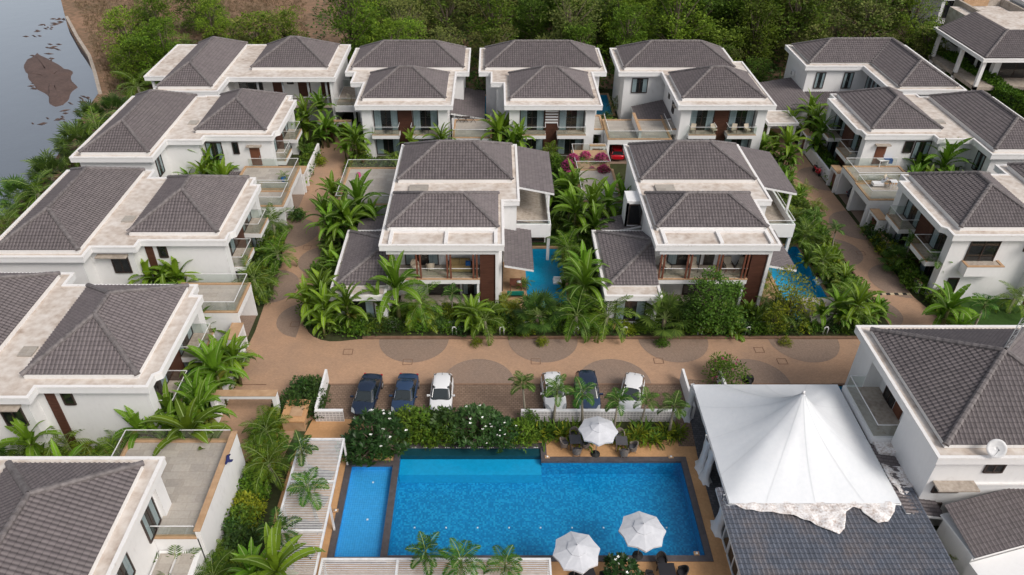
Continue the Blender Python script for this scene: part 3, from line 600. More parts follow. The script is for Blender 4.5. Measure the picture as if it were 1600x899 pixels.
def lane_villa(label, s, xe, YF0, YF1, YB0, YB1, opts=()):
    "s=-1: x = xe - u (left row); s=+1: x = xe + u (right row)"
    X = lambda u: xe + s * u
    root = empty('villa', (X(4), YF0, 0), label, 'villa', 'white villas with hipped tile roofs')
    poly = [(-.9, YF0 - .85), (6.4, YF0 - .85), (6.4, YF0 - 1.85), (10.1, YF0 - 1.85), (10.1, YB0 - .55), (18.5, YB0 - .55), (18.5, YB1 + .6), (9.8, YB1 + .6), (9.8, YF1 + .6), (-.5, YF1 + .6), (-.5, YF1 - .8), (-1.3, YF1 - .8), (-1.3, YF0 + .6), (-.9, YF0 + .3)]
    slab(root, [(X(u), y) for u, y in poly])
    def hp(u0, u1, y0, y1): hip(root, min(X(u0), X(u1)), y0, max(X(u0), X(u1)), y1)
    hp(0, 7.6, YF0, YF1); hp(10.6, 17.6, YB0, YB1)
    b = MB()
    def bx(u0, y0, u1, y1, z1=6.52, z0=0): b.box(X(u0), y0, z0, X(u1), y1, z1)
    bx(.3, YF0 + .1, 7, YF1 - .3); bx(-.5, YF0 - .45, .3, YF0 + .45); bx(.3, YF0 - .45, 7, YF0 + .1)   # body + corner pier
    bx(-.5, YF1 - .75, .3, YF1 + .2); bx(.3, YF1 - .3, 7, YF1 + .2)
    bx(7, YF0 - 1.45, 10.6, YF1); bx(10.6, YB0 - .1, 17.9, YB1 + .2)
    b.build('wall', M['white'], root)
    F = FM('R' if s < 0 else 'L', X(.3))
    D = YF1 - YF0; y1 = YF0 + .65; y2 = YF0 + D * .36; y3 = YF0 + D * .62; y4 = YF1 - .95
    for z0, z1 in ((3.45, 6.15), (.25, 2.75)):
        window(root, F, y1, y2, z0, z1); window(root, F, y3 + .15, y4, z0, z1)
    panel(root, F, y2 + .12, y3 - .05, .1, 6.4, .12)
    balcony(root, F, y1 - .1, y2 + .1, 3.4, 1.7); balcony(root, F, y3, y4 + .1, 3.4, 1.7)
    f1 = FM('F', YF0 - .45); f2 = FM('F', YF0 - 1.45)
    if 'door' in opts:
        door(root, f1, X(.9), X(2.0), 3.45, 5.6); hood(root, f1, X(.6), X(2.2), 5.75, .5)
        window(root, f1, X(5.0), X(6.6), 4.2, 6.1); 
        if s < 0: window(root, f1, X(3.2), X(3.7), 4.9, 6.1, False, 0)
        else: window(root, f1, X(3.9), X(4.7), 4.9, 6.1, False, 0)
    elif 'timber' in opts:
        panel(root, f1, X(5.7), X(6.35), .2, 6.35); window(root, f1, X(4.6), X(5.2), 5.2, 6.2, False, 0)
    elif 'balc' in opts:
        window(root, f1, X(1.2), X(3.6), 4.2, 6.3, False); window(root, f1, X(6.0), X(6.7), 5.3, 6.3, False, 0)
        q = MB(); fb(q, f1, X(1.0), X(4.2), -.02, 1.0, 3.2, 4.2); o = q.build('planter_balcony', M['white'], root)
        q = MB(); fb(q, f1, X(.97), X(4.23), .8, 1.03, 4.2, 4.27); fb(q, f1, X(.97), X(1.2), 0, .8, 4.2, 4.27); fb(q, f1, X(4.0), X(4.23), 0, .8, 4.2, 4.27); q.build('coping', M['coping'], o)
        q = MB(); fb(q, f1, X(1.2), X(4.0), 0, .8, 4.2, 4.205); q.build('floor', M['stain2'], o)
        window(root, f1, X(.6), X(1.4), .9, 2.3, False, 0); panel(root, FM('F', YF0 - 1.45), X(7.4), X(10.2), .1, 6.2)
        b2 = None
    if 'hood' in opts:
        window(root, f2, X(7.6), X(8.9), 4.3, 5.8, False); hood(root, f2, X(7.4), X(10.0), 6.0, .6)
    if YB0 < YF0 - 3.5:      # side window of the rear block above the garden
        g_ = FM('R' if s < 0 else 'L', X(10.6)); window(root, g_, YB0 + .9, YB0 + 2.2, 4.2, 6.1)
        shed(root, min(X(3.0), X(4.6)), YF0 - 4.4, max(X(3.0), X(4.6)), YF0 - 1.5, 2.7, 3.2, 'Y')
    v = MB(); v.box(X(9.2), YF0 + 2.2, 7.0, X(8.2), YF0 + 3.2, 7.12); v.build('roof_hatch', M['terrace'], root)
    return root
lane_villa('second villa from the back in the left row, door onto its carport terrace', -1, -24.6, 75.1, 85.1, 69.7, 84.9, ('door',))
lane_villa('third villa from the back in the left row, small hooded side window', -1, -23.55, 54.3, 64.2, 51.5, 65.8, ('timber', 'hood'))
lane_villa('left row villa whose front roof is the largest uncut one in the row', -1, -23.5, 36.5, 46.5, 33.6, 48.1, ('timber', 'hood'))
lane_villa('right row villa with potted palm terrace by the red scooter', 1, 40.8, 75.4, 85.6, 70.4, 84.7, ('door',))
lane_villa('right row villa with white planter balcony above a small lawn', 1, 40.15, 55.1, 64.9, 52.0, 66.9, ('balc',))
# bottom left villa, cut off by the picture edge
r = empty('villa', (-24, 25, 0), 'bottom left villa with wide grey stone terrace, cut by the photo corner', 'villa', 'white villas with hipped tile roofs')
slab(r, [(-34, 14), (-19.4, 14), (-19.4, 29.75), (-34, 29.75)])
hip(r, -28.0, 16.5, -20.3, 28.95)
hip(r, -38.2, 12.0, -30.6, 29.6)
b = MB(); b.box(-33, 15, 0, -20.0, 29.2, 6.52); b.box(-38, 12.4, 0, -33, 29.2, 6.52); b.box(-20.0, 28.4, 0, -19.75, 29.3, 6.52); b.build('wall', M['white'], r)
F = FM('R', -20.0); window(r, F, 26.5, 28.0, 3.5, 5.9); window(r, F, 22.7, 24.3, 3.9, 5.7)
tb = MB(); tb.box(-24.4, 29.3, 0, -17.35, 34.5, 3.3); tb.box(-19.98, 26.85, 0, -17.35, 29.3, 3.3); tb.build('garage', M['white'], r)
tf = MB(); tf.box(-24.2, 29.35, 3.3, -17.6, 34.3, 3.34); tf.box(-19.95, 27.0, 3.3, -17.6, 29.35, 3.34); tf.build('terrace_floor', M['terrace'], r)
c = MB(); c.box(-17.42, 26.85, 0, -17.1, 34.55, 4.0); o = c.build('parapet', M['white'], r)
c = MB(); c.box(-17.46, 26.8, 4.0, -17.06, 34.6, 4.07); c.build('coping', M['coping'], o)
c = MB(); c.box(-24.4, 34.25, 3.3, -17.42, 34.55, 3.42); c.box(-24.42, 29.3, 3.3, -24.15, 34.25, 3.42); c.build('coping', M['coping'], r); quick('coping', M['coping'], [(-19.95, 26.8, 3.3, -17.42, 27.05, 3.42)], r)
railing(r, [(-24.3, 29.9), (-24.3, 34.4), (-17.4, 34.4)], 3.42, .95); railing(r, [(-19.9, 26.9), (-17.4, 26.9)], 3.42, .95)
lb = MB(); lb.box(-19.9, 24.6, 0, -17.4, 26.8, 2.2); lb.build('planter_wall', M['white'], r)
lb = MB(); lb.box(-19.7, 24.9, 2.2, -18.8, 26.5, 2.35); lb.box(-18.6, 24.9, 2.2, -17.7, 26.5, 2.35); lb.build('skylight', M['terrace'], r)

# carports beside the lanes
carport('white carport with tan edged terrace between the two back left row villas', None, -27.4, 69.2, -21.3, 74.4, 'R', 1)
carport('lower white carport terrace with dark lined opening beside the upper left lane', None, -24.8, 65.9, -21.3, 69.15, 'R', 1, 3.2)
carport('single white carport with glass railed terrace in front of the third left villa', None, -26.9, 48.3, -21.0, 52.4, 'R', 1)
carport('white carport by the red scooter with tan terrace above', None, 38.4, 70.9, 44.6, 74.5, 'L', 1)
carport('white carport with white lounge chair on its terrace on the right lane', None, 38.4, 67.2, 43.9, 70.85, 'L', 1, 3.2)
carport('twin bay carport with red car between the middle and right back villas', None, 13.4, 81.5, 20.9, 87.2, 'F', 2, 3.3, divider=(17.0, 81.7, 3.3, 17.3, 87, 4.3))
carport('narrow carport with carved back wall between two left back villas', None, -4.9, 81.9, -.3, 87.2, 'F', 1, 3.3)
o = carport('grey carport terrace with pink cloth left of the left middle villa', None, -16.0, 66.2, -10.0, 74.4, 'L', 1, 3.2)
carport('grey terrace with glass rail left of the right middle villa', None, 8.9, 67.2, 13.1, 74.4, 'L', 1, 3.0)
carport('slim link terrace joining the middle back villa to the twin carport', None, 11.5, 84.6, 13.35, 88.8, 'F', 1, 3.15, rails=False)
carport('slim link terrace joining the twin carport to the right back villa', None, 20.95, 84.6, 22.4, 88.8, 'F', 1, 3.15, rails=False)

# ------------------------------------------------------------------ back row villas
def row_villa(label, x0, bl, br, wide=0, side_win=False, pan='timber'):
    root = empty('villa', (x0 + 5, 84, 0), label, 'villa', 'white villas with hipped tile roofs')
    Xl, Xr = x0 + bl, x0 + br
    poly = [(x0 - .7, 82.6), (x0 + 10.7, 82.6), (x0 + 10.7, 93.5), (max(Xr + .7, x0 + 10.7), 93.5), (max(Xr + .7, x0 + 10.7), 102.9), (Xl - .8, 102.9), (Xl - .8, 93.5), (x0 - 2.3 if bl > -4 else x0 - .7, 93.5), (x0 - 2.3 if bl > -4 else x0 - .7, 89.8), (x0 - .7, 89.8)]
    if Xr + .7 < x0 + 10.7: poly = [p for p in poly if p != (max(Xr + .7, x0 + 10.7), 93.5)][:]; poly = [(x0 - .7, 82.6), (x0 + 10.7, 82.6), (x0 + 10.7, 97.5), (Xr + .7, 97.5), (Xr + .7, 102.9), (Xl - .8, 102.9), (Xl - .8, 93.5), (x0 - .7, 93.5)]
    if bl <= -4: poly = [p for i, p in enumerate(poly) if not (p[1] == 89.8)]
    q = []
    for p in poly:
        if not q or (abs(p[0] - q[-1][0]) + abs(p[1] - q[-1][1])) > .05: q.append(p)
    # drop collinear points
    q = [p for i, p in enumerate(q) if abs((q[i - 1][0] - p[0]) * (q[(i + 1) % len(q)][1] - p[1]) - (q[i - 1][1] - p[1]) * (q[(i + 1) % len(q)][0] - p[0])) > .01]
    slab(root, q)
    hip(root, x0, 84.1, x0 + 9.8, 92.3); hip(root, Xl, 94.4, Xr, 102.1)
    b = MB()
    b.box(x0, 84.0, 0, x0 + 9.9, 93.6, 6.52); b.box(x0 - .1, 83.2, 0, x0 + 1.1, 84.0, 6.52); b.box(x0 + 8.9, 83.2, 0, x0 + 10.0, 84.0, 6.52)
    b.box(Xl + .1, 94.1, 0, Xr - .1, 102.4, 6.52)
    if bl > -4: b.box(x0 - 1.6, 90.2, 0, x0, 94.1, 6.52)
    b.build('wall', M['white'], root)
    F = FM('F', 84.0)
    for z0, z1 in ((3.45, 6.3), (.3, 2.7)):
        window(root, F, x0 + 1.25, x0 + 4.0, z0, z1); window(root, F, x0 + 5.9, x0 + 8.75, z0, z1)
    panel(root, F, x0 + 4.1, x0 + 5.75, .1, 6.45, .15)
    if pan == 'screen':
        q = MB()
        for k in range(5): q.box(x0 + 4.2, 83.7, 4.4 + k * .35, x0 + 5.7, 83.84, 4.55 + k * .35)
        q.build('screen_slats', M['white'], root)
    balcony(root, F, x0 + 1.0, x0 + 4.25, 3.4, 1.55); balcony(root, F, x0 + 5.6, x0 + 9.0, 3.4, 1.55)
    if side_win:
        f2 = FM('F', 94.1); window(root, f2, Xl + 1.2, Xl + 3.1, 4.2, 6.0)
        L = FM('L', x0); window(root, L, 87.2, 88.1, 4.2, 6.0, False, 0); window(root, L, 90.2, 90.7, 4.9, 6.0, False, 0); hood(root, L, 85.3, 86.4, 5.6, .5)
        shed(root, x0 - 4.1, 87.5, x0 - .1, 93.4, 2.5, 3.4, 'X')
    return root
row_villa('second back row villa from the left, with two curtained balconies', -15.5, -2.75, 11.6)
row_villa('third back row villa from the left, white slatted screen between balconies', 1.9, -3.05, 11.8, pan='screen')
row_villa('fourth back row villa from the left, with white chairs on its balconies', 22.1, -5.35, 8.8, side_win=True)
sr = empty('tiled_shed', (-4.2, 88, 0), 'low dark tiled shed roof right of the second back villa', 'shed')
shed(sr, -5.5, 89.3, -1.2, 98.5, 3.3, 2.6, 'X'); quick('wall', M['white'], [(-5.4, 89.5, 0, -1.4, 98.3, 2.5)], sr)

# far left back villa (veranda facing the lane)
r = empty('villa', (-31, 92, 0), 'far left back row villa with long shaded gallery under its roof', 'villa', 'white villas with hipped tile roofs')
slab(r, [(-41.4, 87.0), (-33.4, 87.0), (-33.4, 91.6), (-20.0, 91.6), (-20.0, 104.4), (-44.2, 104.4), (-44.2, 92.0), (-41.4, 92.0)])
hip(r, -40.9, 87.8, -34.3, 104.0); hip(r, -31.2, 94.4, -21.45, 103.3)
b = MB(); b.box(-40.6, 87.6, 0, -34.2, 103.9, 6.52); b.box(-34.2, 94.6, 0, -20.6, 103.9, 6.52); b.box(-34.2, 92.0, 0, -33.9, 94.6, 6.52); b.box(-20.9, 92.0, 0, -20.6, 94.6, 6.52); b.box(-43.6, 92.4, 0, -43.3, 92.7, 6.52); b.box(-43.4, 96, 0, -40.6, 103.9, 6.52); b.build('wall', M['white'], r)
quick('gallery_floor', M['stain2'], [(-33.9, 91.8, 3.0, -20.9, 94.6, 3.4)], r)
F = FM('F', 94.6)
window(r, F, -33.2, -30.3, 3.5, 6.2, False, 2); door(r, F, -28.9, -27.5, 3.45, 6.0, 'timber'); door(r, F, -25.6, -24.0, 3.45, 6.0, 'timber'); door(r, F, -22.6, -21.4, 3.45, 6.0, 'timber'); window(r, F, -26.9, -26.2, 5.2, 5.9, False, 0)
each('gallery_post', M['grey'], [(x, 92.1, 3.4, x + .22, 92.3, 6.5) for x in (-30.2, -27.0, -23.8, -21.5)], r); railing(r, [(-33.8, 92.0), (-21, 92.0)], 3.4, .9)
window(r, FM('F', 94.6), -33.2, -30.3, .3, 2.8); window(r, FM('R', -34.2), 88.4, 89.6, 3.9, 6.1, False, 0)
tr = empty('terrace', (-18, 93, 0), 'grey paved link terrace with rattan chair beside the far left back villa', 'terrace')
quick('slab', M['white'], [(-20.5, 91.6, 2.5, -16.3, 98.5, 3.3), (-20.3, 97.9, 0, -16.4, 98.4, 2.5), (-18.4, 92.6, 0, -18.1, 92.9, 2.5)], tr); quick('terrace_floor', M['stain2'], [(-20.4, 91.8, 3.3, -16.4, 98.3, 3.34)], tr)
railing(tr, [(-20.45, 91.75), (-16.4, 91.75)], 3.34, .95); railing(tr, [(-20.45, 98.3), (-16.4, 98.3)], 3.34, .95)

# L-shaped villa top right
r = empty('villa', (48, 92, 0), 'top right villa with L shaped roof and tall corner windows', 'villa', 'white villas with hipped tile roofs')
slab(r, [(40.6, 95.7), (48.1, 95.7), (48.1, 87.4), (57.3, 87.4), (57.3, 104.2), (40.6, 104.2)])
b = MB(); s_ = .55; z = 7.27; y0, y1 = 96.5, 103.6; xa, xb, xc = 41.3, 49.4, 56.5; yf = 88.1; m = (y1 - y0) / 2
slope(b, (xa, y0, z), (1, 0, 0), (0, 1, 0), s_, xc - xa, m, lambda t: (t, xb - xa + t))
slope(b, (xa, y1, z), (0, -1, 0), (1, 0, 0), s_, y1 - y0, m, lambda t: (t, y1 - y0 - t))
slope(b, (xc, y1, z), (-1, 0, 0), (0, -1, 0), s_, xc - xa, m, lambda t: (t, xc - xa - t))
mw = (xc - xb) / 2
slope(b, (xc, yf, z), (0, 1, 0), (-1, 0, 0), s_, y1 - yf, mw, lambda t: (t, y1 - yf - t))
slope(b, (xb, y0 + m, z), (0, -1, 0), (1, 0, 0), s_, y0 + m - yf, mw, lambda t: (m - t, y0 + m - yf - t))
slope(b, (xb, yf, z), (1, 0, 0), (0, 1, 0), s_, xc - xb, mw, lambda t: (t, xc - xb - t))
rf = b.build('hip_roof', M['tile'], r); c = MB(); zt = z + m * s_
A = (xa + m, y0 + m, zt); Bq = (xb + mw, y1 - m, zt); Cq = (xb + mw, yf + mw, zt)
for p, q in (((xa, y0, z), A), ((xa, y1, z), A), (A, Bq), (Bq, Cq), ((xb, yf, z), Cq), ((xc, yf, z), Cq), ((xc, y1, z), Bq)): caps(c, p, q)
caps(c, (xb, y0, z - .02), (xb + m, y0 + m, zt - .02), .12)
c.build('ridge_tiles', M['ridge'], rf)
quick('roof_kerb', M['rim'], [(xa + .1, y0 + .12, 6.99, xb + .1, y0 + .37, z + .02), (xb + .12, yf + .12, 6.99, xb + .37, y0 + .12, z + .02), (xb + .37, yf + .12, 6.99, xc - .12, yf + .37, z + .02), (xa + .12, y0 + .37, 6.99, xa + .37, y1 - .12, z + .02)], r)
quick('wall', M['white'], [(41.2, 96.2, 0, 49.2, 103.7, 6.52), (49.2, 88.0, 0, 56.8, 103.7, 6.52)], r)
F = FM('F', 96.2); window(r, F, 42.5, 43.6, 4.0, 6.0, mull=0); window(r, F, 46.2, 47.3, 4.0, 6.0, mull=0)
L = FM('L', 49.2); window(r, L, 88.8, 91.0, 3.4, 6.3, mull=0); window(r, L, 91.4, 93.6, 3.4, 6.3, mull=0); window(r, L, 94.0, 95.8, 3.4, 6.3, mull=0)
ac_unit(r, FM('L', 41.2), 100, 4.2)
shed(r, 35.5, 90.0, 41.1, 101, 2.6, 3.6, 'X', name='veranda_roof'); shed(r, 41.3, 90.5, 49.1, 96.0, 2.8, 3.5, 'Y', name='veranda_roof')
quick('ground_wall', M['white'], [(36.5, 92, 0, 41, 100, 2.5)], r)
r = empty('garden_shelter', (38, 86, 0), 'pale flat roofed shelter beside the top of the right lane', 'shelter')
slab(r, rect(33.8, 86.5, 37.6, 90.5), 2.8, 3.1); each('post', M['white'], [(34, 86.7, 0, 34.25, 86.95, 2.8), (37.2, 86.7, 0, 37.45, 86.95, 2.8), (34, 90, 0, 34.25, 90.3, 2.8), (37.2, 90, 0, 37.45, 90.3, 2.8)], r)

# ------------------------------------------------------------------ the two middle villas
def middle_villa(label, ox):
    X = lambda x: x + ox
    root = empty('villa', (X(-4), 56, 0), label, 'villa', 'white villas with hipped tile roofs')
    slab(root, [(X(a), y) for a, y in [(-9.65, 52.7), (.85, 52.7), (.85, 60.3), (2.35, 60.3), (2.35, 72.2), (-9.65, 72.2)]])
    hip(root, X(-9.2), 63.8, X(1.75), 71.5); hip(root, X(-9.2), 55.1, X(.35), 61.1)
    quick('roof_beam', M['rim'], [(X(-8.9), 52.95, 7.0, X(-8.6), 55.1, 7.2), (X(-4.2), 52.95, 7.0, X(-3.9), 55.1, 7.2), (X(0.0), 52.95, 7.0, X(.3), 55.1, 7.2), (X(-8.6), 54.75, 7.0, X(-4.2), 55.15, 7.2), (X(-3.9), 54.75, 7.0, X(0), 55.15, 7.2)], root)
    quick('roof_hatch', M['terrace'], [(X(-8.0), 61.9, 7.0, X(-6.2), 63.1, 7.22)], root)
    w_ = MB()
    w_.box(X(-9.15), 52.95, 6.0, X(.4), 53.2, 6.5); w_.box(X(-9.15), 55.2, 0, X(.7), 62.9, 6.52); w_.box(X(.12), 52.95, 0, X(.4), 55.2, 6.0); w_.box(X(-9.15), 54.9, 3.4, X(-8.95), 55.2, 6.0)
    w_.box(X(-9.15), 62.9, 0, X(2.1), 71.8, 6.52); w_.box(X(.7), 60.6, 0, X(2.1), 62.9, 6.52); w_.build('wall', M['white'], root)
    vs = quick('veranda', M['white'], [(X(-9.1), 52.9, 2.95, X(-1.25), 55.2, 3.4)], root)
    quick('floor', M['stain2'], [(X(-9.0), 53.15, 3.4, X(-1.25), 55.2, 3.43)], vs)
    quick('coping', M['coping'], [(X(-9.12), 52.87, 3.4, X(-1.22), 53.1, 3.45)], vs)
    each('timber_post', M['post'], [(X(x + d_), 52.98, 3.45, X(x + d_ + .14), 53.12, 6.0) for x in (-9.0, -6.7, -4.1, -1.85) for d_ in (0, .3)], vs); railing(vs, [(X(-9.0), 53.2), (X(-1.3), 53.2)], 3.45, .9)
    panel(root, FM('F', 53.2), X(-1.22), X(.1), .05, 6.0, .1); quick('stair_core', M['timber'], [(X(-1.2), 53.21, .02, X(.1), 55.1, 5.99)], root)
    F = FM('F', 55.2); window(root, F, X(-7.8), X(-5.0), 3.5, 6.1, True, 2); window(root, F, X(-4.6), X(-1.5), 5.2, 6.2, False, 1)
    window(root, F, X(-5.9), X(-3.2), .2, 2.7, False, 0); window(root, F, X(-2.8), X(-1.4), .2, 2.7)
    if ox > 10: window(root, F, X(-4.5), X(-3.8), 3.5, 6.1, False, 0)
    each('ground_column', M['white'], [(X(-8.9), 53.1, 0, X(-8.65), 53.35, 2.95), (X(-1.5), 53.1, 0, X(-1.3), 53.35, 2.95)], root)
    quick('patio', M['stain2'], [(X(-8.5), 52.3, 0, X(.4), 55.2, .12)], root)
    # ground-floor annex under a half pyramid roof, against the left wall
    b = MB(); s_ = .42; x0, x1, y0, y1, z = X(-13.45), X(-9.18), 51.6, 60.2, 3.75; m = 4.27
    slope(b, (x0, y0, z), (1, 0, 0), (0, 1, 0), s_, x1 - x0, m, lambda t: (t, x1 - x0)); slope(b, (x1, y1, z), (-1, 0, 0), (0, -1, 0), s_, x1 - x0, m, lambda t: (0, x1 - x0 - t))
    slope(b, (x0, y1, z), (0, -1, 0), (1, 0, 0), s_, y1 - y0, m, lambda t: (t, y1 - y0 - t))
    an = b.build('annex_roof', M['tile'], root); c = MB(); ap = (x0 + m, (y0 + y1) / 2, z + m * s_); caps(c, (x0, y0, z), ap); caps(c, (x0, y1, z), ap); c.build('ridge_tiles', M['ridge'], an)
    slab(root, [(X(-13.9), 50.3), (X(-9.1), 50.3), (X(-9.1), 52.65), (X(-9.16), 52.7), (X(-9.16), 60.8), (X(-13.9), 60.8)], 3.05, 3.5, name='annex_flat_roof')
    quick('annex_wall', M['white'], [(X(-13.5), 50.9, 0, X(-9.2), 60.4, 3.07)], root)
    quick('roof_kerb', M['rim'], [(x0 + .1, y0 + .1, 3.5, x1, y0 + .35, 3.77), (x0 + .1, y0 + .35, 3.5, x0 + .35, y1 - .1, 3.77)], root)
    window(root, FM('F', 50.9), X(-12.7), X(-10.3), .6, 2.8)
    shed(root, X(-13.2), 60.9, X(-9.2), 63.5, 3.1, 4.0, 'X', name='side_roof', fascia=True)
    # right-hand upper shed roof over a side balcony, column, and lower pool-side roof
    shed(root, X(2.4), 63.1, X(5.75), 72.0, 6.95, 6.25, 'X')
    tr = quick('side_balcony', M['white'], [(X(2.12), 60.9, 2.7, X(5.4), 71.7, 3.4), (X(2.12), 60.9, 3.4, X(5.4), 61.15, 4.1), (X(5.2), 61.15, 3.4, X(5.4), 71.7, 4.1)], root)
    quick('floor', M['stain2'], [(X(2.12), 61.15, 3.4, X(5.2), 71.6, 3.43)], tr); railing(tr, [(X(2.2), 61.0), (X(5.3), 61.0), (X(5.3), 71.5)], 4.1, .4)
    each('column', M['white'], [(X(5.1), 61.0, 0, X(5.38), 61.3, 2.7), (X(5.15), 63.2, 4.1, X(5.35), 63.4, 6.2), (X(5.15), 71.2, 4.1, X(5.35), 71.4, 6.2)], root)
    window(root, FM('F', 64.2), X(2.5), X(5.0), .2, 2.6, False, 1); quick('pool_room_wall', M['white'], [(X(2.12), 64.2, 0, X(5.2), 71.6, 2.7)], root)
    window(root, FM('F', 62.9), X(-.5), X(.5), 4, 5, False) if False else None
    shed(root, X(.9), 54.3, X(3.5), 60.4, 3.95, 3.45, 'X', name='poolside_roof'); shed(root, X(2.14), 60.42, X(3.5), 62.3, 3.7, 3.45, 'X', name='poolside_roof')
    quick('pool_terrace', M['coping'], [(X(.7), 52.6, 0, X(2.8), 63.4, .09)], root)
    window(root, FM('R', X(.7)), 55.8, 59.5, .2, 2.8, False, 2)
    if ox > 10: 
        q = quick('stair_tower', M['white'], [(X(-10.8), 61.0, 3.9, X(-9.2), 61.2, 6.6), (X(-10.8), 61.2, 6.4, X(-9.2), 63.0, 6.6), (X(-10.8), 61.0, 3.9, X(-10.6), 63, 6.4)], root); window(q, FM('F', 61.0), X(-10.5), X(-9.4), 4.2, 6.2, False, 0)
    return root
middle_villa('left middle villa with sofa on its timber posted veranda', 0)
middle_villa('right middle villa with pale lounge chairs on its timber posted veranda', 23.2)

# ------------------------------------------------------------------ bottom right villa
r = empty('villa', (32, 36, 0), 'bottom right villa with satellite dish and glass balcony beside the marquee', 'villa', 'white villas with hipped tile roofs')
slab(r, [(26.15, 29.7), (38.4, 29.7), (38.4, 42.1), (26.15, 42.1)], 6.45, 6.95)
hip(r, 26.85, 30.5, 37.7, 41.3, 7.27, .5)
quick('wall', M['white'], [(26.6, 30.15, 0, 37.8, 34.5, 6.47), (27.8, 34.5, 0, 37.8, 39.5, 6.47), (26.6, 39.5, 0, 37.8, 41.6, 6.47)], r)
bo = quick('balcony', M['white'], [(25.3, 34.55, 2.9, 27.8, 39.7, 3.4), (25.5, 34.9, 0, 25.8, 35.2, 2.9)], r); quick('floor', M['stain2'], [(25.5, 34.8, 3.4, 27.8, 39.5, 3.43)], bo)
quick('stained_apron', M['cloth'], [(25.45, 33.6, 2.7, 27.5, 34.54, 3.1)], bo)
railing(bo, [(27.8, 34.75), (25.45, 34.75), (25.45, 39.5), (26.55, 39.5)], 3.43, 1.05)
L = FM('L', 27.8); door(r, L, 36.2, 37.2, 3.45, 5.8); window(r, L, 37.4, 38.6, 3.45, 5.8, False, 1)
F = FM('F', 30.15); window(r, F, 27.2, 28.7, 3.5, 4.1, False, 1); hood(r, F, 26.9, 29.4, 4.35, .8); window(r, F, 29.7, 30.7, 5.35, 5.95, False, 1); ac_unit(r, F, 28.7, 1.9)
window(r, F, 27.3, 28.1, 1.6, 2.3, False, 0)
quick('string_course', M['rim'], [(29.4, 29.98, 4.2, 37.8, 30.148, 4.32)], r)
shed(r, 30.4, 28.8, 37.5, 30.1, 2.5, 2.9, 'Y')
d_ = empty('satellite_dish', (29.35, 29.95, 7.0), 'white satellite dish on the parapet of the bottom right villa', 'satellite dish')
b = MB(); vs = []; fs = []; ax = Vector((-.35, -.75, .55)).normalized(); sx = ax.cross(Vector((0, 0, 1))).normalized(); sy = sx.cross(ax); c0 = Vector((29.35, 29.85, 7.7))
for k in range(5):
    for q in range(20):
        rr = .52 * k / 4; an = q * math.pi / 10; vs.append(c0 + sx * math.cos(an) * rr + sy * math.sin(an) * rr * 1.1 + ax * (rr * rr * .45))
for k in range(4): fs += [(k * 20 + q, k * 20 + (q + 1) % 20, (k + 1) * 20 + (q + 1) % 20, (k + 1) * 20 + q) for q in range(20)]
b.poly(vs, fs, 0, True); o = b.build('reflector', M['metal'], d_); so_ = o.modifiers.new('solid', 'SOLIDIFY'); so_.thickness = .02
b = MB(); b.tube([c0 + Vector((0, .1, -.75)), c0 + Vector((0, .08, 0))], .03); b.build('mount', M['grey'], d_); b = MB(); b.tube([c0 - sy * .5, c0 + ax * .55], .015); b.tube([c0 + ax * .5, c0 + ax * .6], .05); b.build('feed_arm', M['grey'], d_)
d_ = empty('antenna_mast', (33.6, 37.2, 9), 'thin dark lattice mast on the ridge of the bottom right villa', 'antenna mast')
b = MB(); A, Bv = Vector((32.1, 35.9, 9.85)), Vector((33.1, 36.8, 11.9))
for dx in (0, .3): b.tube([A + Vector((dx, 0, 0)), Bv + Vector((dx, 0, 0))], .03, 5)
for k in range(7):
    p = A.lerp(Bv, k / 6); b.tube([p, p + Vector((.3, 0, 0))], .02, 4)
    if k < 6: b.tube([p, A.lerp(Bv, (k + 1) / 6) + Vector((.3, 0, 0))], .015, 4)
b.build('lattice', M['grey'], d_)

# small house at the very bottom right
r = empty('annex_house', (32, 24, 0), 'low white house under a grey tile roof at the bottom right corner', 'house')
b = MB(); ca, sa = math.cos(R(15)), math.sin(R(15)); Q = lambda u, v: (27.75 + u * ca - v * sa * .55, 25.75 + u * sa + v * ca)
slope(b, (*Q(0, 0), 2.95), (ca, sa, 0), (-sa * .55, ca, 0), .22, 10, 3.3, lambda t: (0, 10)); b.build('tile_roof', M['tile'], r)
b = MB(); b.prism([Q(.3, .3), Q(9.8, .3), Q(9.8, 3.1), Q(.3, 3.1)], 0, 2.85); b.build('wall', M['white'], r); b = MB(); b.prism([Q(0, 0), Q(10, 0), Q(10, 3.2), Q(0, 3.2)], 2.8, 2.93); b.build('soffit', M['white'], r)
b = MB(); b.prism([Q(.1, -4.5), Q(9.8, -4.5), Q(9.8, .2), Q(.1, .2)], 0, 2.2); b.build('lower_wing', M['white'], r)
# clubhouse with glass doors, tiled roof under and in front of the marquee
r = empty('clubhouse', (20, 26, 0), 'tile roofed clubhouse below the marquee with white framed glass doors', 'clubhouse')
shed(r, 14.05, 20.5, 26.5, 30.9, 2.55, 2.86, 'Y', mat=M['tile2'], name='tile_roof')
shed(r, 25.2, 28.9, 27.7, 34.4, 2.95, 2.5, 'X', mat=M['tile'], name='tile_roof')
quick('wall', M['white'], [(14.5, 30.3, 0, 25.6, 30.6, 2.6), (25.3, 21, 0, 25.6, 30.3, 2.4), (14.5, 21, 2.2, 14.7, 30.3, 2.4), (26.0, 31.0, 0, 26.4, 34.2, 2.4)], r)
L = FM('L', 14.6)
for y in (22.2, 24.0, 26.1, 28.2): window(r, L, y, y + 1.85, .1, 2.15, False, 1, 'glass_door', 'metal')

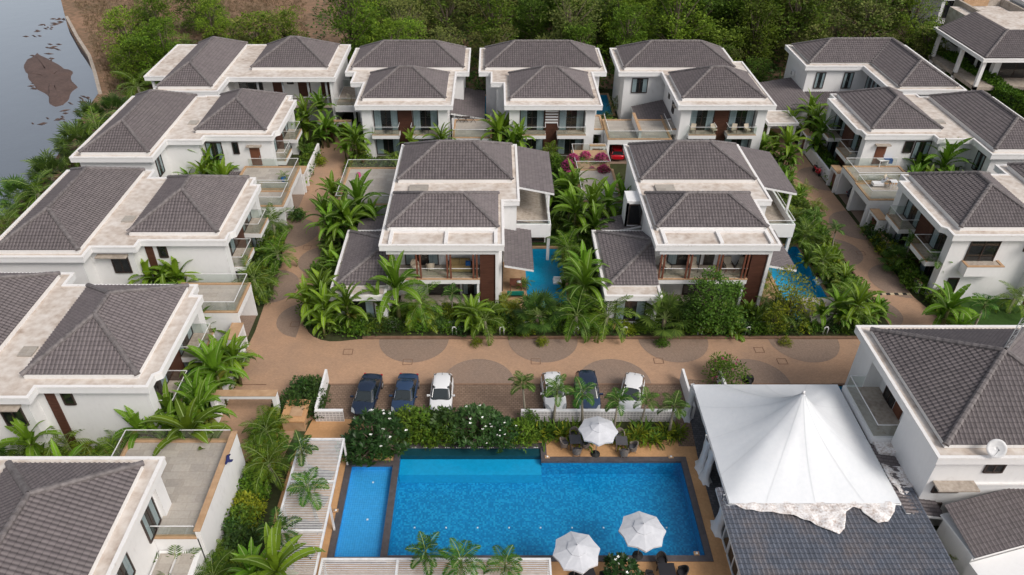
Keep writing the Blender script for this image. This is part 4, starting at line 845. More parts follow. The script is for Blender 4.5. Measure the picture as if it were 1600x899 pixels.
# far unfinished villas and low roofs in the top right corner
r = empty('villa', (70, 105, 0), 'unfinished villa with open columned veranda beyond the tall hedge', 'villa')
zz = 7.1; b = MB(); x0, y0, x1, y1 = 65.6, 98.8, 82.0, 112; m = 4.6
slope(b, (x0, y1, zz), (0, -1, 0), (1, 0, 0), .5, y1 - y0, m, lambda t: (0, y1 - y0 - t)); slope(b, (x0, y0, zz), (1, 0, 0), (0, 1, 0), .5, x1 - x0, m, lambda t: (t, x1 - x0))
rf = b.build('hip_roof', M['tile'], r); c = MB(); caps(c, (x0, y0, zz), (x0 + m, y0 + m, zz + m * .5)); c.build('ridge_tiles', M['ridge'], rf)
slab(r, rect(x0 - .4, y0 - .4, x1, y1 + .4), 6.6, 7.0)
quick('upper_roof', M['stain'], [(x0 + m + .1, y0 + m + .1, 7.0, x1, y1, 9.4), (x0 + 4.8, y1 + .5, 5, x1 - 4, y1 + 7, 8.2)], r)
quick('wall', M['white'], [(x0 + 4, y0 + 3.5, 0, x1, y1, 6.6), (x0 + 1.0, y1 - 3, 0, x0 + 4, y1, 3)], r)
quick('veranda_floor', M['stain2'], [(x0, y0, 2.6, x1, y0 + 3.5, 3.1), (x0, y0 + 3.5, 2.6, x0 + 4, y1, 3.1)], r)
each('column', M['white'], [(p[0], p[1], 0, p[0] + .45, p[1] + .45, 6.6) for p in ((x0, y0), (x0, y0 + 5.5), (x0, y1 - 1.0))], r)
for y in (103.2, 107): window(r, FM('L', x0 + 4), y, y + 2.8, 3.2, 6.0, False)
window(r, FM('F', y0 + 3.5), x0 + 5, x0 + 9, 3.2, 6, False, 1)
r = empty('villa', (72, 90, 0), 'white block with open bay at the right edge beyond the hedge', 'villa')
quick('wall', M['white'], [(71.5, 88, 0, 82, 96.4, 5.2)], r); quick('parapet', M['rim'], [(71.4, 87.9, 5.2, 82, 88.2, 5.7), (71.4, 88.2, 5.2, 71.7, 96.5, 5.7)], r); window(r, FM('L', 71.5), 89.5, 93.5, .4, 3.2, False); window(r, FM('F', 88), 73, 76, 2.4, 4.6, False)
r = empty('villa', (76, 128, 0), 'grey framed house with tall glazed bays at the top right', 'villa')
slab(r, rect(73, 126, 90, 138), 7.2, 7.6); quick('wall', M['white'], [(74.5, 128, 0, 89, 137, 7.2)], r)
each('column', M['white'], [(x, 126.2, 0, x + .5, 126.7, 7.2) for x in (73.2, 76.6, 80.0, 83.4)], r); quick('floor_band', M['white'], [(73.2, 126.7, 3.3, 88, 127.0, 3.8)], r)
for x in (75, 78.2, 81.6): window(r, FM('F', 128), x, x + 2.6, .5, 3.1, False); window(r, FM('F', 128), x, x + 2.6, 4, 6.8, False)
r = empty('roof_tank_house', (76, 118, 0), 'pale flat roofed block with orange lined parapet at the top right', 'building')
quick('wall', M['white'], [(72, 113.5, 0, 79.5, 121, 7.8)], r); quick('parapet', M['stain2'], [(72, 113.5, 7.8, 72.4, 121, 8.9), (72.4, 120.6, 7.8, 79.5, 121, 8.9), (79.1, 113.5, 7.8, 79.5, 120.6, 8.9), (72.4, 113.5, 7.8, 79.1, 113.9, 8.9)], r); quick('orange_panel', M['coping'], [(73, 120.3, 7.9, 77, 120.58, 8.8)], r)
window(r, FM('L', 72), 115, 118, 3, 5.5, False)
for (x, y, z, lb) in ((84, 100, 8, 'pale block at the right edge behind the unfinished villa'),):
    r = empty('villa', (x, y, 0), lb, 'building'); slab(r, rect(80, 112.5, 92, 122), 9, 9.5); quick('wall', M['white'], [(80.6, 113, 0, 91, 121, 9)], r)

# ------------------------------------------------------------------ garden walls, gates
def gwall(label, x0, y0, x1, y1, h=1.5, mat='white', cop=True):
    r = quick('garden_wall', M[mat], [(x0, y0, 0, x1, y1, h)]); tag(r, label, 'wall')
    if cop: quick('coping', M['coping'], [(x0 - .03, y0 - .03, h, x1 + .03, y1 + .03, h + .06)], r)
    return r
gwall('white lane wall left of the upper left lane by the wooden gate', -21.7, 76.5, -21.45, 84.6, 1.4, cop=False)
gwall('white lane wall below the third left villa garden', -20.75, 38.2, -20.5, 47.0, 1.3, cop=False)
gwall('low white wall beside the bottom left driveway', -21.0, 34.8, -20.8, 38.0, 1.2)
gwall('white lane wall behind the red scooter', 38.35, 76.7, 38.6, 84.5, 1.4, cop=False)
gwall('white hedge wall along the right row below its carports', 38.9, 55.5, 39.15, 66.0, 1.1)
gwall('white wall closing the small right lawn', 41.2, 47.0, 52, 47.3, 1.1)
gwall('low white wall curving by the small right lawn', 39.9, 49.5, 40.15, 54.6, .9)
gwall('long low white wall hidden in hedge before the middle villas', -14.5, 50.5, 8.5, 50.7, .55, cop=False)
gwall('low white wall in the hedge before the right middle villa', 8.6, 50.5, 26.6, 50.7, .55, cop=False)
gwall('tan paved pump cover by the right private pool', 27.2, 50.3, 30.9, 53.4, 1.1, 'stain', cop=False)
def gate(label, x0, x1, y, z=2.6, pier=True, wood=True):
    r = empty('gate_portal', ((x0 + x1) / 2, y, 0), label, 'gate')
    quick('beam', M['white'], [(x0, y, z - .3, x1, y + .6, z)], r); quick('coping', M['coping'], [(x0 - .03, y - .03, z, x1 + .03, y + .63, z + .05)], r)
    each('pier', M['white'], [(x0, y, 0, x0 + .3, y + .6, z - .3), (x1 - .3, y, 0, x1, y + .6, z - .3)], r)
    if wood: panel(r, FM('F', y + .1), x0 + .35, x0 + .35 + (x1 - x0) * .35, .1, z - .4, .05, 'door', 'gate_leaf')
    return r
gate('tan capped gate beam with wooden leaf at the top of the left lane', -22.2, -18.0, 88.2)
gate('tan capped gate beam across the bottom left driveway', -20.9, -16.0, 39.6, 2.4, wood=False)
def ygate(label, x, y0, y1, z=2.4):
    r = empty('gate_portal', (x, y0, 0), label, 'gate')
    quick('beam', M['white'], [(x - .45, y0, z - .3, x + .45, y1, z)], r); quick('coping', M['coping'], [(x - .48, y0 - .03, z, x + .48, y1 + .03, z + .06)], r)
    each('pier', M['white'], [(x - .45, y0, 0, x + .45, y0 + .25, z - .3), (x - .45, y1 - .25, 0, x + .45, y1, z - .3)], r)
    quick('gate_leaf', M['door'], [(x - .05, y0 + .25, .1, x + .05, y1 - .25, z - .4)], r)
ygate('small tan capped wooden gate below the third left villa carport', -21.1, 46.0, 48.1)
ygate('small tan capped wooden gate beside the upper left carport', -21.6, 74.6, 76.4)
ygate('small tan capped wooden gate by the red scooter', 38.6, 74.6, 76.6)
ygate('small tan capped wooden gate beside the lower right carport', 39.0, 64.6, 66.8)
ygate('brown wooden lane gate at the top of the right lane', 38.6, 84.6, 86.6)
# low bougainvillea terrace by the red car
r = empty('planted_terrace', (11, 78, 0), 'small terrace edged with pink flowers beside the red car', 'terrace')
quick('slab', M['coping'], [(9.0, 75.5, 2.3, 13.0, 80.2, 2.6)], r); quick('wall', M['white'], [(9.1, 75.6, 0, 9.3, 80.1, 2.3), (12.7, 75.6, 0, 12.9, 80.1, 2.3), (9.3, 79.9, 0, 12.7, 80.1, 2.3)], r); railing(r, [(9.05, 75.6), (9.05, 80.1), (12.95, 80.1), (12.95, 75.6)], 2.6, .8)
gate('tan capped entrance canopy beside the red car', 11.3, 13.2, 81.0, 2.7)

# parking walls: white end walls and the tiled lattice wall behind the cars
gp = 'white walls round the parking court'
def latt(label, x0, x1, y):
    r = quick('parking_wall', M['lattice'], [(x0, y, 0, x1, y + .2, 1.05)]); quick('wall_cap', M['white'], [(x0, y - .03, 1.05, x1, y + .23, 1.1)], r); tag(r, label, 'wall', gp)
    b = MB(); n = int((x1 - x0) / .24)
    for k in range(n + 1): b.box(x0 + (x1 - x0) * k / n - .02, y - .02, .02, x0 + (x1 - x0) * k / n + .02, y, 1.04)
    for k in range(5): b.box(x0, y - .02, .02 + k * .24, x1, y - .001, .06 + k * .24)
    b.build('lattice_ribs', M['rim'], r); g = MB()
    g.box(x0, y - .008, .03, x1, y - .002, 1.03); g.build('lattice_back', M['lattice'], r)
latt('long white lattice wall behind the right hand parked cars', 2.0, 13.5, 39.38)
latt('short white lattice wall at the left end of the parking court', -13.3, -11.2, 39.38)
def endwall(label, x, dx):
    b = MB(); b.poly([(x, 39.95, 0), (x + dx, 43.6, 0), (x + dx, 43.6, 1.0), (x, 39.95, 2.0), (x + .16, 39.95, 0), (x + dx + .16, 43.6, 0), (x + dx + .16, 43.6, 1.0), (x + .16, 39.95, 2.0)],
       [(0, 1, 2, 3), (4, 7, 6, 5), (0, 4, 5, 1), (1, 5, 6, 2), (2, 6, 7, 3), (3, 7, 4, 0)]); tag(b.build('parking_wall', M['white']), label, 'wall', gp)
def endw2(label, x, h0, h1):
    b = MB(); b.poly([(x, 39.6, 0), (x, 43.8, 0), (x, 43.8, h1), (x, 39.6, h0), (x + .18, 39.6, 0), (x + .18, 43.8, 0), (x + .18, 43.8, h1), (x + .18, 39.6, h0)],
       [(0, 1, 2, 3), (4, 7, 6, 5), (0, 4, 5, 1), (1, 5, 6, 2), (2, 6, 7, 3), (3, 7, 4, 0)]); tag(b.build('parking_wall', M['white']), label, 'wall', gp)
endw2('white sloping end wall at the left of the parking court', -13.3, 1.25, 1.25)
endw2('white end wall at the right of the parking court by the marquee', 14.75, 1.3, 1.3)
endw2('second white stub wall just right of the parking court', 17.7, 1.2, 1.2)
r = empty('service_box', (-15.2, 39, 0), 'orange tiled pump room roof left of the parking court', 'service box')
quick('wall', M['coping'], [(-15.5, 38.4, 0, -13.9, 40.5, 1.0)], r); quick('roof', M['deck'], [(-15.6, 38.3, 1.0, -13.8, 40.6, 1.12)], r); quick('hatch', M['coping'], [(-15.0, 38.8, 1.12, -14.1, 39.8, 1.18)], r)
# ------------------------------------------------------------------ pergolas
def pergola(label, x0, y0, x1, y1, z, along='Y', cuts=2):
    r = empty('pergola', (x0, y0, 0), label, 'pergola', 'white slatted pergolas by the pool')
    f = MB(); f.box(x0, y0, z - .12, x0 + .12, y1, z + .05); f.box(x1 - .12, y0, z - .12, x1, y1, z + .05); f.box(x0 + .12, y0, z - .12, x1 - .12, y0 + .12, z + .05); f.box(x0 + .12, y1 - .12, z - .12, x1 - .12, y1, z + .05)
    for k in range(1, cuts + 1):
        if along == 'Y': y = y0 + (y1 - y0) * k / (cuts + 1); f.box(x0 + .12, y - .07, z - .12, x1 - .12, y + .07, z + .052)
        else: x = x0 + (x1 - x0) * k / (cuts + 1); f.box(x - .07, y0 + .12, z - .12, x + .07, y1 - .12, z + .052)
    f.build('frame', M['metal'], r)
    s_ = MB(); n = int((y1 - y0) / .125)
    for k in range(n):
        y = y0 + .14 + (y1 - y0 - .28) * k / (n - 1); s_.box(x0 + .12, y, z - .02, x1 - .12, y + .045, z + .02)
    s_.build('slats', M['slat'], r)
    for x in (x0 + .02, x1 - .14):
        for y in (y0 + .05, (y0 + y1) / 2, y1 - .17): quick('post', M['metal'], [(x, y, 0, x + .12, y + .12, z - .12)], r)
pergola('tall white slatted pergola left of the shallow pool', -13.25, 24.2, -10.2, 35.3, 2.6)
pergola('wide white slatted pergola along the bottom edge of the pools', -10.05, 22.0, 3.3, 26.0, 2.6, 'X', 2)

# generic instancing: prototypes are lists of (name, mesh, sub list)
def proto(parts):
    return parts
def place(kind, parts, x, y, z=0, rz=0, s=1.0, label=None, cat=None, group=None, single=False):
    if single:
        o = bpy.data.objects.new(kind, parts[0][1]); COL.objects.link(o)
    else:
        o = bpy.data.objects.new(kind, None); COL.objects.link(o); o.empty_display_size = .2
        for p in parts:
            c = bpy.data.objects.new(p[0], p[1]); COL.objects.link(c); c.parent = o
            if len(p) > 2:
                for q in p[2]:
                    g_ = bpy.data.objects.new(q[0], q[1]); COL.objects.link(g_); g_.parent = c
            if len(p) > 3:
                for mname, kw in p[3]:
                    md = c.modifiers.new('m', mname)
                    for kk, vv in kw.items(): setattr(md, kk, vv)
    o.location = (x, y, z); o.rotation_euler = (0, 0, rz); o.scale = (s, s, s)
    return tag(o, label, cat, group)

# parasols
def parasol_parts():
    H_, r_ = 2.45, 1.38; c = MB(); n = 8
    def ring(rad, z, sag=0): return [Vector((rad * math.cos((k + .5) * math.pi / 4), rad * math.sin((k + .5) * math.pi / 4), z)) for k in range(8)]
    a = ring(r_, H_); m_ = ring(r_ * .36, H_ + .4)
    for k in range(8):
        A, B, C_, D_ = a[k], a[(k + 1) % 8], m_[(k + 1) % 8], m_[k]; mid = (A + B) / 2 * .955; mid.z = H_ + .06
        m2 = (C_ + D_) / 2; m2.z -= .01
        c.face([A, mid, m2, D_]); c.face([mid, B, C_, m2]); 
        c.face([A, mid, mid - Vector((0, 0, .13)), A - Vector((0, 0, .13))]); c.face([mid, B, B - Vector((0, 0, .13)), mid - Vector((0, 0, .13))])
    v = MB(); o_ = ring(r_ * .42, H_ + .41)
    for k in range(8):
        v.face([o_[k], o_[(k + 1) % 8], Vector((0, 0, H_ + .64))]); v.face([o_[k], o_[(k + 1) % 8], o_[(k + 1) % 8] - Vector((0, 0, .07)), o_[k] - Vector((0, 0, .07))])
    v.tube([(0, 0, H_ + .6), (0, 0, H_ + .76)], .035, 6)
    rb_ = MB()
    for k in range(8): rb_.tube([a[k] * .99 + Vector((0, 0, -.02)), m_[k] + Vector((0, 0, -.05)), Vector((0, 0, H_ + .56))], .015, 4)
    p = MB(); p.tube([(0, 0, .1), (0, 0, H_ + .6)], .03, 8); bs = MB(); bs.tube([(0, 0, 0), (0, 0, .09), (0, 0, .1), (0, 0, .25)], [.33, .32, .08, .06], 18)
    return [('canopy', c.mesh('canopy', [M['umb']]), [('vent', v.mesh('vent', [M['umb']])), ('ribs', rb_.mesh('ribs', [M['grey']]))]), ('pole', p.mesh('pole', [M['grey']])), ('base', bs.mesh('base', [M['black']]))]
pp = parasol_parts(); g = 'pale grey octagonal parasols by the pool'
place('parasol', pp, 7.22, 36.15, .04, .3, 1, 'pale grey parasol between two wicker table sets above the pool', 'parasol', g)
place('parasol', pp, 8.95, 27.9, .04, .38, 1.04, 'pale grey parasol overlapping the lower right pool edge', 'parasol', g)
place('parasol', pp, 4.85, 26.45, .04, .55, 1.04, 'pale grey parasol beside the end of the bottom pergola', 'parasol', g)
def table_mesh(mat, s_=.42, h=.74):
    t = MB(); t.box(-s_, -s_, h - .05, s_, s_, h); o_ = [('tabletop', t.mesh('tabletop', [mat]))]
    for a in (-1, 1):
        for b_ in (-1, 1): l_ = MB(); l_.box(a * (s_ - .05) - .03, b_ * (s_ - .05) - .03, 0, a * (s_ - .05) + .03, b_ * (s_ - .05) + .03, h - .05); o_.append(('leg', l_.mesh('leg', [mat])))
    return o_
def tub_chair(mat, cush):
    b = MB(); n = 14; vs = []
    for k in range(n + 1):
        an = R(-35 + 250 * k / n); h = .55 + .27 * max(0, math.sin(an)) ** 1.2
        for rr, z in ((.27, .2), (.33, h), (.27, h), (.23, .2)): vs.append((rr * math.cos(an), rr * math.sin(an) * 1.0, z))
    fs = [(k * 4 + q, k * 4 + (q + 1) % 4, (k + 1) * 4 + (q + 1) % 4, (k + 1) * 4 + q) for k in range(n) for q in range(4)] + [(0, 3, 2, 1), (n * 4, n * 4 + 1, n * 4 + 2, n * 4 + 3)]
    b.poly(vs, fs, 0, False)
    s_ = MB(); s_.tube([(0, 0, .22), (0, 0, .42), (0, 0, .44)], [.25, .27, .2], 14); o_ = [('backrest', b.mesh('backrest', [mat])), ('seat', s_.mesh('seat', [cush]))]
    for a in (-1, 1):
        for c in (-1, 1): l_ = MB(); l_.tube([(a * .2, c * .2, 0), (a * .18, c * .18, .24)], .02, 5); o_.append(('leg', l_.mesh('leg', [mat])))
    return o_
tb1 = table_mesh(M['tabletop']); tb2 = table_mesh(M['dtable'], .5); ch1 = tub_chair(M['wicker'], M['tabletop']); ch2 = tub_chair(M['dwicker'], M['dtable'])
X, Y = P(899, 688, .7); X2, Y2 = P(971, 690, .7)
place('patio_table', tb1, X, Y, .04, .05, 1, 'square charcoal table left of the upper parasol', 'table', 'charcoal patio tables'); place('patio_table', tb1, X2, Y2, .04, -.05, 1, 'square charcoal table right of the upper parasol', 'table', 'charcoal patio tables')
def chairs(cx, cy, specs, ch, where, col):
    for (dx, dy, rz, lb) in specs: place('tub_chair', ch, cx + dx, cy + dy, .04, rz, 1.12, '%s tub chair %s of the table %s' % (col, lb, where), 'chair', 'wicker tub chairs')
chairs(X, Y, [(0, .72, 0, 'on the far side'), (-.78, -.1, math.pi / 2, 'on the left'), (.72, -.15, -math.pi / 2, 'on the right'), (.05, -.8, math.pi, 'on the near side')], ch1, 'left of the upper parasol', 'brown grey')
chairs(X2, Y2, [(0, .72, 0, 'on the far side'), (.78, -.35, -math.pi / 2, 'on the right'), (.1, -.8, math.pi, 'on the near side')], ch1, 'right of the upper parasol', 'brown grey')
X, Y = P(1042, 893, .7)
place('patio_table', tb2, X, Y, .04, 0, 1, 'black square table at the bottom edge below the pool corner', 'table', 'charcoal patio tables')
chairs(X, Y, [(-.15, .85, 0, 'on the far side'), (.95, .05, -math.pi / 2, 'on the right'), (-1.0, -.25, math.pi / 2, 'on the left')], ch2, 'below the pool corner', 'black')
X, Y = P(918, 899, .7)
place('patio_table', tb2, X, Y - .15, .04, .2, 1, 'black square table half hidden under the bottom left parasol', 'table', 'charcoal patio tables')
chairs(X, Y, [(.95, -.05, -math.pi / 2, 'on the right')], ch2, 'under the bottom left parasol', 'black')
# loungers seen through the pergola slats
def lounge_parts(fab):
    f = MB(); f.box(-.33, -.95, .24, .33, .95, .32); 
    for a in (-.28, .28):
        for b_ in (-.8, .8): f.box(a - .03, b_ - .03, 0, a + .03, b_ + .03, .24)
    c = MB(); c.box(-.3, -.93, .32, .3, .35, .4); c.poly([(-.3, .35, .32), (.3, .35, .32), (.3, .95, .62), (-.3, .95, .62), (-.3, .35, .4), (.3, .35, .4), (.3, .92, .7), (-.3, .92, .7)], [(0, 3, 2, 1), (4, 5, 6, 7), (0, 1, 5, 4), (1, 2, 6, 5), (2, 3, 7, 6), (3, 0, 4, 7)])
    return [('frame', f.mesh('frame', [M['dwicker']])), ('mattress', c.mesh('mattress', [fab]))]
lp = lounge_parts(M['tabletop'])
for k, (px, py) in enumerate(((500, 741), (490, 780), (480, 822), (470, 860))):
    X, Y = P(px, py, .3); place('sun_lounger', lp, X, Y, .04, 1.35, 1, 'dark sun lounger under the left pergola slats, %s from its far end' % ['first', 'second', 'third', 'fourth'][k], 'sun lounger', 'loungers under the left pergola')

# planter boxes and skimmer lids on the deck
for k, (px, py, lb) in enumerate(((855, 716, 'small cream pool skimmer lid at the left of the upper deck'), (1048, 716, 'small cream pool skimmer lid at the right of the upper deck'), (1088, 867, 'small cream pool skimmer lid by the lower right pool corner'), (525, 800, 'small cream skimmer lid left of the shallow pool'))):
    X, Y = P(px, py); b = MB(); b.box(X - .17, Y - .13, .03, X + .17, Y + .13, .13); o = b.build('skimmer_lid', M['coping']); tag(o, lb, 'pool lid'); q = MB(); q.tube([(X, Y, .13), (X, Y, .17)], .08, 10); q.build('knob', M['rim'], o)
# ------------------------------------------------------------------ marquee
r = empty('marquee', (20, 35, 0), 'large white peaked marquee canopy over the clubhouse terrace', 'marquee')
def tent_z(x, y):
    u = abs(x - cx_) / (mx1 - mx0) * 2; v = abs(y - cy_) / (my1 - my0) * 2; dd = max(u, v); qq = 2 + 14 * dd ** 2.5; e = min(1, (u ** qq + v ** qq) ** (1 / qq)) if dd > 0 else 0; h = 1 - e; an = math.atan2(y - cy_, x - cx_)
    z = mz + (pz - mz) * (.52 * h + .36 * h ** 2.2 + .12 * h ** 5.0)
    return z + .045 * math.sin(an * 12 + .6 * math.sin(an * 3)) * (1 - dd) * dd * 1.8 + .015 * math.sin(an * 37 + 1) * (1 - dd) * dd * 2 + .025 * math.sin(x * 2.3 + y * 1.7) * (1 - dd)
mx0, mx1, my0, my1, mz, pz = 14.55, 25.15, 29.55, 40.15, 3.05, 7.45
N = 56; cx_, cy_ = (mx0 + mx1) / 2 + .0, (my0 + my1) / 2; vs = []; b = MB()
for j in range(N + 1):
    for i in range(N + 1):
        x = mx0 + (mx1 - mx0) * i / N; y = my0 + (my1 - my0) * j / N
        u = abs(x - cx_) / (mx1 - mx0) * 2; v = abs(y - cy_) / (my1 - my0) * 2
        dd = max(u, v); qq = 2 + 14 * dd ** 2.5; e = min(1, (u ** qq + v ** qq) ** (1 / qq)) if dd > 0 else 0
        h = (1 - e); z = mz + (pz - mz) * (.52 * h + .36 * h ** 2.2 + .12 * h ** 5.0)
        an = math.atan2(y - cy_, x - cx_)
        z += .03 * math.sin(an * 12 + .6 * math.sin(an * 3)) * (1 - dd) * dd * 1.8 + .012 * math.sin(an * 37 + 1) * (1 - dd) * dd * 2 + .025 * math.sin(x * 2.3 + y * 1.7) * (1 - dd)
        
        z = tent_z(x, y); vs.append((x, y, z))
b.poly(vs, [(j * (N + 1) + i, j * (N + 1) + i + 1, (j + 1) * (N + 1) + i + 1, (j + 1) * (N + 1) + i) for j in range(N) for i in range(N)], 0, True)
can = b.build('canopy', M['tent'], r)
sm = MB()
for k in range(0, 24, 2):
    an = k * math.pi / 12 + (math.pi / 4 if k % 6 == 3 else .02); an = k * math.pi / 12; dx, dy = math.cos(an), math.sin(an); Rm = min(5.28 / max(abs(dx), .001), 5.28 / max(abs(dy), .001)); w_ = .03; pr_p = None
    for q in range(33):
        rr = Rm * (.02 + .975 * q / 32); x, y = cx_ + dx * rr, cy_ + dy * rr; A, B = (x - dy * w_, y + dx * w_, tent_z(x - dy * w_, y + dx * w_) + .012), (x + dy * w_, y - dx * w_, tent_z(x + dy * w_, y - dx * w_) + .012)
        if pr_p: sm.face([pr_p[0], pr_p[1], B, A], 0, None, True)
        pr_p = (A, B)
sm.build('seams', noisemat('grey_canvas_seam', [(.3, (.63, .655, .68)), (.7, (.69, .705, .72))], 2, 4, .6, .3), can)
f = MB()
for (a, c_) in (((mx0, my0), (mx1, my0)), ((mx1, my0), (mx1, my1)), ((mx1, my1), (mx0, my1)), ((mx0, my1), (mx0, my0))):
    for k in range(24):
        p = [a[q] + (c_[q] - a[q]) * k / 24 for q in (0, 1)]; p2 = [a[q] + (c_[q] - a[q]) * (k + 1) / 24 for q in (0, 1)]; w0 = .3 + .05 * math.sin(k * 1.9); w1 = .3 + .05 * math.sin((k + 1) * 1.9)
        f.face([(*p, mz - .08), (*p2, mz - .08), (*p2, mz - .02 - w1), (*p, mz - .02 - w0)])
f.build('valance', M['tent'], can)
pf = MB(); pf.tube([(mx0, my0, mz - .1), (mx1, my0, mz - .1)], .05, 6); pf.tube([(mx0, my1, mz - .1), (mx1, my1, mz - .1)], .05, 6); pf.tube([(mx0, my0, mz - .1), (mx0, my1, mz - .1)], .05, 6); pf.tube([(mx1, my0, mz - .1), (mx1, my1, mz - .1)], .05, 6)
pf.build('frame', M['metal'], r); q = MB(); q.tube([(cx_, cy_, pz - .15), (cx_, cy_, pz + .02)], [.12, .08], 8); q.build('finial', M['metal'], r)
for (x, y) in ((mx0, my0), (mx0, my1), (mx1, my0), (mx1, my1), (mx0, 34.8)):
    q = MB(); q.tube([(x, y, 0), (x, y, mz - .1)], .05, 8); q.build('post', M['metal'], r)
def curtain(x, y, seed, h=2.95):
    rnd = random.Random(seed); q = MB(); n = 14; L = 8; vs = []
    for k in range(L + 1):
        t = k / L; z = h * (1 - t) + .06; wd = .28 + .2 * abs(t - .45) + (.25 if t > .9 else 0)
        for i in range(n):
            an = i * 2 * math.pi / n; rr = wd * (.8 + .2 * (i % 2)) * (1 + .08 * rnd.uniform(-1, 1)); vs.append((x + rr * math.cos(an) * .7 - .12 * t, y + rr * math.sin(an) * 1.3, z))
    q.poly(vs, [(k * n + i, k * n + (i + 1) % n, (k + 1) * n + (i + 1) % n, (k + 1) * n + i) for k in range(L) for i in range(n)], 0, True)
    q.build('tied_curtain', M['tent'], r)
curtain(mx0 + .05, my1 - .25, 1); curtain(mx0, 34.9, 2); curtain(mx0 + .1, 34.0, 4); curtain(mx0 - .05, my0 + .35, 3)
# loose dirty cloth lying over the tiles
def drape(label, pts, zf, seed):
    bm = bmesh.new(); rnd = random.Random(seed)
    vs = [bm.verts.new((p[0], p[1], 0)) for p in pts]; es = [bm.edges.new((vs[i], vs[(i + 1) % len(vs)])) for i in range(len(vs))]
    bmesh.ops.triangle_fill(bm, use_beauty=True, edges=es)
    for _ in range(4): bmesh.ops.subdivide_edges(bm, edges=[e for e in bm.edges if e.calc_length() > .22], cuts=1, use_grid_fill=True)
    for v in bm.verts:
        x, y = v.co.x, v.co.y; v.co.z = zf(x, y) + .10 + .05 * math.sin(x * 6 + math.sin(y * 5)) + .04 * math.sin(y * 8 + x * 3) + rnd.uniform(-.012, .012)
    for f_ in bm.faces:
        f_.smooth = True
        if f_.normal.z < 0: f_.normal_flip()
    me = bpy.data.meshes.new('draped_cloth'); bm.to_mesh(me); bm.free(); me.materials.append(M['cloth']); o = bpy.data.objects.new('draped_cloth', me); COL.objects.link(o)
    s_ = o.modifiers.new('solid', 'SOLIDIFY'); s_.thickness = .03
    return tag(o, label, 'cloth')
zr = lambda x, y: 2.66 + (min(y, 30.9) - 20.5) * .03
pz_ = [P(x, y, 3.0) for x, y in [(1140, 786), (1400, 784), (1398, 800), (1388, 815), (1372, 818), (1352, 803), (1345, 795), (1332, 793), (1322, 800), (1320, 826), (1312, 834), (1290, 826), (1262, 814), (1240, 806), (1200, 800), (1165, 796)]]
drape('crumpled dirty white cloth hanging from the front of the marquee over the tiles', pz_, zr, 5)
pz2 = [P(x, y, 2.9) for x, y in [(1376, 727), (1400, 729), (1428, 731), (1433, 745), (1425, 765), (1412, 777), (1402, 768), (1392, 757), (1385, 748)]]
drape('crumpled stained cloth on the small tiled roof right of the marquee', pz2, lambda x, y: 2.95 - (x - 25.2) * .18, 8)

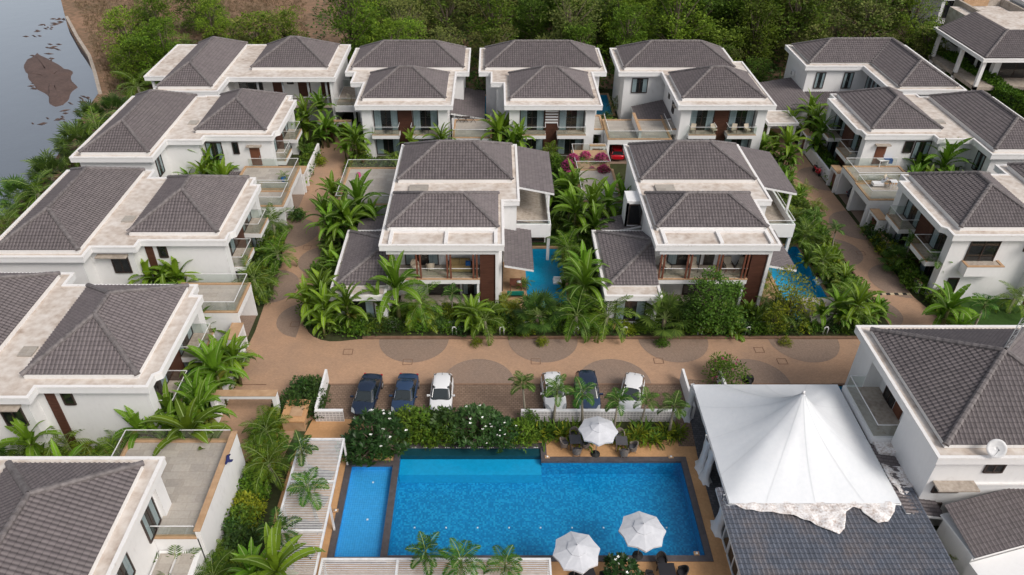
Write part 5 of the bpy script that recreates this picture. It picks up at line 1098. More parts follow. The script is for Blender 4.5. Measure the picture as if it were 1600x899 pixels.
# ------------------------------------------------------------------ cars
def car_parts(paint, L=4.3, W=1.78, Hh=1.5, kind='hatch', roofcol=None):
    """nose towards -Y"""
    hw = W / 2; zb = .28; belt = .92 if kind != 'sedan' else .86
    # body side profile stations along y (front -> rear): (y, half width, hood/deck height)
    st = [(-L / 2, .50, .52), (-L / 2 + .05, .72, .64), (-L / 2 + .3, .91, .74), (-L / 2 + .75, 1, .86), (-L / 2 + 1.25, 1, belt), (0, 1, belt + .02), (L / 2 - .8, 1, belt + .04), (L / 2 - .3, .95, belt + .03), (L / 2 - .08, .80, belt - .03), (L / 2, .62, belt - .14)]
    b = MB(); rows = []
    for (y, f_, zt) in st:
        w_ = hw * f_; zl = zb + (.08 if abs(y) > L / 2 - .1 else 0)
        rows.append([(-w_ * .9, y, zl), (-w_, y, zl + .14), (-w_ * 1.0, y, zl + (zt - zl) * .6), (-w_ * .955, y, zt - .05), (-w_ * .86, y, zt), (-w_ * .4, y, zt + .04), (0, y, zt + .05), (w_ * .4, y, zt + .04), (w_ * .86, y, zt), (w_ * .955, y, zt - .05), (w_ * 1.0, y, zl + (zt - zl) * .6), (w_, y, zl + .14), (w_ * .9, y, zl)])
    n = 13; vs = [v for r_ in rows for v in r_]; fs = [(k * n + q, k * n + (q + 1) % n, (k + 1) * n + (q + 1) % n, (k + 1) * n + q) for k in range(len(rows) - 1) for q in range(n)]
    fs += [tuple(range(n))[::-1], tuple((len(rows) - 1) * n + q for q in range(n))]
    b.poly(vs, fs, 0, True); body = b.mesh('body', [paint])
    # cabin ring: lower and upper outlines
    yf0, yf1 = -L / 2 + 1.05, -L / 2 + 1.85
    yr1, yr0 = (L / 2 - .55, L / 2 - .14) if kind == 'hatch' else (L / 2 - 1.35, L / 2 - .65)
    z0 = belt; z1 = Hh; wl = hw * .90; wu = hw * .68
    lo = [(-wl, yf0 + .1, z0), (wl, yf0 + .1, z0), (wl * .98, yr0, z0 + .03), (-wl * .98, yr0, z0 + .03)]
    g_ = MB()
    g_.poly([(-wl * .8, yf0 - .06, z0), (wl * .8, yf0 - .06, z0), (wl, yf0 + .15, z0), (wl * .97, yr0 - .1, z0 + .02), (wl * .8, yr0, z0 + .03), (-wl * .8, yr0, z0 + .03), (-wl * .97, yr0 - .1, z0 + .02), (-wl, yf0 + .15, z0),
             (-wu * .85, yf1 - .03, z1 - .06), (wu * .85, yf1 - .03, z1 - .06), (wu, yf1 + .1, z1 - .06), (wu, yr1 - .1, z1 - .07), (wu * .85, yr1, z1 - .08), (-wu * .85, yr1, z1 - .08), (-wu, yr1 - .1, z1 - .07), (-wu, yf1 + .1, z1 - .06)],
            [(k, (k + 1) % 8, 8 + (k + 1) % 8, 8 + k) for k in range(8)] + [tuple(range(8, 16))], 0, False)
    glass = g_.mesh('windows', [M['carglass']])
    rf = MB(); rr = []
    for (y, f_, z) in ((yf1 - .16, .84, z1 - .11), (yf1 + .12, 1.0, z1 - .03), ((yf1 + yr1) / 2, 1.05, z1 + .02), (yr1 - .2, 1.0, z1 - .03), (yr1 + .12, .80, z1 - .13)):
        w_ = wu * f_ * 1.04; rr.append([(-w_, y, z - .05), (-w_ * .88, y, z + .005), (-w_ * .4, y, z + .03), (w_ * .4, y, z + .03), (w_ * .88, y, z + .005), (w_, y, z - .05)])
    vs = [v for r_ in rr for v in r_]; rf.poly(vs, [(k * 6 + q, k * 6 + q + 1, (k + 1) * 6 + q + 1, (k + 1) * 6 + q) for k in range(4) for q in range(5)], 0, True)
    for s_ in (-1, 1):   # pillars and rails
        rf.tube([(s_ * wl * .86, yf0 + .02, z0 + .02), (s_ * wu * .96, yf1 - .02, z1 - .05)], .045, 5)
        rf.tube([(s_ * wu * 1.02, yf1, z1 - .06), (s_ * wu * 1.03, yr1, z1 - .07)], .04, 5)
        rf.tube([(s_ * wl * .93, yr0 - .08, z0 + .03), (s_ * wu * .97, yr1, z1 - .06)], .065, 5)
        rf.tube([(s_ * wl * 1.0, (yf0 + yr0) / 2 + .12, z0 + .02), (s_ * wu * 1.02, (yf1 + yr1) / 2 + .05, z1 - .05)], .03, 5)
    roof = rf.mesh('roof', [roofcol or paint])
    parts = [('body', body, [], [('SUBSURF', {'levels': 2, 'render_levels': 2})]), ('windows', glass, [], [('BEVEL', {'width': .12, 'segments': 4, 'limit_method': 'NONE'})]), ('roof', roof, [], [('SUBSURF', {'levels': 2, 'render_levels': 2})])]
    def wheel(x, y):
        t = MB(); t.tube([(x - .1, y, .32), (x - .085, y, .32), (x + .085, y, .32), (x + .1, y, .32)], [.26, .32, .32, .26], 18); m_ = MB(); m_.tube([(x - .105, y, .32), (x + .105, y, .32)], .2, 14)
        return ('wheel', t.mesh('wheel', [M['black']]), [('rim', m_.mesh('rim', [M['grey']]))])
    for x in (-hw + .1, hw - .1):
        for y in (-L / 2 + .82, L / 2 - .78): parts.append(wheel(x, y))
    for s_ in (-1, 1):
        h_ = MB(); h_.poly([(s_ * hw * .5, -L / 2 + .02, .62), (s_ * hw * .84, -L / 2 + .14, .66), (s_ * hw * .90, -L / 2 + .5, .78), (s_ * hw * .70, -L / 2 + .38, .80), (s_ * hw * .5, -L / 2 + .08, .71)], [(0, 1, 2, 3, 4)]); parts.append(('headlight', h_.mesh('headlight', [M['lamp']])))
        t_ = MB(); t_.box(s_ * hw * .66, L / 2 - .08, .66, s_ * hw * .84, L / 2 - .005, .78); parts.append(('tail_light', t_.mesh('tail_light', [M['red']])))
        mi_ = MB(); mi_.poly([(s_ * hw * .93, yf0 + .32, .92), (s_ * (hw + .2), yf0 + .26, .95), (s_ * (hw + .2), yf0 + .38, .95), (s_ * hw * .93, yf0 + .42, .92), (s_ * hw * .95, yf0 + .3, 1.05), (s_ * (hw + .19), yf0 + .25, 1.08), (s_ * (hw + .19), yf0 + .37, 1.08), (s_ * hw * .95, yf0 + .4, 1.05)],
            [(0, 3, 2, 1), (4, 5, 6, 7), (0, 1, 5, 4), (1, 2, 6, 5), (2, 3, 7, 6), (3, 0, 4, 7)]); parts.append(('mirror', mi_.mesh('mirror', [paint])))
    an = MB(); an.tube([(0, yr1 - .25, z1), (0, yr1 - .1, z1 + .14)], .015, 4); parts.append(('aerial', an.mesh('aerial', [M['black']])))
    gr = MB(); gr.box(-hw * .42, -L / 2 - .015, .42, hw * .42, -L / 2 + .06, .56); parts.append(('grille', gr.mesh('grille', [M['black']])))
    wp = MB()
    for s_ in (0, 1): wp.tube([(-.45 + s_ * .5, yf0 - .02, z0 + .04), (-.05 + s_ * .5, yf0 + .14, z0 + .15)], .012, 4)
    parts.append(('wiper', wp.mesh('wiper', [M['black']])))
    return parts
def carpaint(name, c, rough=.22):
    m, n, l, b_ = base(name, rough, .6); b_.inputs['Base Color'].default_value = (*c, 1); b_.inputs['Coat Weight'].default_value = .6; b_.inputs['Coat Roughness'].default_value = .05; return m
M['carglass'] = carpaint('car_glass', (.015, .022, .024), .04)
M['lamp'] = carpaint('clear_lamp', (.35, .37, .38), .1)
pw, pn, pn2, pr_ = carpaint('white_car_paint', (.72, .72, .72), .35), carpaint('navy_car_paint', (.008, .018, .042)), carpaint('slate_blue_car_paint', (.018, .042, .095)), carpaint('bright_red_paint', (.45, .004, .015))
g = 'cars parked in the court above the pool'
def putcar(px, py, parts, rz, label, s=1.0):
    X, Y = P(px, py, 1.4); Y += .45; place('parked_car', parts, X, Y, .06, rz, s, label, 'car', g)
putcar(571, 612, car_parts(pn, 4.3, 1.76, 1.46, 'sedan'), -.10, 'black blue car at the left end of the parking court')
putcar(631, 611, car_parts(pn2, 4.2, 1.76, 1.44, 'sedan'), -.06, 'dark navy car between the black car and a white car')
putcar(689, 612, car_parts(pw, 3.9, 1.74, 1.52, 'hatch'), -.01, 'white hatchback third from the left in the parking court')
putcar(866, 609, car_parts(pw, 3.8, 1.74, 1.5, 'hatch'), .06, 'white car with black mirrors behind a slim palm')
putcar(920, 609, car_parts(pn2, 4.0, 1.8, 1.6, 'hatch', pn), .0, 'dark blue car with roof rails between two white cars')
putcar(990, 612, car_parts(pw, 3.9, 1.76, 1.55, 'hatch'), -.27, 'white car parked at a slant at the right of the court')
place('parked_car', car_parts(pr_, 4.0, 1.75, 1.4, 'hatch'), 15.0, 84.0, .07, math.pi - .05, 1, 'bright red car inside the twin bay carport', 'car', g)
place('parked_car', car_parts(pn, 4.2, 1.75, 1.5, 'hatch'), 41.2, 72.7, .07, math.pi / 2, 1, 'dark car deep inside the carport by the red scooter', 'car', g)
# scooter
r = empty('scooter', (37.9, 79.2, .04), 'red motor scooter parked against the white lane wall', 'scooter', None, .15)
def loc(name, mat, fn, parent):
    b_ = MB(); fn(b_); me = b_.mesh(name, [mat]); o_ = bpy.data.objects.new(name, me); COL.objects.link(o_); o_.parent = parent; return o_
loc('body', pr_, lambda b_: (b_.tube([(0, .75, .62), (0, .35, .72), (0, 0, .6), (0, -.05, .4)], [.1, .2, .18, .1], 8), b_.tube([(0, -.65, .35), (0, -.55, .75), (0, -.48, .95)], [.12, .2, .08], 8), b_.box(-.15, -.5, .28, .15, .1, .34)), r)
loc('seat', M['black'], lambda b_: b_.tube([(0, .7, .78), (0, .35, .84), (0, .05, .76)], [.08, .15, .1], 8), r)
loc('handlebar', M['black'], lambda b_: b_.tube([(-.32, -.4, 1.0), (0, -.5, 1.02), (.32, -.4, 1.0)], .025, 6), r)
for y in (-.68, .6): loc('wheel', M['black'], lambda b_: b_.tube([(-.05, y, .25), (.05, y, .25)], .25, 14), r)

# ------------------------------------------------------------------ terrace things
def armchair_parts(fab, wood):
    s_ = MB(); s_.box(-.3, -.3, .36, .3, .3, .48); s_.poly([(-.3, .22, .45), (.3, .22, .45), (.3, .45, 1.0), (-.3, .45, 1.0), (-.3, .32, .42), (.3, .32, .42), (.3, .55, .98), (-.3, .55, .98)], [(0, 1, 2, 3), (4, 7, 6, 5), (3, 2, 6, 7), (0, 3, 7, 4), (1, 5, 6, 2)])
    f_ = MB()
    for a in (-.34, .34):
        f_.tube([(a, -.3, 0), (a, -.3, .58)], .025, 5); f_.tube([(a, .42, 0), (a, .4, .6)], .025, 5); f_.tube([(a, -.34, .6), (a, .44, .6)], .03, 5)
    return [('cushion', s_.mesh('cushion', [fab])), ('frame', f_.mesh('frame', [wood]))]
ac1 = armchair_parts(M['cushion'], M['dtable']); ac2 = armchair_parts(M['cushion'], M['post']); tubp = tub_chair(M['cushion'], M['cushion'])
z = 3.43
for (x, y, rz, lb) in ((-6.95, 54.3, .5, 'left pale tub chair on the left middle villa veranda'), (-5.6, 54.3, 3.3, 'right pale tub chair on the left middle villa veranda')): place('armchair', tubp, x, y, z, rz, 1.2, lb, 'chair', 'veranda armchairs')
r = empty('sofa', (-3.0, 54.2, z), 'ochre two seat sofa with blue pillow on the left veranda', 'sofa')
quick('seat', M['ochre'], [(-3.95, 53.85, z + .15, -2.05, 54.6, z + .48)], r); quick('backrest', M['ochre'], [(-3.85, 54.55, z + .3, -3.02, 54.8, z + .98), (-2.98, 54.55, z + .3, -2.15, 54.8, z + .98)], r)
quick('arm', M['frame'], [(-4.08, 53.85, z, -3.96, 54.8, z + .66), (-2.04, 53.85, z, -1.92, 54.8, z + .66)], r); quick('pillow', M['bluecloth'], [(-2.5, 54.3, z + .48, -2.08, 54.5, z + .9)], r)
for k, (x, rz) in enumerate(((-8.3, .6), (-5.9, .0), (-3.1, .1), (-2.0, -.5))):
    if k < 4: place('armchair', ac1, 23.2 + x + (.2 if k < 2 else .5), 54.3, z, rz, 1.1, 'pale cushioned armchair on the right veranda, %s from the left' % ['first', 'second', 'third', 'fourth'][k], 'chair', 'veranda armchairs')
place('coffee_table', table_mesh(M['post'], .4, .42), 20.75, 54.4, z, 0, 1, 'low wooden table between two chairs on the right veranda', 'table')
for k, (x, lb) in enumerate(((23.7, 'first'), (26.2, 'second'), (28.6, 'third'), (30.2, 'fourth'))):
    place('balcony_chair', ac2, x, 83.2, 3.45, (.3 if k % 2 else -.3), .95, 'white cushioned chair on the fourth back villa balcony, %s from the left' % lb, 'chair', 'back villa balcony chairs')
for k, x in enumerate((-12.5, -8.2)): place('balcony_table', tb2, x, 83.2, 3.45, 0, .8, 'small dark table on the %s balcony of the second back villa' % ['left', 'right'][k], 'table')
place('rattan_chair', tubp, -18.8, 93.3, 3.36, 2.5, 1.3, 'round rattan chair on the far back link terrace', 'chair')
b = MB(); b.box(-17.9, 96.5, 3.36, -16.7, 97.3, 3.75); b.box(-17.9, 97.15, 3.75, -16.7, 97.3, 4.1); tag(b.build('outdoor_bench', M['metal']), 'white bench on the far back link terrace', 'bench')
r = empty('garden_bench', (1.9, 55.0, .1), 'green cushioned bench by the left private pool', 'bench')
quick('seat', M['green'], [(1.2, 54.7, .35, 2.7, 55.2, .5)], r); quick('backrest', M['green'], [(1.2, 54.55, .5, 2.7, 54.7, .85)], r); each('leg', M['post'], [(1.25, 54.75, .09, 1.35, 55.15, .35), (2.55, 54.75, .09, 2.65, 55.15, .35)], r)
place('patio_table', table_mesh(M['post'], .55), 2.0, 56.2, .1, 0, 1, 'brown table with white ring beside the green bench', 'table')
b = MB(); b.tube([(2.3, 56.15, .85), (2.3, 56.15, .9)], .22, 14); tag(b.build('tray', M['metal']), 'round white tray on the brown poolside table', 'tray')
place('tub_chair', ch2, 25.6, 53.8, .1, 1.0, 1.1, 'black wicker chair left of the pair by the right private pool', 'chair', 'wicker tub chairs'); place('tub_chair', ch2, 26.1, 52.9, .1, 2.6, 1.0, 'small dark chair right of the pair by the right private pool', 'chair', 'wicker tub chairs')
# right row terrace items
zt = 3.4
X, Y = P(1374, 287, 3.6); b = MB(); b.box(X - .7, Y - .3, zt, X + .4, Y + .35, zt + .3); b.poly([(X + .2, Y - .3, zt + .3), (X + .2, Y + .35, zt + .3), (X + .65, Y + .35, zt + .9), (X + .65, Y - .3, zt + .9)], [(0, 1, 2, 3)]); o = b.build('lounge_chair', M['metal']); tag(o, 'white plastic lounge chair on the lower right carport terrace', 'lounge chair')
X, Y = P(1388, 284, 3.8); place('terrace_chair', ac2, X, Y, zt, .8, 1, 'brown wooden chair left of the white table on the right terrace', 'chair'); 
X, Y = P(1397, 284, 4.1); place('terrace_table', table_mesh(M['metal'], .35), X, Y, zt, 0, 1, 'small white table on the lower right carport terrace', 'table')
X, Y = P(1380, 252, 3.9); place('terrace_table', table_mesh(M['metal'], .5), X - .2, Y, zt, .2, 1, 'white table with blue cloth on the upper right carport terrace', 'table')
b = MB(); b.box(X, Y - .3, zt + .76, X + .9, Y + .4, zt + .8); b.box(X + .5, Y - .34, zt + .3, X + .9, Y - .3, zt + .8); tag(b.build('blue_cloth', M['bluecloth']), 'blue patterned cloth over the white terrace table', 'cloth')
X, Y = P(560, 275, 3.3); b = MB(); b.tube([(X, Y - .5, 3.3), (X + .1, Y - .1, 3.38), (X - .05, Y + .3, 3.36), (X + .1, Y + .6, 3.28)], [.1, .22, .2, .08], 7); tag(b.build('towel_heap', M['pink']), 'pink and white towel heap on the grey left terrace', 'towel')
X, Y = P(1070 / 3.0078, 600 + 355 / 3.0078, 4.1); b = MB(); b.tube([(X, Y - .45, 4.12), (X + .06, Y - .1, 4.17), (X - .04, Y + .2, 4.15), (X + .05, Y + .4, 4.1)], [.05, .13, .1, .04], 6); b.tube([(X + .12, Y - .2, 4.1), (X + .2, Y, 3.95), (X + .2, Y + .2, 3.8)], [.06, .1, .04], 6); tag(b.build('dark_cloth', plain('navy_cloth', (.03, .035, .12), .9, .1)), 'crumpled navy and white cloth on the bottom left parapet', 'cloth')
X, Y = P(728, 192, 3.4); b = MB()
for k in range(3): b.tube([(X - 1.2 + k * .9, Y, 3.4), (X - .6 + k * .9, Y + .5, 4.0)], .03, 5); b.tube([(X - .6 + k * .9, Y, 3.4), (X - 1.2 + k * .9, Y + .5, 4.0)], .03, 5)
b.box(X - .5, Y, 3.95, X + .5, Y + .5, 4.0); tag(b.build('folding_rack', M['frame']), 'dark folding rack on the terrace between back villas', 'rack')
# street furniture along the road edge
def bollard_parts():
    b_ = MB()
    for s_ in (-.14, .14): b_.tube([(s_, 0, 0), (s_, 0, .55), (s_ * .5, 0, .68)], .045, 6)
    b_.tube([(-.08, 0, .68), (.08, 0, .68)], .045, 6); return [('garden_lamp', b_.mesh('garden_lamp', [M['metal']]))]
bp = bollard_parts()
for k, px in enumerate((710, 784, 900, 976, 1093, 1167, 1288)):
    X, Y = P(px, 524); place('light_hoop', bp, X, Y, .05, 0, 1.2, 'white hoop lamp at the main road hedge, %s from the left' % ['first', 'second', 'third', 'fourth', 'fifth', 'sixth', 'seventh'][k], 'garden lamp', 'white hoop lamps in the road hedge', single=True)
b = MB(); X, Y = P(1347, 492, .8); b.box(X - .25, Y, 0, X - .18, Y + .06, 1.0); b.box(X - .4, Y - .03, .8, X + .25, Y, 1.7); o = b.build('lane_sign', M['metal']); tag(o, 'small white sign board in the corner hedge of the right lane', 'sign'); quick('mark', M['frame'], [(X - .25, Y - .04, 1.05, X + .1, Y - .031, 1.12), (X - .2, Y - .04, 1.3, X + .05, Y - .031, 1.37)], o)
b = MB(); X, Y = P(1168, 598, .2); b.tube([(X, Y, .2), (X + .05, Y, .2), (X + .25, Y, .2)], [.28, .3, .28], 12); b.box(X - .2, Y + .1, 0, X + .5, Y + .5, .5); tag(b.build('round_flood_lamp', M['black']), 'small round black lamp beside the road above the marquee', 'lamp')
b = MB(); X, Y = P(1340, 578, .6); b.tube([(X, Y, .05), (X, Y, 1.0)], .06, 6); b.box(X - .3, Y - .1, .85, X + .1, Y + .1, 1.05); tag(b.build('road_camera', M['black']), 'small black fixture on a post beside the bottom right villa', 'post lamp')
# ------------------------------------------------------------------ plants: prototypes
rnd = random.Random(11)
def rv(): 
    while True:
        v = Vector((rnd.uniform(-1, 1), rnd.uniform(-1, 1), rnd.uniform(-1, 1)))
        if .05 < v.length < 1: return v.normalized()
def leaf(b, p, dr, nr, L, W, mi=0):
    dr = dr.normalized(); s_ = dr.cross(nr)
    if s_.length < .01: s_ = Vector((1, 0, 0))
    s_ = s_.normalized() * W / 2
    b.face([p, p + dr * L * .5 + s_, p + dr * L, p + dr * L * .5 - s_], mi)
def cluster(b, c, rad, n, L, W, mi=0, flat=.75, out=None):
    for _ in range(n):
        d_ = rv(); d_.z = abs(d_.z) * 1.2 - .25 if rnd.random() < .8 else d_.z
        p = c + Vector((d_.x * rad, d_.y * rad, d_.z * rad * flat)) * (rnd.random() ** .35)
        dr = (d_ + rv() * .7); dr.z *= .6; nr = (Vector((0, 0, 1)) + rv() * .7)
        leaf(b, p, dr, nr, L * rnd.uniform(.7, 1.25), W * rnd.uniform(.7, 1.2), mi)
def tree_proto(H_, cr, nclump, per, L, W, mat, trunk_r=.16, spread=1.0, low=.35, mat2=None):
    t = MB(); b = MB(); top = H_ - cr * .6
    t.tube([(0, 0, -.1), (.08, .05, top * .5), (.0, .1, top)], [trunk_r, trunk_r * .75, trunk_r * .4], 7)
    cen = []
    for k in range(nclump):
        a = rnd.uniform(0, 2 * math.pi); q = rnd.random() ** .55; zz = rnd.uniform(low, 1)
        rr = cr * spread * q * math.sqrt(max(.08, 1 - ((zz - .55) / .62) ** 2))
        cen.append(Vector((rr * math.cos(a), rr * math.sin(a), H_ * zz - cr * .12)))
    for c in cen:
        if rnd.random() < .5: s0 = Vector((0.03, .05, min(top * .9, max(.4, c.z * .55)))); t.tube([s0, (s0 + c) / 2 + Vector((0, 0, .15)), c], [trunk_r * .4, trunk_r * .25, .02], 5)
        cluster(b, c, cr * rnd.uniform(.24, .42), int(per * rnd.uniform(.6, 1.2)), L, W, 1 if (mat2 and rnd.random() < .3) else 0)
    return [('trunk', t.mesh('trunk', [M['trunk']])), ('crown', b.mesh('crown', [M[mat], M[mat2 or mat]]))]
def shrub_proto(r_, h_, ncl, per, L, W, mat, fl=None, nfl=0, fs=.09):
    b = MB()
    for k in range(ncl):
        a = rnd.uniform(0, 2 * math.pi); q = rnd.random() ** .5; c = Vector((r_ * q * math.cos(a), r_ * q * math.sin(a), h_ * (1 - .55 * q * q) * rnd.uniform(.35, 1)))
        cluster(b, c, r_ * .34, per, L, W, 0, .8)
    for k in range(6):
        a = k * 1.1; b.tube([(0, 0, 0), (r_ * .35 * math.cos(a), r_ * .35 * math.sin(a), h_ * .7)], [.03, .012], 4, 1)
    ms = [M[mat], M['trunk']]
    if fl:
        ms.append(M[fl])
        for k in range(nfl):
            a = rnd.uniform(0, 2 * math.pi); q = rnd.random() ** .5; c = Vector((r_ * 1.05 * q * math.cos(a), r_ * 1.05 * q * math.sin(a), h_ * (1.12 - .75 * q * q)))
            for j in range(7): leaf(b, c + rv() * fs * .6, Vector((rnd.uniform(-1, 1), rnd.uniform(-1, 1), .3)), Vector((0, 0, 1)) + rv() * .3, fs * 1.3, fs, 2)
    return [('hedge_shrub', b.mesh('shrub_foliage', ms))]
def blade(b, base_, az, L, W, rise, droop, mi=0, rib=1, seg=8, tear=.0):
    """one arching banana-type leaf"""
    p = Vector(base_); el = rise; d_h = Vector((math.cos(az), math.sin(az), 0)); side = Vector((-math.sin(az), math.cos(az), 0)); pts = []
    st = L / seg
    for k in range(seg + 1):
        pts.append((p.copy(), el)); p += (d_h * math.cos(el) + Vector((0, 0, math.sin(el)))) * st; el -= droop / seg * (1 + .8 * k / seg)
    prof = [.16, .62, .9, 1, 1, .96, .85, .6, .08]; tw = rnd.uniform(-.25, .25)
    ed = []
    for k, (q, e) in enumerate(pts):
        w_ = W / 2 * prof[min(8, int(k * 8 / seg))]; up = (Vector((0, 0, math.cos(e))) - d_h * math.sin(e)); s2 = side * math.cos(tw) + up * math.sin(tw)
        ed.append((q + s2 * w_ + up * w_ * .28, q, q - s2 * w_ + up * w_ * .28, up))
    for k in range(seg):
        g1 = rnd.uniform(0, tear); 
        a, c = ed[k], ed[k + 1]
        b.face([a[1], c[1], c[0].lerp(a[0], g1 * .5), a[0]], mi); b.face([a[1], a[2], c[2].lerp(a[2], g1 * .5), c[1]], mi)
        s3 = side * .022
        b.face([a[1] + s3 + a[3] * .02, a[1] - s3 + a[3] * .02, c[1] - s3 + c[3] * .02, c[1] + s3 + c[3] * .02], rib)
def banana_proto(h=2.0, n=10, L=2.3, W=.5, stems=1):
    s_ = MB(); b = MB()
    for q in range(stems):
        ox, oy = (0, 0) if q == 0 else (rnd.uniform(-.9, .9), rnd.uniform(-.9, .9)); hh = h * (1 if q == 0 else rnd.uniform(.55, .9)); f_ = hh / h
        s_.tube([(ox, oy, 0), (ox, oy, hh * .6), (ox + .03, oy, hh)], [.16 * f_, .12 * f_, .06], 7)
        for k in range(n):
            t = k / (n - 1); az = k * 2.4 + rnd.uniform(-.4, .4) + q
            blade(b, (ox, oy, hh - .35 * t), az, L * f_ * rnd.uniform(.8, 1.12), W * rnd.uniform(.85, 1.15), R(84 - 44 * t + rnd.uniform(-8, 8)), R(30 + 72 * t), tear=.35)
    # drop the shared vertices: each leaf stays its own island
    me = b.mesh('leaves', [M['banana'], M['midrib']]); weld(me)
    return [('stem', s_.mesh('stem', [M['pstem']])), ('leaves', me)]
def weld(me):
    bm = bmesh.new(); bm.from_mesh(me); bmesh.ops.remove_doubles(bm, verts=bm.verts, dist=.0005); bm.to_mesh(me); bm.free()
def frond(b, base_, az, L, rise, droop, ll=.5, n=20, mi=0, rib=1, lw=.05, hang=.35):
    p = Vector(base_); el = rise; d_h = Vector((math.cos(az), math.sin(az), 0)); side = Vector((-math.sin(az), math.cos(az), 0)); pts = [p.copy()]; st = L / n
    for k in range(n):
        dv = d_h * math.cos(el) + Vector((0, 0, math.sin(el))); q = p + dv * st; up = Vector((0, 0, math.cos(el))) - d_h * math.sin(el); t = (k + 1) / n
        if k > n * .16:
            w_ = ll * math.sin(math.pi * (.12 + .84 * t) ** .8) ** .7
            for s_ in (-1, 1):
                dr = side * s_ + dv * (.45 + .5 * t) + Vector((0, 0, -hang)) * rnd.uniform(.5, 1.5) + up * .25
                leaf(b, p, dr, up + rv() * .2, w_ * rnd.uniform(.85, 1.1), lw, mi)
        p = q; el -= droop / n * (1 + t); pts.append(p.copy())
    b.tube(pts[::3] + [pts[-1]], [.022] * (len(pts[::3])) + [.008], 3, rib, False)
def palm_proto(h, n, L, mat='palm', trunk='pale_trunk', tr=.085, ll=.5, rise=(75, 5), lw=.06, droop=(50, 100), lean=.15, shaft=True, nf=20):
    s_ = MB(); b = MB(); s_.tube([(0, 0, -.05), (lean * .3, 0, h * .4), (lean, 0, h)], [tr * 1.5, tr, tr * .8], 8)
    if shaft: s_.tube([(lean, 0, h - .05), (lean, 0, h + .45)], [tr * .95, tr * .5], 7, 1)
    for k in range(n):
        t = k / (n - 1); frond(b, (lean, 0, h + (.35 if shaft else .1) - .2 * t), k * 2.4 + rnd.uniform(-.3, .3), L * rnd.uniform(.85, 1.1), R(rise[0] + (rise[1] - rise[0]) * t), R(droop[0] + (droop[1] - droop[0]) * t), ll, nf, lw=lw)
    return [('trunk', s_.mesh('trunk', [M[trunk], M['pstem']])), ('fronds', b.mesh('fronds', [M[mat], M['midrib']]))]
def clump_palm(n, L, mat='palm', ll=.45, h=.5, lw=.06):
    "many-stemmed palm clump with fronds from near the ground"
    s_ = MB(); b = MB()
    for q in range(4):
        a = q * 1.6; ox, oy = .35 * math.cos(a), .35 * math.sin(a); hh = h * rnd.uniform(.7, 1.6); s_.tube([(ox * .5, oy * .5, 0), (ox, oy, hh)], [.06, .04], 5)
        for k in range(n // 4): frond(b, (ox, oy, hh), rnd.uniform(0, 6.28), L * rnd.uniform(.7, 1.1), R(rnd.uniform(35, 85)), R(rnd.uniform(50, 100)), ll, 16, lw=lw)
    return [('stems', s_.mesh('stems', [M['pstem']])), ('fronds', b.mesh('fronds', [M[mat], M['midrib']]))]
def fan_proto(h, n, L=1.3, FR=.85):
    s_ = MB(); b = MB(); s_.tube([(0, 0, 0), (0, 0, h)], [.17, .12], 8)
    for k in range(n):
        t = k / (n - 1); az = k * 2.4 + rnd.uniform(-.2, .2); el = R(75 - 95 * t); d_ = Vector((math.cos(az) * math.cos(el), math.sin(az) * math.cos(el), math.sin(el))); c = Vector((0, 0, h)) + d_ * L * rnd.uniform(.8, 1.1)
        b.tube([(0, 0, h), c], [.02, .012], 3, 1, False); side = d_.cross(Vector((0, 0, 1))).normalized(); up = side.cross(d_)
        for q in range(17):
            an = R(-125 + 250 * q / 16); dr = d_ * math.cos(an) + side * math.sin(an) - Vector((0, 0, .18 + .25 * abs(math.sin(an)))) + up * .1
            leaf(b, c, dr, up, FR * rnd.uniform(.85, 1.1), .12)
    return [('trunk', s_.mesh('trunk', [M['trunk']])), ('leaves', b.mesh('leaves', [M['fan'], M['midrib']]))]
def strap_proto(n=46, L=.85, mat='yshrub', W=.09):
    b = MB()
    for k in range(n):
        az = rnd.uniform(0, 6.28); r0 = rnd.uniform(0, .4); blade(b, (r0 * math.cos(az), r0 * math.sin(az), 0), az + rnd.uniform(-.5, .5), L * rnd.uniform(.7, 1.2), W, R(rnd.uniform(45, 88)), R(rnd.uniform(40, 110)), 0, 0, 5)
    me = b.mesh('strap_leaves', [M[mat]]); weld(me); return [('strap_leaves', me)]
def rosette_proto(r_, h_, n, L, W, mat, nfl=0):
    "frangipani type: forked limbs each ending in a rosette of long leaves"
    s_ = MB(); b = MB(); s_.tube([(0, 0, 0), (0, 0, h_ * .3)], [.13, .1], 7)
    f = MB(); tips = []
    for k in range(n):
        a = rnd.uniform(0, 6.28); q = rnd.random() ** .5; tips.append(Vector((r_ * q * math.cos(a), r_ * q * math.sin(a), h_ * (1 - .6 * q * q) * rnd.uniform(.62, 1))))
    for c in tips:
        if rnd.random() < .5: s_.tube([(0, 0, h_ * .28), (c.x * .55, c.y * .55, h_ * .28 + (c.z - h_ * .28) * .45), tuple(c)], [.06, .04, .025], 5)
        for j in range(11):
            az = j * 2.4 + rnd.random(); el = rnd.uniform(-.25, .85); leaf(b, c - Vector((0, 0, .03)), Vector((math.cos(az) * math.cos(el), math.sin(az) * math.cos(el), math.sin(el))), Vector((0, 0, 1)) + rv() * .2, L * rnd.uniform(.75, 1.15), W)
    pr = [('trunk', s_.mesh('trunk', [M['trunk']])), ('leaves', b.mesh('leaves', [M[mat]]))]
    for c in sorted(tips, key=lambda c: -c.z + rnd.uniform(0, h_ * 1.3))[:nfl]:
        f = MB(); mid = c + Vector((0, 0, .2))
        for j in range(6):
            az = rnd.uniform(0, 6.28); leaf(f, mid, Vector((math.cos(az), math.sin(az), .3)), Vector((0, 0, 1)) + rv() * .2, .11, .08)
        mf = f.mesh('flower', [M['flower']]); weld(mf); pr.append(('flower', mf))
    return pr
PR = {}
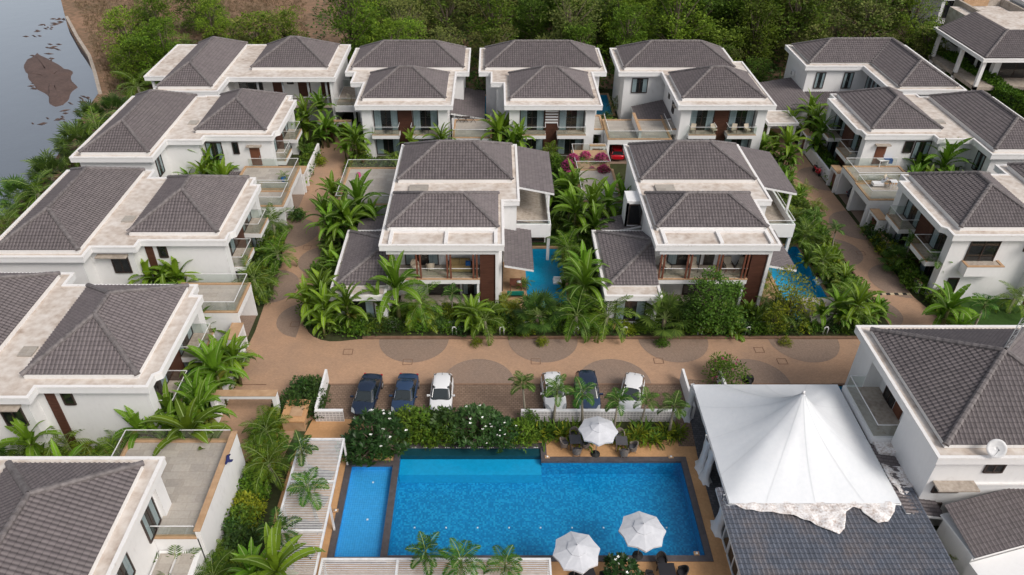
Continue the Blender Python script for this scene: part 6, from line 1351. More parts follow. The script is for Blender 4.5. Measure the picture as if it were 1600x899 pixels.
PR['banana'] = [banana_proto(2.8, 15, 2.5, .44), banana_proto(2.4, 13, 2.4, .42, 3), banana_proto(3.0, 15, 2.7, .46, 2)]
PR['dwarf'] = [banana_proto(.7, 13, 1.4, .3, 3), banana_proto(.5, 12, 1.3, .28, 4)]
PR['areca'] = [palm_proto(2.7, 10, 1.4, ll=.46, lw=.06, nf=20, mat='midgreen', rise=(85, 25), droop=(55, 95)), palm_proto(2.5, 9, 1.35, ll=.46, lw=.06, mat='midgreen', lean=-.2, nf=20, rise=(85, 20), droop=(60, 100)), palm_proto(3.0, 11, 1.35, ll=.44, lw=.06, mat='midgreen', lean=.25, nf=20, rise=(88, 30), droop=(50, 90))]
PR['feather'] = [palm_proto(1.8, 15, 2.5, ll=.65, tr=.15, shaft=False, lw=.075, rise=(82, -5)), palm_proto(1.3, 14, 2.3, ll=.6, tr=.13, shaft=False, lw=.075)]
PR['clump'] = [clump_palm(22, 2.0), clump_palm(20, 1.8)]
PR['yclump'] = [clump_palm(20, 1.9, 'ypalm'), clump_palm(22, 1.6, 'ypalm')]
PR['fan'] = [fan_proto(1.6, 22), fan_proto(1.2, 20, 1.2)]
PR['shrub'] = [shrub_proto(.85, 1.35, 34, 20, .20, .10, 'shrub'), shrub_proto(.9, 1.2, 34, 20, .22, .11, 'shrub')]
PR['dark'] = [shrub_proto(.85, 1.4, 34, 18, .24, .12, 'dshrub'), shrub_proto(.9, 1.3, 30, 20, .20, .11, 'dshrub')]
PR['yellow'] = [shrub_proto(.75, 1.1, 30, 18, .22, .10, 'yshrub'), shrub_proto(.8, 1.0, 30, 18, .2, .09, 'yshrub')]
PR['strap'] = [strap_proto(), strap_proto(40, .95, 'shrub', .10)]
PR['frang'] = [rosette_proto(2.0, 2.9, 150, .38, .125, 'frang', 14), rosette_proto(1.9, 2.5, 130, .36, .12, 'frang', 10)]
PR['plumeria'] = [rosette_proto(1.2, 1.8, 55, .34, .12, 'frang', 7)]
PR['broad'] = [tree_proto(5.4, 2.15, 95, 62, .22, .14, 'midgreen', .13, 1.0, .25), tree_proto(4.6, 2.0, 70, 55, .22, .14, 'midgreen', .12)]
PR['light'] = [tree_proto(5.6, 2.0, 46, 42, .24, .11, 'yshrub', .08, 1.05, .3), tree_proto(4.8, 1.8, 40, 42, .24, .11, 'yshrub', .08, 1.05, .3)]
PR['pinkbush'] = [shrub_proto(1.25, 1.9, 60, 22, .24, .08, 'shrub', 'pink', 12, .08)]
PR['bougain'] = [shrub_proto(.6, .8, 22, 12, .14, .1, 'shrub', 'pink', 90, .11)]
PR['forest'] = [tree_proto(8.5, 3.6, 70, 90, .36, .22, 'forest', .2, 1.0, .2, 'forest3'), tree_proto(7.0, 3.4, 60, 90, .34, .22, 'forest', .2, 1.1, .15), tree_proto(10.0, 3.2, 70, 90, .34, .2, 'forest', .2, .95, .22, 'forest2')]
PR['olive'] = [tree_proto(8.5, 3.3, 55, 70, .32, .17, 'forest3', .2, 1.0, .25), tree_proto(7.0, 3.2, 50, 66, .32, .17, 'forest3', .2, 1.1, .2, 'forest')]
PR['fbright'] = [tree_proto(10.0, 3.6, 75, 100, .30, .19, 'forest2', .2, 1.0, .15), tree_proto(8.0, 3.3, 62, 100, .30, .19, 'forest2', .2, 1.05, .15, 'forest'), tree_proto(11.5, 3.1, 75, 100, .30, .19, 'forest2', .2, .95, .15)]
PR['scrub'] = [tree_proto(4.2, 2.6, 55, 50, .36, .2, 'forest3', .08, 1.1, .15), tree_proto(3.6, 2.4, 50, 48, .36, .22, 'forest', .08, 1.1, .12)]
CH = dict(banana=3.2, dwarf=1.2, areca=3.2, feather=2.3, clump=1.3, yclump=1.3, fan=1.7, shrub=.8, dark=.8, yellow=.6, strap=.4, frang=1.9, plumeria=1.2, broad=3.2, light=3.3, pinkbush=1.1, bougain=.5, forest=4.5, olive=4.5, fbright=5, scrub=2.2)
DESC = dict(banana=('banana_plant', 'banana plant', 'banana plant'), dwarf=('heliconia', 'low paddle leaved clump', 'plant'), areca=('slender_palm', 'slender palm', 'palm'), feather=('feather_palm', 'feather palm', 'palm'),
    clump=('palm_clump', 'dark palm clump', 'palm'), yclump=('yellow_palm_clump', 'yellowish palm clump', 'palm'), fan=('fan_palm', 'fan palm', 'palm'), shrub=('garden_shrub', 'leafy green shrub', 'shrub'), dark=('dark_shrub', 'dark green shrub', 'shrub'),
    yellow=('yellow_shrub', 'yellowish low shrub', 'shrub'), strap=('strap_leaf_plant', 'strap leaved lily', 'plant'), frang=('frangipani_tree', 'rounded white flowered frangipani', 'tree'), plumeria=('frangipani_tree', 'small open frangipani with white flowers', 'tree'),
    broad=('broadleaf_tree', 'bright green broadleaf tree', 'tree'), light=('light_tree', 'airy light green tree', 'tree'), pinkbush=('oleander_bush', 'rounded bush with sparse pink flowers', 'bush'), bougain=('bougainvillea', 'vivid pink bougainvillea', 'bougainvillea'),
    forest=('forest_tree', 'dense dark tree', 'tree'), olive=('olive_tree', 'dull olive tree', 'tree'), fbright=('forest_tree', 'bright bushy tree', 'tree'), scrub=('scrub_tree', 'olive scrub tree', 'tree'))
LM = [('in the wood behind the far left back villa', -32, 112), ('in the wood behind the second back villa', -12, 112), ('in the wood behind the third back villa', 7, 112), ('in the wood behind the fourth back villa', 26, 112), ('in the wood behind the top right villa', 48, 112), ('in the wood by the far unfinished houses', 64, 120),
    ('far in the upper left wood', -40, 138), ('far in the wood above the second back villa', -16, 138), ('far in the wood above the third back villa', 8, 138), ('far in the wood above the fourth back villa', 32, 138), ('far in the wood above the top right villa', 56, 138), ('at the top right corner beyond the houses', 86, 138),
    ('on the riverbank behind the far left villas', -47, 95), ('on the riverbank behind the second left villa', -46, 80), ('on the riverbank at the left photo edge', -46, 62), ('on the dry bank above the river bend', -55, 118),
    ('by the gate at the top of the left lane', -21, 85), ('before the second back villa', -11, 79), ('before the third back villa', 6, 79), ('between the second and third back villas', -2, 84), ('before the fourth back villa', 28, 80), ('in the garden between the third and fourth back villas', 15, 92), ('behind the second and third back villas', -2, 100),
    ('beside the lane of the second left villa', -21.5, 79), ('in the courtyard of the second left villa', -29, 71), ('beside the lane of the third left villa', -21.5, 60), ('in the courtyard of the third left villa', -29, 50), ('beside the lane below the third left carport', -21.8, 43), ('in the garden above the grey stone terrace', -27, 36.5), ('at the left edge above the cut off villa', -34, 34),
    ('beside the white terrace wall at the bottom left', -16, 30), ('between the driveway and the left pergola', -15.5, 37), ('at the bottom edge left of the pergola', -16, 25), ('beside the orange pump room', -14.8, 41.5),
    ('at the lane corner left of the left middle villa', -15.2, 51.5), ('beside the tiled annex of the left middle villa', -15, 57), ('by the grey terrace left of the left middle villa', -15, 63), ('before the sofa veranda of the left middle villa', -4, 50.8), ('before the left private pool', 4, 50.8), ('between the middle villas beside the left pool', 8.5, 57), ('between the middle villas by their back roofs', 8.5, 67), ('behind the middle villas by the pink terrace', 9, 75),
    ('before the annex of the right middle villa', 11.5, 49.8), ('before the veranda of the right middle villa', 18, 50.8), ('before the right private pool', 27, 50.5), ('beside the right private pool', 32, 57), ('beside the right lane by the upper right shed roof', 32, 67), ('at the hedge corner of the right lane', 32.2, 51),
    ('beside the top of the right lane', 33, 84), ('beside the lane of the upper right row villa', 39.8, 80), ('in the courtyard of the upper right row villa', 46, 70), ('beside the lane of the lower right row villa', 39.8, 61), ('on the small lawn of the lower right row villa', 44, 51), ('along the lower bend of the right lane', 40, 52),
    ('between the parked cars and the shallow pool', -8.4, 37.6), ('between the white hatchback and the pool trough', -2, 37.8), ('behind the lattice wall above the parasol', 5, 38.3), ('right of the upper parasol', 11.5, 38.3), ('growing through the left pergola', -11.6, 31), ('growing through the bottom pergola', -2, 25.5), ('above the marquee by the road', 17, 43), ('between the low right house and the clubhouse', 27, 27), ('at the bottom edge between the parasols', 8, 26)]
PL = []
def put(kind, px, py, s=1.0, rz=None, hc=None): 
    X, Y = P(px, py, (hc if hc is not None else CH[kind] * s)); PL.append((kind, X, Y, s, rz))
def putw(kind, X, Y, s=1.0, rz=None): PL.append((kind, X, Y, s, rz))
BL = [ # bananas
 (505, 330, 1.2), (580, 325, 1.2), (545, 350, 1.1), (500, 300, 1.0), (975, 300, 1.1), (900, 330, 1.2), (930, 350, 1.1), (520, 190, 1.1), (465, 195, 1.0), (1430, 255, 1.1), (1240, 180, 1.0), (1275, 190, 1.1), (280, 425, 1.1), (320, 560, 1.0), (310, 640, 1.1), (268, 668, 1.0), (800, 215, 1.2), (365, 560, .9), (1530, 262, .9), (1310, 470, .9), (480, 470, .9), (590, 470, .9),
 (535, 325, 1.5), (560, 318, 1.35), (515, 350, 1.1), (505, 465, 1.2), (540, 480, 1.05), (618, 440, 1.45), (738, 492, .95), (925, 318, 1.35), (950, 312, 1.3), (880, 285, 1.1), (905, 290, 1.1), (915, 440, 1.25), (1345, 462, 1.15), (325, 250, 1.25), (345, 255, 1.1),
 (300, 262, 1.0), (478, 180, 1.3), (500, 165, 1.2), (548, 205, 1.2), (555, 220, 1.1), (645, 208, .9), (790, 190, 1.4), (780, 205, 1.3), (812, 215, 1.1), (695, 200, .0), (262, 415, 1.15), (243, 418, 1.0), (300, 420, .8), (345, 545, 1.1), (335, 575, 1.2), (255, 640, 1.1), (288, 660, 1.45), (225, 655, 1.0), (1262, 165, 1.2), (1255, 215, 1.2), (1285, 205, 1.1), (1300, 185, 1.0),
 (1455, 250, 1.25), (1475, 255, 1.35), (1500, 258, 1.1), (1490, 468, 1.3), (430, 890, 1.2), (395, 893, 1.0), (535, 410, .9), (690, 215, 1.0), (890, 320, 1.0), (1240, 235, .9)]
for t in BL:
    if t[2] > 0: put('banana', *t)
for t in [(475, 712, 1.05), (485, 765, 1.15), (440, 828, 1.2), (658, 868, 1.1), (722, 882, 1.2), (792, 872, 1.15), (822, 604, 1.0), (868, 606, 1.15), (915, 612, 1.1), (965, 626, 1.05), (1008, 622, .95), (1055, 628, 1.05), (745, 140, .9), (772, 148, .85), (1470, 402, 1.2), (1425, 385, .9), (705, 455, .9), (1275, 330, 1.0), (1310, 360, 1.0), (1540, 475, 1.1), (1385, 225, .01)]:
    if t[2] > .1: put('areca', *t)
for t in [(655, 470, 1.15), (848, 480, 1.0), (425, 345, 1.1), (430, 380, 1.2), (395, 430, 1.2), (100, 660, 1.25), (190, 690, .9), (410, 660, 1.0), (420, 715, 1.0), (270, 885, 1.0), (885, 385, .95), (1200, 455, .8), (970, 160, .7), (1245, 330, 1.0), (1235, 360, .9), (905, 350, 1.1), (960, 345, 1.0), (330, 885, .9), (860, 235, .8), (930, 250, .8), (610, 245, .7), (1230, 400, .8), (1590, 460, .9), (1440, 395, .9)]: put('feather', *t)
for t in [(840, 490, 1.2), (1040, 490, 1.25), (940, 410, .8), (250, 120, .9), (1180, 440, .7), (1400, 400, .9)]: put('fan', *t)
for t in [(130, 690, 1.1), (165, 695, 1.0), (395, 455, 1.0), (400, 420, .8), (780, 470, .9), (800, 480, 1.0), (1265, 290, .9), (1280, 320, .9), (1300, 400, .9), (1315, 440, .9), (230, 145, 1.0), (1250, 300, .8), (1305, 425, .8), (1500, 868, .8), (345, 600, .8), (420, 650, .9), (895, 370, .7), (555, 430, .8), (270, 420, .8), (1350, 355, .5), (870, 215, .8)]: put('yclump', *t)
for t in [(60, 700, 1.0), (215, 690, 1.0), (150, 712, .9), (350, 560, 1.0), (300, 600, 1.0), (420, 365, .9), (455, 225, .9), (490, 215, .9), (505, 195, 1.0), (580, 230, .9), (860, 300, 1.0), (870, 340, 1.0), (915, 380, 1.0), (895, 400, 1.0), (880, 420, .9), (925, 375, .9), (900, 260, .9), (520, 400, .9), (500, 490, .9), (560, 490, .9), (730, 460, .8), (405, 690, 1.0), (410, 740, .9), (1240, 300, .9), (1260, 345, 1.0), (1280, 380, 1.0), (1290, 420, 1.0), (1330, 480, .9), (850, 440, .7), (870, 470, .8), (960, 380, .8), (445, 330, .7), (1275, 215, .9), (1300, 225, .8), (1190, 215, .9), (1160, 218, .8), (700, 480, .8), (765, 480, .9), (1425, 430, .8), (320, 620, .9), (1210, 195, .8), (350, 860, .8), (375, 885, .8)]: put('clump', *t)
for t in [(1118, 476, 1.08), (1085, 492, .7)]: put('broad', *t)
for t in [(1240, 462, 1.05), (1215, 500, .6)]: put('light', *t)
for t in [(585, 672, 1.12), (745, 652, 1.05), (780, 668, .8), (567, 688, .8)]: put('frang', *t)
for t in [(972, 888, 1.0)]: put('plumeria', *t)
for t in [(1135, 577, 1.15), (1385, 350, 1.0)]: put('pinkbush', *t)
for t in [(888, 262, 1.3), (940, 250, 1.2), (943, 268, 1.2), (895, 250, 1.1), (915, 245, 1.0), (925, 262, .5), (890, 275, 1.0)]: put('bougain', *t, None, 3.0)
for t in [(640, 655, 1.5), (670, 655, 1.6), (695, 660, 1.5), (715, 670, 1.3), (640, 676, 1.0), (670, 677, 1.0), (700, 678, 1.0), (810, 672, 1.3), (825, 655, 1.0), (735, 678, 1.0), (765, 680, 1.0), (795, 678, 1.0), (600, 698, 1.0), (560, 700, .9), (545, 700, 1.0), (620, 690, 1.0), (830, 685, .8)]: put('shrub' if rnd.random() < .6 else 'dark', *t)
for k in range(22):
    x = 826 + k * 11.2
    if not (905 < x < 915): put('strap', x, rnd.choice((673, 678, 686)), rnd.uniform(.9, 1.25))
for k in range(9): put('strap', 640 + k * 21, 684, rnd.uniform(.6, .8))
for t in [(470, 605, 1.1), (485, 600, 1.1), (455, 622, 1.2), (475, 625, 1.3), (492, 618, 1.1), (440, 640, 1.1), (465, 640, .9), (490, 640, 1.0)]: put('dark', *t)
# bottom left strip
for k in range(30):
    t = k / 29; px = 425 - 75 * t + rnd.uniform(-18, 12); py = 665 + 235 * t; put(rnd.choice(('yellow', 'shrub', 'shrub', 'yellow', 'dark')), px, py, rnd.uniform(.9, 1.3))
# main hedge before the middle villas
k = 0
x = -15.6
while x < 33.2:
    kk = rnd.choice(('shrub', 'dark', 'yellow', 'shrub', 'dark', 'shrub')); yb = 50.0 + (1.6 if x < -14.6 else 0) + (1.2 if x > 32.3 else 0)
    putw(kk, x, yb + rnd.uniform(-.15, .2), rnd.uniform(.8, 1.1)); x += rnd.uniform(.95, 1.25)
x = -15.9
while x < 26.5:
    if not (9.8 < x < 13.9): putw(rnd.choice(('shrub', 'dark', 'shrub', 'dwarf', 'yellow')), x, 51.6 + rnd.uniform(-.3, .6), rnd.uniform(.9, 1.35))
    x += rnd.uniform(1.2, 1.7)
for t in [(750, 706, 0)]: pass
for (px, py) in ((848, 533), (1035, 533), (745, 536), (1228, 533)): put('yellow' if px != 1035 else 'shrub', px, py, .62)
for k, px in enumerate(range(490, 1335, 24)):
    if 950 < px < 1035 or 1262 < px < 1322: continue
    put(rnd.choice(('clump', 'yclump', 'dwarf', 'shrub', 'dark', 'feather', 'clump')), px + rnd.uniform(-8, 8), 488 + rnd.uniform(-12, 14), rnd.uniform(.75, 1.1) * (1.35 if k % 2 else 1))
for k in range(14): put(rnd.choice(('clump', 'yclump', 'dark', 'banana', 'feather')), rnd.uniform(868, 960), 250 + k * 15, rnd.uniform(.8, 1.15))
for k in range(12): put(rnd.choice(('clump', 'yclump', 'dark', 'feather')), 1228 + k * 8 + rnd.uniform(-12, 12), 300 + k * 15, rnd.uniform(.8, 1.1))
for k in range(9): put(rnd.choice(('clump', 'dark', 'banana')), 535 - k * 4 + rnd.uniform(-10, 14), 320 + k * 17, rnd.uniform(.8, 1.0))
for k in range(8): put(rnd.choice(('clump', 'dark', 'dwarf', 'yclump')), 440 - k * 2 + rnd.uniform(-14, 10), 330 + k * 19, rnd.uniform(.8, 1.1))
for k in range(7): put(rnd.choice(('clump', 'dwarf', 'banana')), 360 - k * 14 + rnd.uniform(-12, 12), 545 + k * 19, rnd.uniform(.8, 1.1))
# borders of the middle block
y = 52.5
while y < 67: putw(rnd.choice(('shrub', 'dark', 'dwarf', 'shrub')), -16.0 + rnd.uniform(-.4, .5), y, rnd.uniform(.95, 1.35)); y += rnd.uniform(1.2, 1.6)
y = 51.5
while y < 82: putw(rnd.choice(('shrub', 'dark', 'yellow', 'dwarf', 'shrub')), 32.9 + rnd.uniform(-.6, .5), y, rnd.uniform(1.0, 1.5)); y += rnd.uniform(1.1, 1.5)
y = 53
while y < 66: putw(rnd.choice(('shrub', 'dark', 'dwarf')), 31.6 + rnd.uniform(-.2, .4), y, rnd.uniform(1.0, 1.5)); y += rnd.uniform(1.4, 1.9)
for k in range(34): putw(rnd.choice(('dark', 'shrub', 'dwarf', 'dark', 'strap')), rnd.uniform(7.2, 9.4), 52 + k * .72 + rnd.uniform(-.3, .3), rnd.uniform(.9, 1.5))
for k in range(16): putw(rnd.choice(('dark', 'shrub', 'dwarf')), rnd.uniform(5.5, 13), rnd.uniform(70, 74.5), rnd.uniform(1, 1.4))
# left row lane borders and courtyards
def border(x0, y0, x1, y1, n, ks=('shrub', 'dark', 'dwarf', 'yellow', 'shrub'), s0=.9, s1=1.35):
    for k in range(n): putw(rnd.choice(ks), rnd.uniform(x0, x1), y0 + (y1 - y0) * (k + .5) / n + rnd.uniform(-.3, .3), rnd.uniform(s0, s1))
border(-22.6, 76.5, -22.1, 84.5, 8); border(-22.4, 54.3, -21.6, 64.5, 14, ('dark', 'shrub', 'dark', 'yellow')); border(-22.6, 38.2, -21.2, 46, 12); border(-31, 49, -27.5, 51.8, 5); border(-33, 66.8, -28.2, 72, 7); border(-26.5, 53.4, -22.6, 52.6, 4)
border(-31.5, 34.6, -25, 36.2, 4); border(-36, 31.5, -25, 34.5, 14, ('dark', 'shrub', 'dwarf')); border(-24.5, 35.2, -21.6, 38, 6); border(-23, 34.8, -21.4, 36.4, 3)
border(-19, 78.5, -16.6, 82.5, 7); border(-16.5, 79.5, -5.2, 81.5, 14); border(-1, 79.5, 8.8, 82.3, 13); border(24, 79.5, 32, 82.3, 9); border(32.5, 82, 33.5, 89, 7); border(-20, 86.5, -17, 91, 6)
border(39.5, 76.5, 40.1, 85, 10); border(39.4, 55.0, 40.4, 66, 17, ('yellow', 'shrub', 'shrub', 'dark')); border(45, 68, 51, 73, 6); border(40.4, 49.3, 39.6, 55, 9, ('yellow', 'shrub')); border(41.5, 48.2, 55, 47.9, 9, ('dwarf', 'shrub', 'yellow'), .7, 1.0); border(-16.8, 67.2, -15.4, 75, 7)
border(35, 89.5, 41, 88, 6); border(42, 86.5, 47, 89.5, 7); border(-4, 91, -1.6, 95, 3, ('dark',)); border(12.6, 89.5, 16.8, 94, 6); border(26.6, 25.4, 27.3, 29.5, 4, ('dark', 'shrub'), .6, .9)
for k in range(26):
    putw(('feather', 'clump', 'yclump', 'banana', 'fan', 'clump', 'dark')[k % 7], -36 + k * .52 + rnd.uniform(-.4, .4), rnd.choice((30.6, 32.0, 33.2, 34.3)) + rnd.uniform(-.3, .3), rnd.uniform(.85, 1.1))
for k in range(12): putw(('clump', 'banana', 'yclump')[k % 3], -23.6 + k * .25, 35.3 + rnd.uniform(0, 3.5), rnd.uniform(.85, 1.15))
for k in range(14): putw(('clump', 'banana', 'yclump', 'dwarf')[k % 4], -31.5 + k * .55, rnd.uniform(49, 52), rnd.uniform(.85, 1.15))
for k in range(12): putw(('clump', 'banana', 'dark', 'banana')[k % 4], -33 + k * .5, rnd.uniform(69, 73.5), rnd.uniform(.85, 1.15))
for k in range(12): putw(('clump', 'banana', 'dark', 'banana')[k % 4], 44.5 + k * .5, rnd.uniform(68, 73), rnd.uniform(.9, 1.2))
# riverbank palms and bushes behind the left row
for k, (px, py) in enumerate([(200, 140), (215, 128), (222, 160), (180, 175), (165, 190), (150, 200), (135, 210), (122, 225), (108, 240), (120, 205), (95, 222), (80, 275), (62, 268), (55, 290), (40, 300), (28, 305), (15, 320), (5, 340), (70, 250), (145, 185), (190, 155), (8, 355)]):
    put(('clump', 'feather', 'clump', 'fan')[k % 4], px, py, rnd.uniform(1.15, 1.6))
border(-45.5, 58, -43.8, 104, 34, ('dark', 'shrub', 'shrub'), 1.2, 2.0)
for (px, py, s) in ((218, 45, 1.0), (250, 55, 1.0), (200, 65, .9), (228, 85, .95), (260, 88, .8), (205, 105, .7), (305, 10, .9), (335, 5, .8), (330, 38, .8), (360, 50, .6)): put('fbright', px, py, s)
for (px, py) in ((385, 62), (400, 70), (290, 62), (350, 62), (240, 112), (215, 118)): put('clump', px, py, 1.5)
# the wood
cells = []
y = 106.5
while y < 160:
    x = -33 + (y - 106) * -.05
    while x < 66 + (y - 106) * .75:
        cells.append((x + rnd.uniform(-1.6, 1.6), y + rnd.uniform(-1.6, 1.6))); x += 6.6
    y += 5.8
for (x, y) in cells:
    if x < -22 and y > 122 and rnd.random() < .75: continue
    if x < -27 and rnd.random() < .3: continue
    if 66 < x < 96 and y < 141: continue
    if 58 < x < 72 and y < 112: continue
    if x > 50 and y < 110: continue
    sx = x / (y * cp + CAM_H * sp) * FPX + CX; u = rnd.random()
    pb_, po = (.65, .1) if sx < 620 else (.12, .5) if sx < 800 else (.38, .12) if sx < 1150 else (.45, .15) if sx < 1260 else (.08, .6)
    kd = 'fbright' if u < pb_ else 'olive' if u < pb_ + po else ('scrub' if u > .94 else 'forest')
    putw(kd, x, y, rnd.choice((.7, .85, 1.0, 1.15, 1.35)) * rnd.uniform(.9, 1.1) * (.68 if y < 109 else 1))
BLD = []
for s_, xe, a0, a1, b0, b1 in ((-1, -24.6, 75.1, 85.1, 69.7, 84.9), (-1, -23.55, 54.3, 64.2, 51.5, 65.8), (-1, -23.5, 36.5, 46.5, 33.6, 48.1), (1, 40.8, 75.4, 85.6, 70.4, 84.7), (1, 40.15, 55.1, 64.9, 52.0, 66.9)):
    for u0, u1, y0, y1 in ((-.5, 10.6, a0 - .45, a1 + .2), (7, 10.6, a0 - 1.5, a1), (10.6, 17.9, b0, b1)): BLD.append((min(xe + s_ * u0, xe + s_ * u1), y0, max(xe + s_ * u0, xe + s_ * u1), y1))
for ox in (0, 23.2): BLD += [(ox - 9.15, 52.6, ox + .7, 62.9), (ox - 9.15, 62.9, ox + 5.5, 71.8), (ox - 13.5, 50.9, ox - 9.1, 60.6), (ox + .9, 54.3, ox + 3.6, 62.3)]
for x0, l_, r__ in ((-15.5, -2.75, 11.6), (1.9, -3.05, 11.8), (22.1, -5.35, 8.8)): BLD += [(x0 - .1, 82.2, x0 + 10, 93.9), (x0 + l_, 94.1, x0 + r__, 102.4)]
BLD += [(-27.5, 69.2, -21.2, 74.5), (-24.9, 65.8, -21.2, 69.2), (-27, 48.2, -20.9, 52.5), (38.3, 67.1, 44.7, 74.6), (13.3, 81.4, 21, 87.3), (-5, 81.8, -.2, 87.3), (-16.1, 66.1, -9.9, 74.5), (8.8, 67.1, 13.2, 74.5), (-24.5, 26.8, -17, 34.6), (-38, 14, -19.7, 29.3),
    (-40.6, 87.6, -34.2, 104), (-34.2, 92, -20.6, 104), (41.2, 96, 56.9, 103.8), (49.2, 88, 56.9, 103.8), (35.5, 90, 49.2, 101), (26.5, 30, 38, 41.8), (-6.7, 27.9, 13.2, 36.9), (-10.2, 27.8, -6.7, 35.2), (2.9, 53, 6.8, 63.3), (26.3, 50.8, 30.7, 63.7), (-19.8, 43.7, 34, 49.3), (-20.4, 50, -17.2, 88), (34.9, 53, 37.9, 88)]
def push(X, Y, m_):
    for _ in range(3):
        for (x0, y0, x1, y1) in BLD:
            if x0 - m_ < X < x1 + m_ and y0 - m_ < Y < y1 + m_:
                c = min((X - x0 + m_, 'l'), (x1 + m_ - X, 'r'), (Y - y0 + m_, 'd'), (y1 + m_ - Y + 2, 'u'))
                X, Y = (x0 - m_, Y) if c[1] == 'l' else (x1 + m_, Y) if c[1] == 'r' else (X, y0 - m_) if c[1] == 'd' else (X, y1 + m_)
    return X, Y
MG = dict(banana=.35, feather=.3, clump=.4, yclump=.4, fan=.3, shrub=.55, dark=.55, yellow=.5, dwarf=.4, broad=.8, light=.5)
PL = [(kd,) + (push(X, Y, MG[kd] * s) if kd in MG and Y < 104 and not (kd in ('yellow', 'shrub') and s < .7) else (X, Y)) + (s, rz) for kd, X, Y, s, rz in PL]
# ---- instance them
gnames = dict(olive='trees of the wood behind the villas', forest='trees of the wood behind the villas', fbright='trees of the wood behind the villas', scrub='trees of the wood behind the villas', areca='slender palms around the pools')
ORD = ['first', 'second', 'third', 'fourth', 'fifth', 'sixth', 'seventh', 'eighth', 'ninth', 'tenth', 'eleventh', 'twelfth', 'thirteenth', 'fourteenth', 'fifteenth', 'sixteenth', 'seventeenth', 'eighteenth', 'nineteenth', 'twentieth']
recs = []
for i, (kd, X, Y, s, rz) in enumerate(PL):
    pr = PR[kd][i % len(PR[kd])]; nm, ds, ct = DESC[kd]
    o = place(nm, pr, X, Y, .0, rnd.uniform(0, 6.28) if rz is None else rz, s * rnd.uniform(.95, 1.05), None, ct, None, single=(len(pr) == 1))
    if kd == 'bougain': o.location.z = 2.6
    lm = min(LM, key=lambda l: (l[1] - X) ** 2 + (l[2] - Y) ** 2)[0]
    recs.append((ds, lm, X, Y, o, kd))
by = {}
for r_ in recs: by.setdefault((r_[0], r_[1]), []).append(r_)
for (ds, lm), rs in by.items():
    rs.sort(key=lambda q: q[2] / (q[3] + 30))
    for k, q in enumerate(rs):
        q[4]['label'] = ds + ' ' + lm if len(rs) == 1 else '%s %s, %s from the left' % (ds, lm, ORD[min(k, 19)])
        if len(q[4]['label'].split()) > 16: q[4]['label'] = q[4]['label'].replace(' from the left', ' from left')
        if len(q[4]['label'].split()) > 16: q[4]['label'] = q[4]['label'].replace(' from left', '')
        q[4]['group'] = gnames.get(q[5], ct and (DESC[q[5]][0].replace('_', ' ') + 's of the villa gardens'))
# undergrowth: one uncountable mass under the wood and dry grass on the bank
b = MB()
for k in range(9000):
    Y = rnd.uniform(104.5, 162); X = rnd.uniform(-34, 62 + (Y - 105) * .7)
    if 60 < X < 96 and Y < 140: continue
    if X < -20 and Y > 118 and rnd.random() < .8: continue
    c = Vector((X, Y, rnd.uniform(.0, .9)))
    for j in range(5): leaf(b, c + rv() * .6, Vector((rnd.uniform(-1, 1), rnd.uniform(-1, 1), rnd.uniform(-.2, .6))), Vector((0, 0, 1)) + rv() * .6, .55, .34)
tag(b.build('undergrowth', M['dshrub']), 'tangled low undergrowth filling the wood floor', 'undergrowth', kind='stuff')
b = MB()
for k in range(6500):
    px, py = rnd.uniform(95, 480), rnd.uniform(-20, 150); X, Y = P(px, py)
    if px < 110 + (py + 20) * .38 or X > -24 or (X > -46 and Y < 105): continue
    for j in range(7): az = rnd.uniform(0, 6.28); leaf(b, Vector((X + rnd.uniform(-.4, .4), Y + rnd.uniform(-.4, .4), 0)), Vector((math.cos(az) * .5, math.sin(az) * .5, 1)), Vector((math.sin(az), math.cos(az), .3)), rnd.uniform(.25, .6), .09)
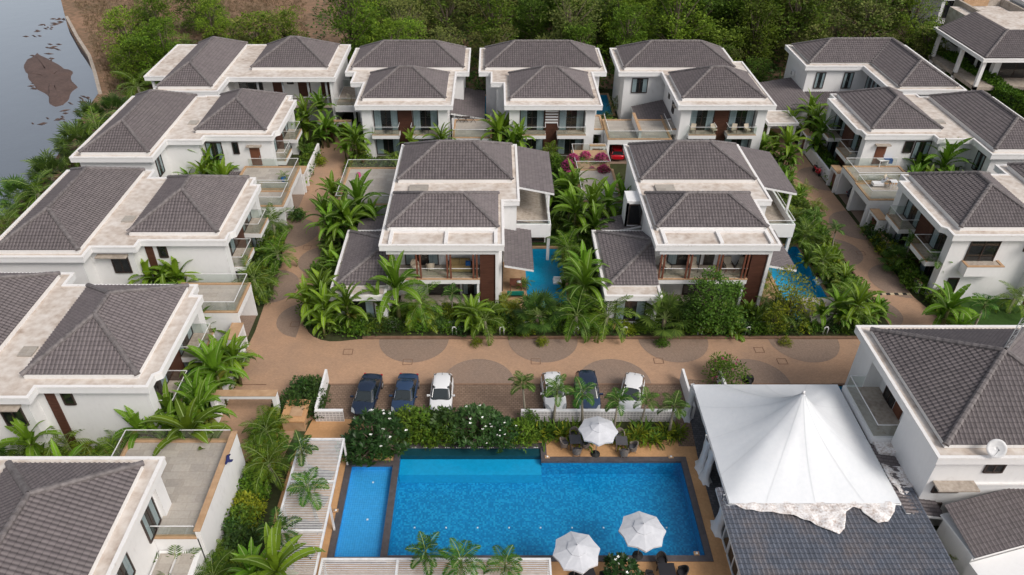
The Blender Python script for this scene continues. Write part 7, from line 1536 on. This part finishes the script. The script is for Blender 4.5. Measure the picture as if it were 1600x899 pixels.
tag(b.build('dry_grass', M['drygrass']), 'dry brown grass on the riverbank', 'grass', kind='stuff')
# clipped tall hedge at the top right
A, Bq = Vector((*P(1422, 90, 0), 0)), Vector((*P(1625, 215, 0), 0)); b = MB(); L_ = (Bq - A).length; t = (Bq - A).normalized(); s_ = Vector((t.y, -t.x, 0))
for k in range(15000):
    u = rnd.random() * L_; face_ = rnd.random(); hh = 3.3 + .25 * math.sin(u * .8) + rnd.uniform(-.15, .15)
    if face_ < .4: p = A + t * u + s_ * rnd.uniform(-1.1, 1.1) + Vector((0, 0, hh))
    else: p = A + t * u + s_ * (1.15 if face_ < .7 else -1.15) * rnd.uniform(.88, 1.06) + Vector((0, 0, rnd.uniform(0, hh)))
    leaf(b, p, rv() + Vector((0, 0, .3)), Vector((0, 0, .4)) + rv(), .34, .22)
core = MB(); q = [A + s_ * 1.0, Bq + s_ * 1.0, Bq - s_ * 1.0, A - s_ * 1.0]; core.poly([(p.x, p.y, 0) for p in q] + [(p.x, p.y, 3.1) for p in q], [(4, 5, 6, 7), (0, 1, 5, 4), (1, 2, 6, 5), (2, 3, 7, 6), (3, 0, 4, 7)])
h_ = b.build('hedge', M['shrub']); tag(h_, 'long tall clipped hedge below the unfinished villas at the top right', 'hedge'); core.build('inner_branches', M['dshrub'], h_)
# potted palms on terraces
def pot(x, y, z, lb, s=.5):
    r = empty('potted_palm', (x, y, z), lb, 'potted plant'); b_ = MB(); b_.tube([(x, y, z), (x, y, z + .5), (x, y, z + .55)], [.2, .3, .27], 12); b_.build('pot', M['bluecloth'] if s < .5 else M['grey'], r)
    pr = PR['feather'][0]; c = bpy.data.objects.new('fronds', pr[1][1]); COL.objects.link(c); c.parent = r; c.scale = (s, s, s); c.location = (0, 0, .55 - 1.7 * s)
X, Y = P(1381, 240, 3.6); pot(X, Y, 3.4, 'potted palm by the brown door on the upper right carport terrace', .6)
X, Y = P(443, 281, 3.6); pot(X, Y, 3.3, 'small potted palm on the upper left carport terrace', .4)
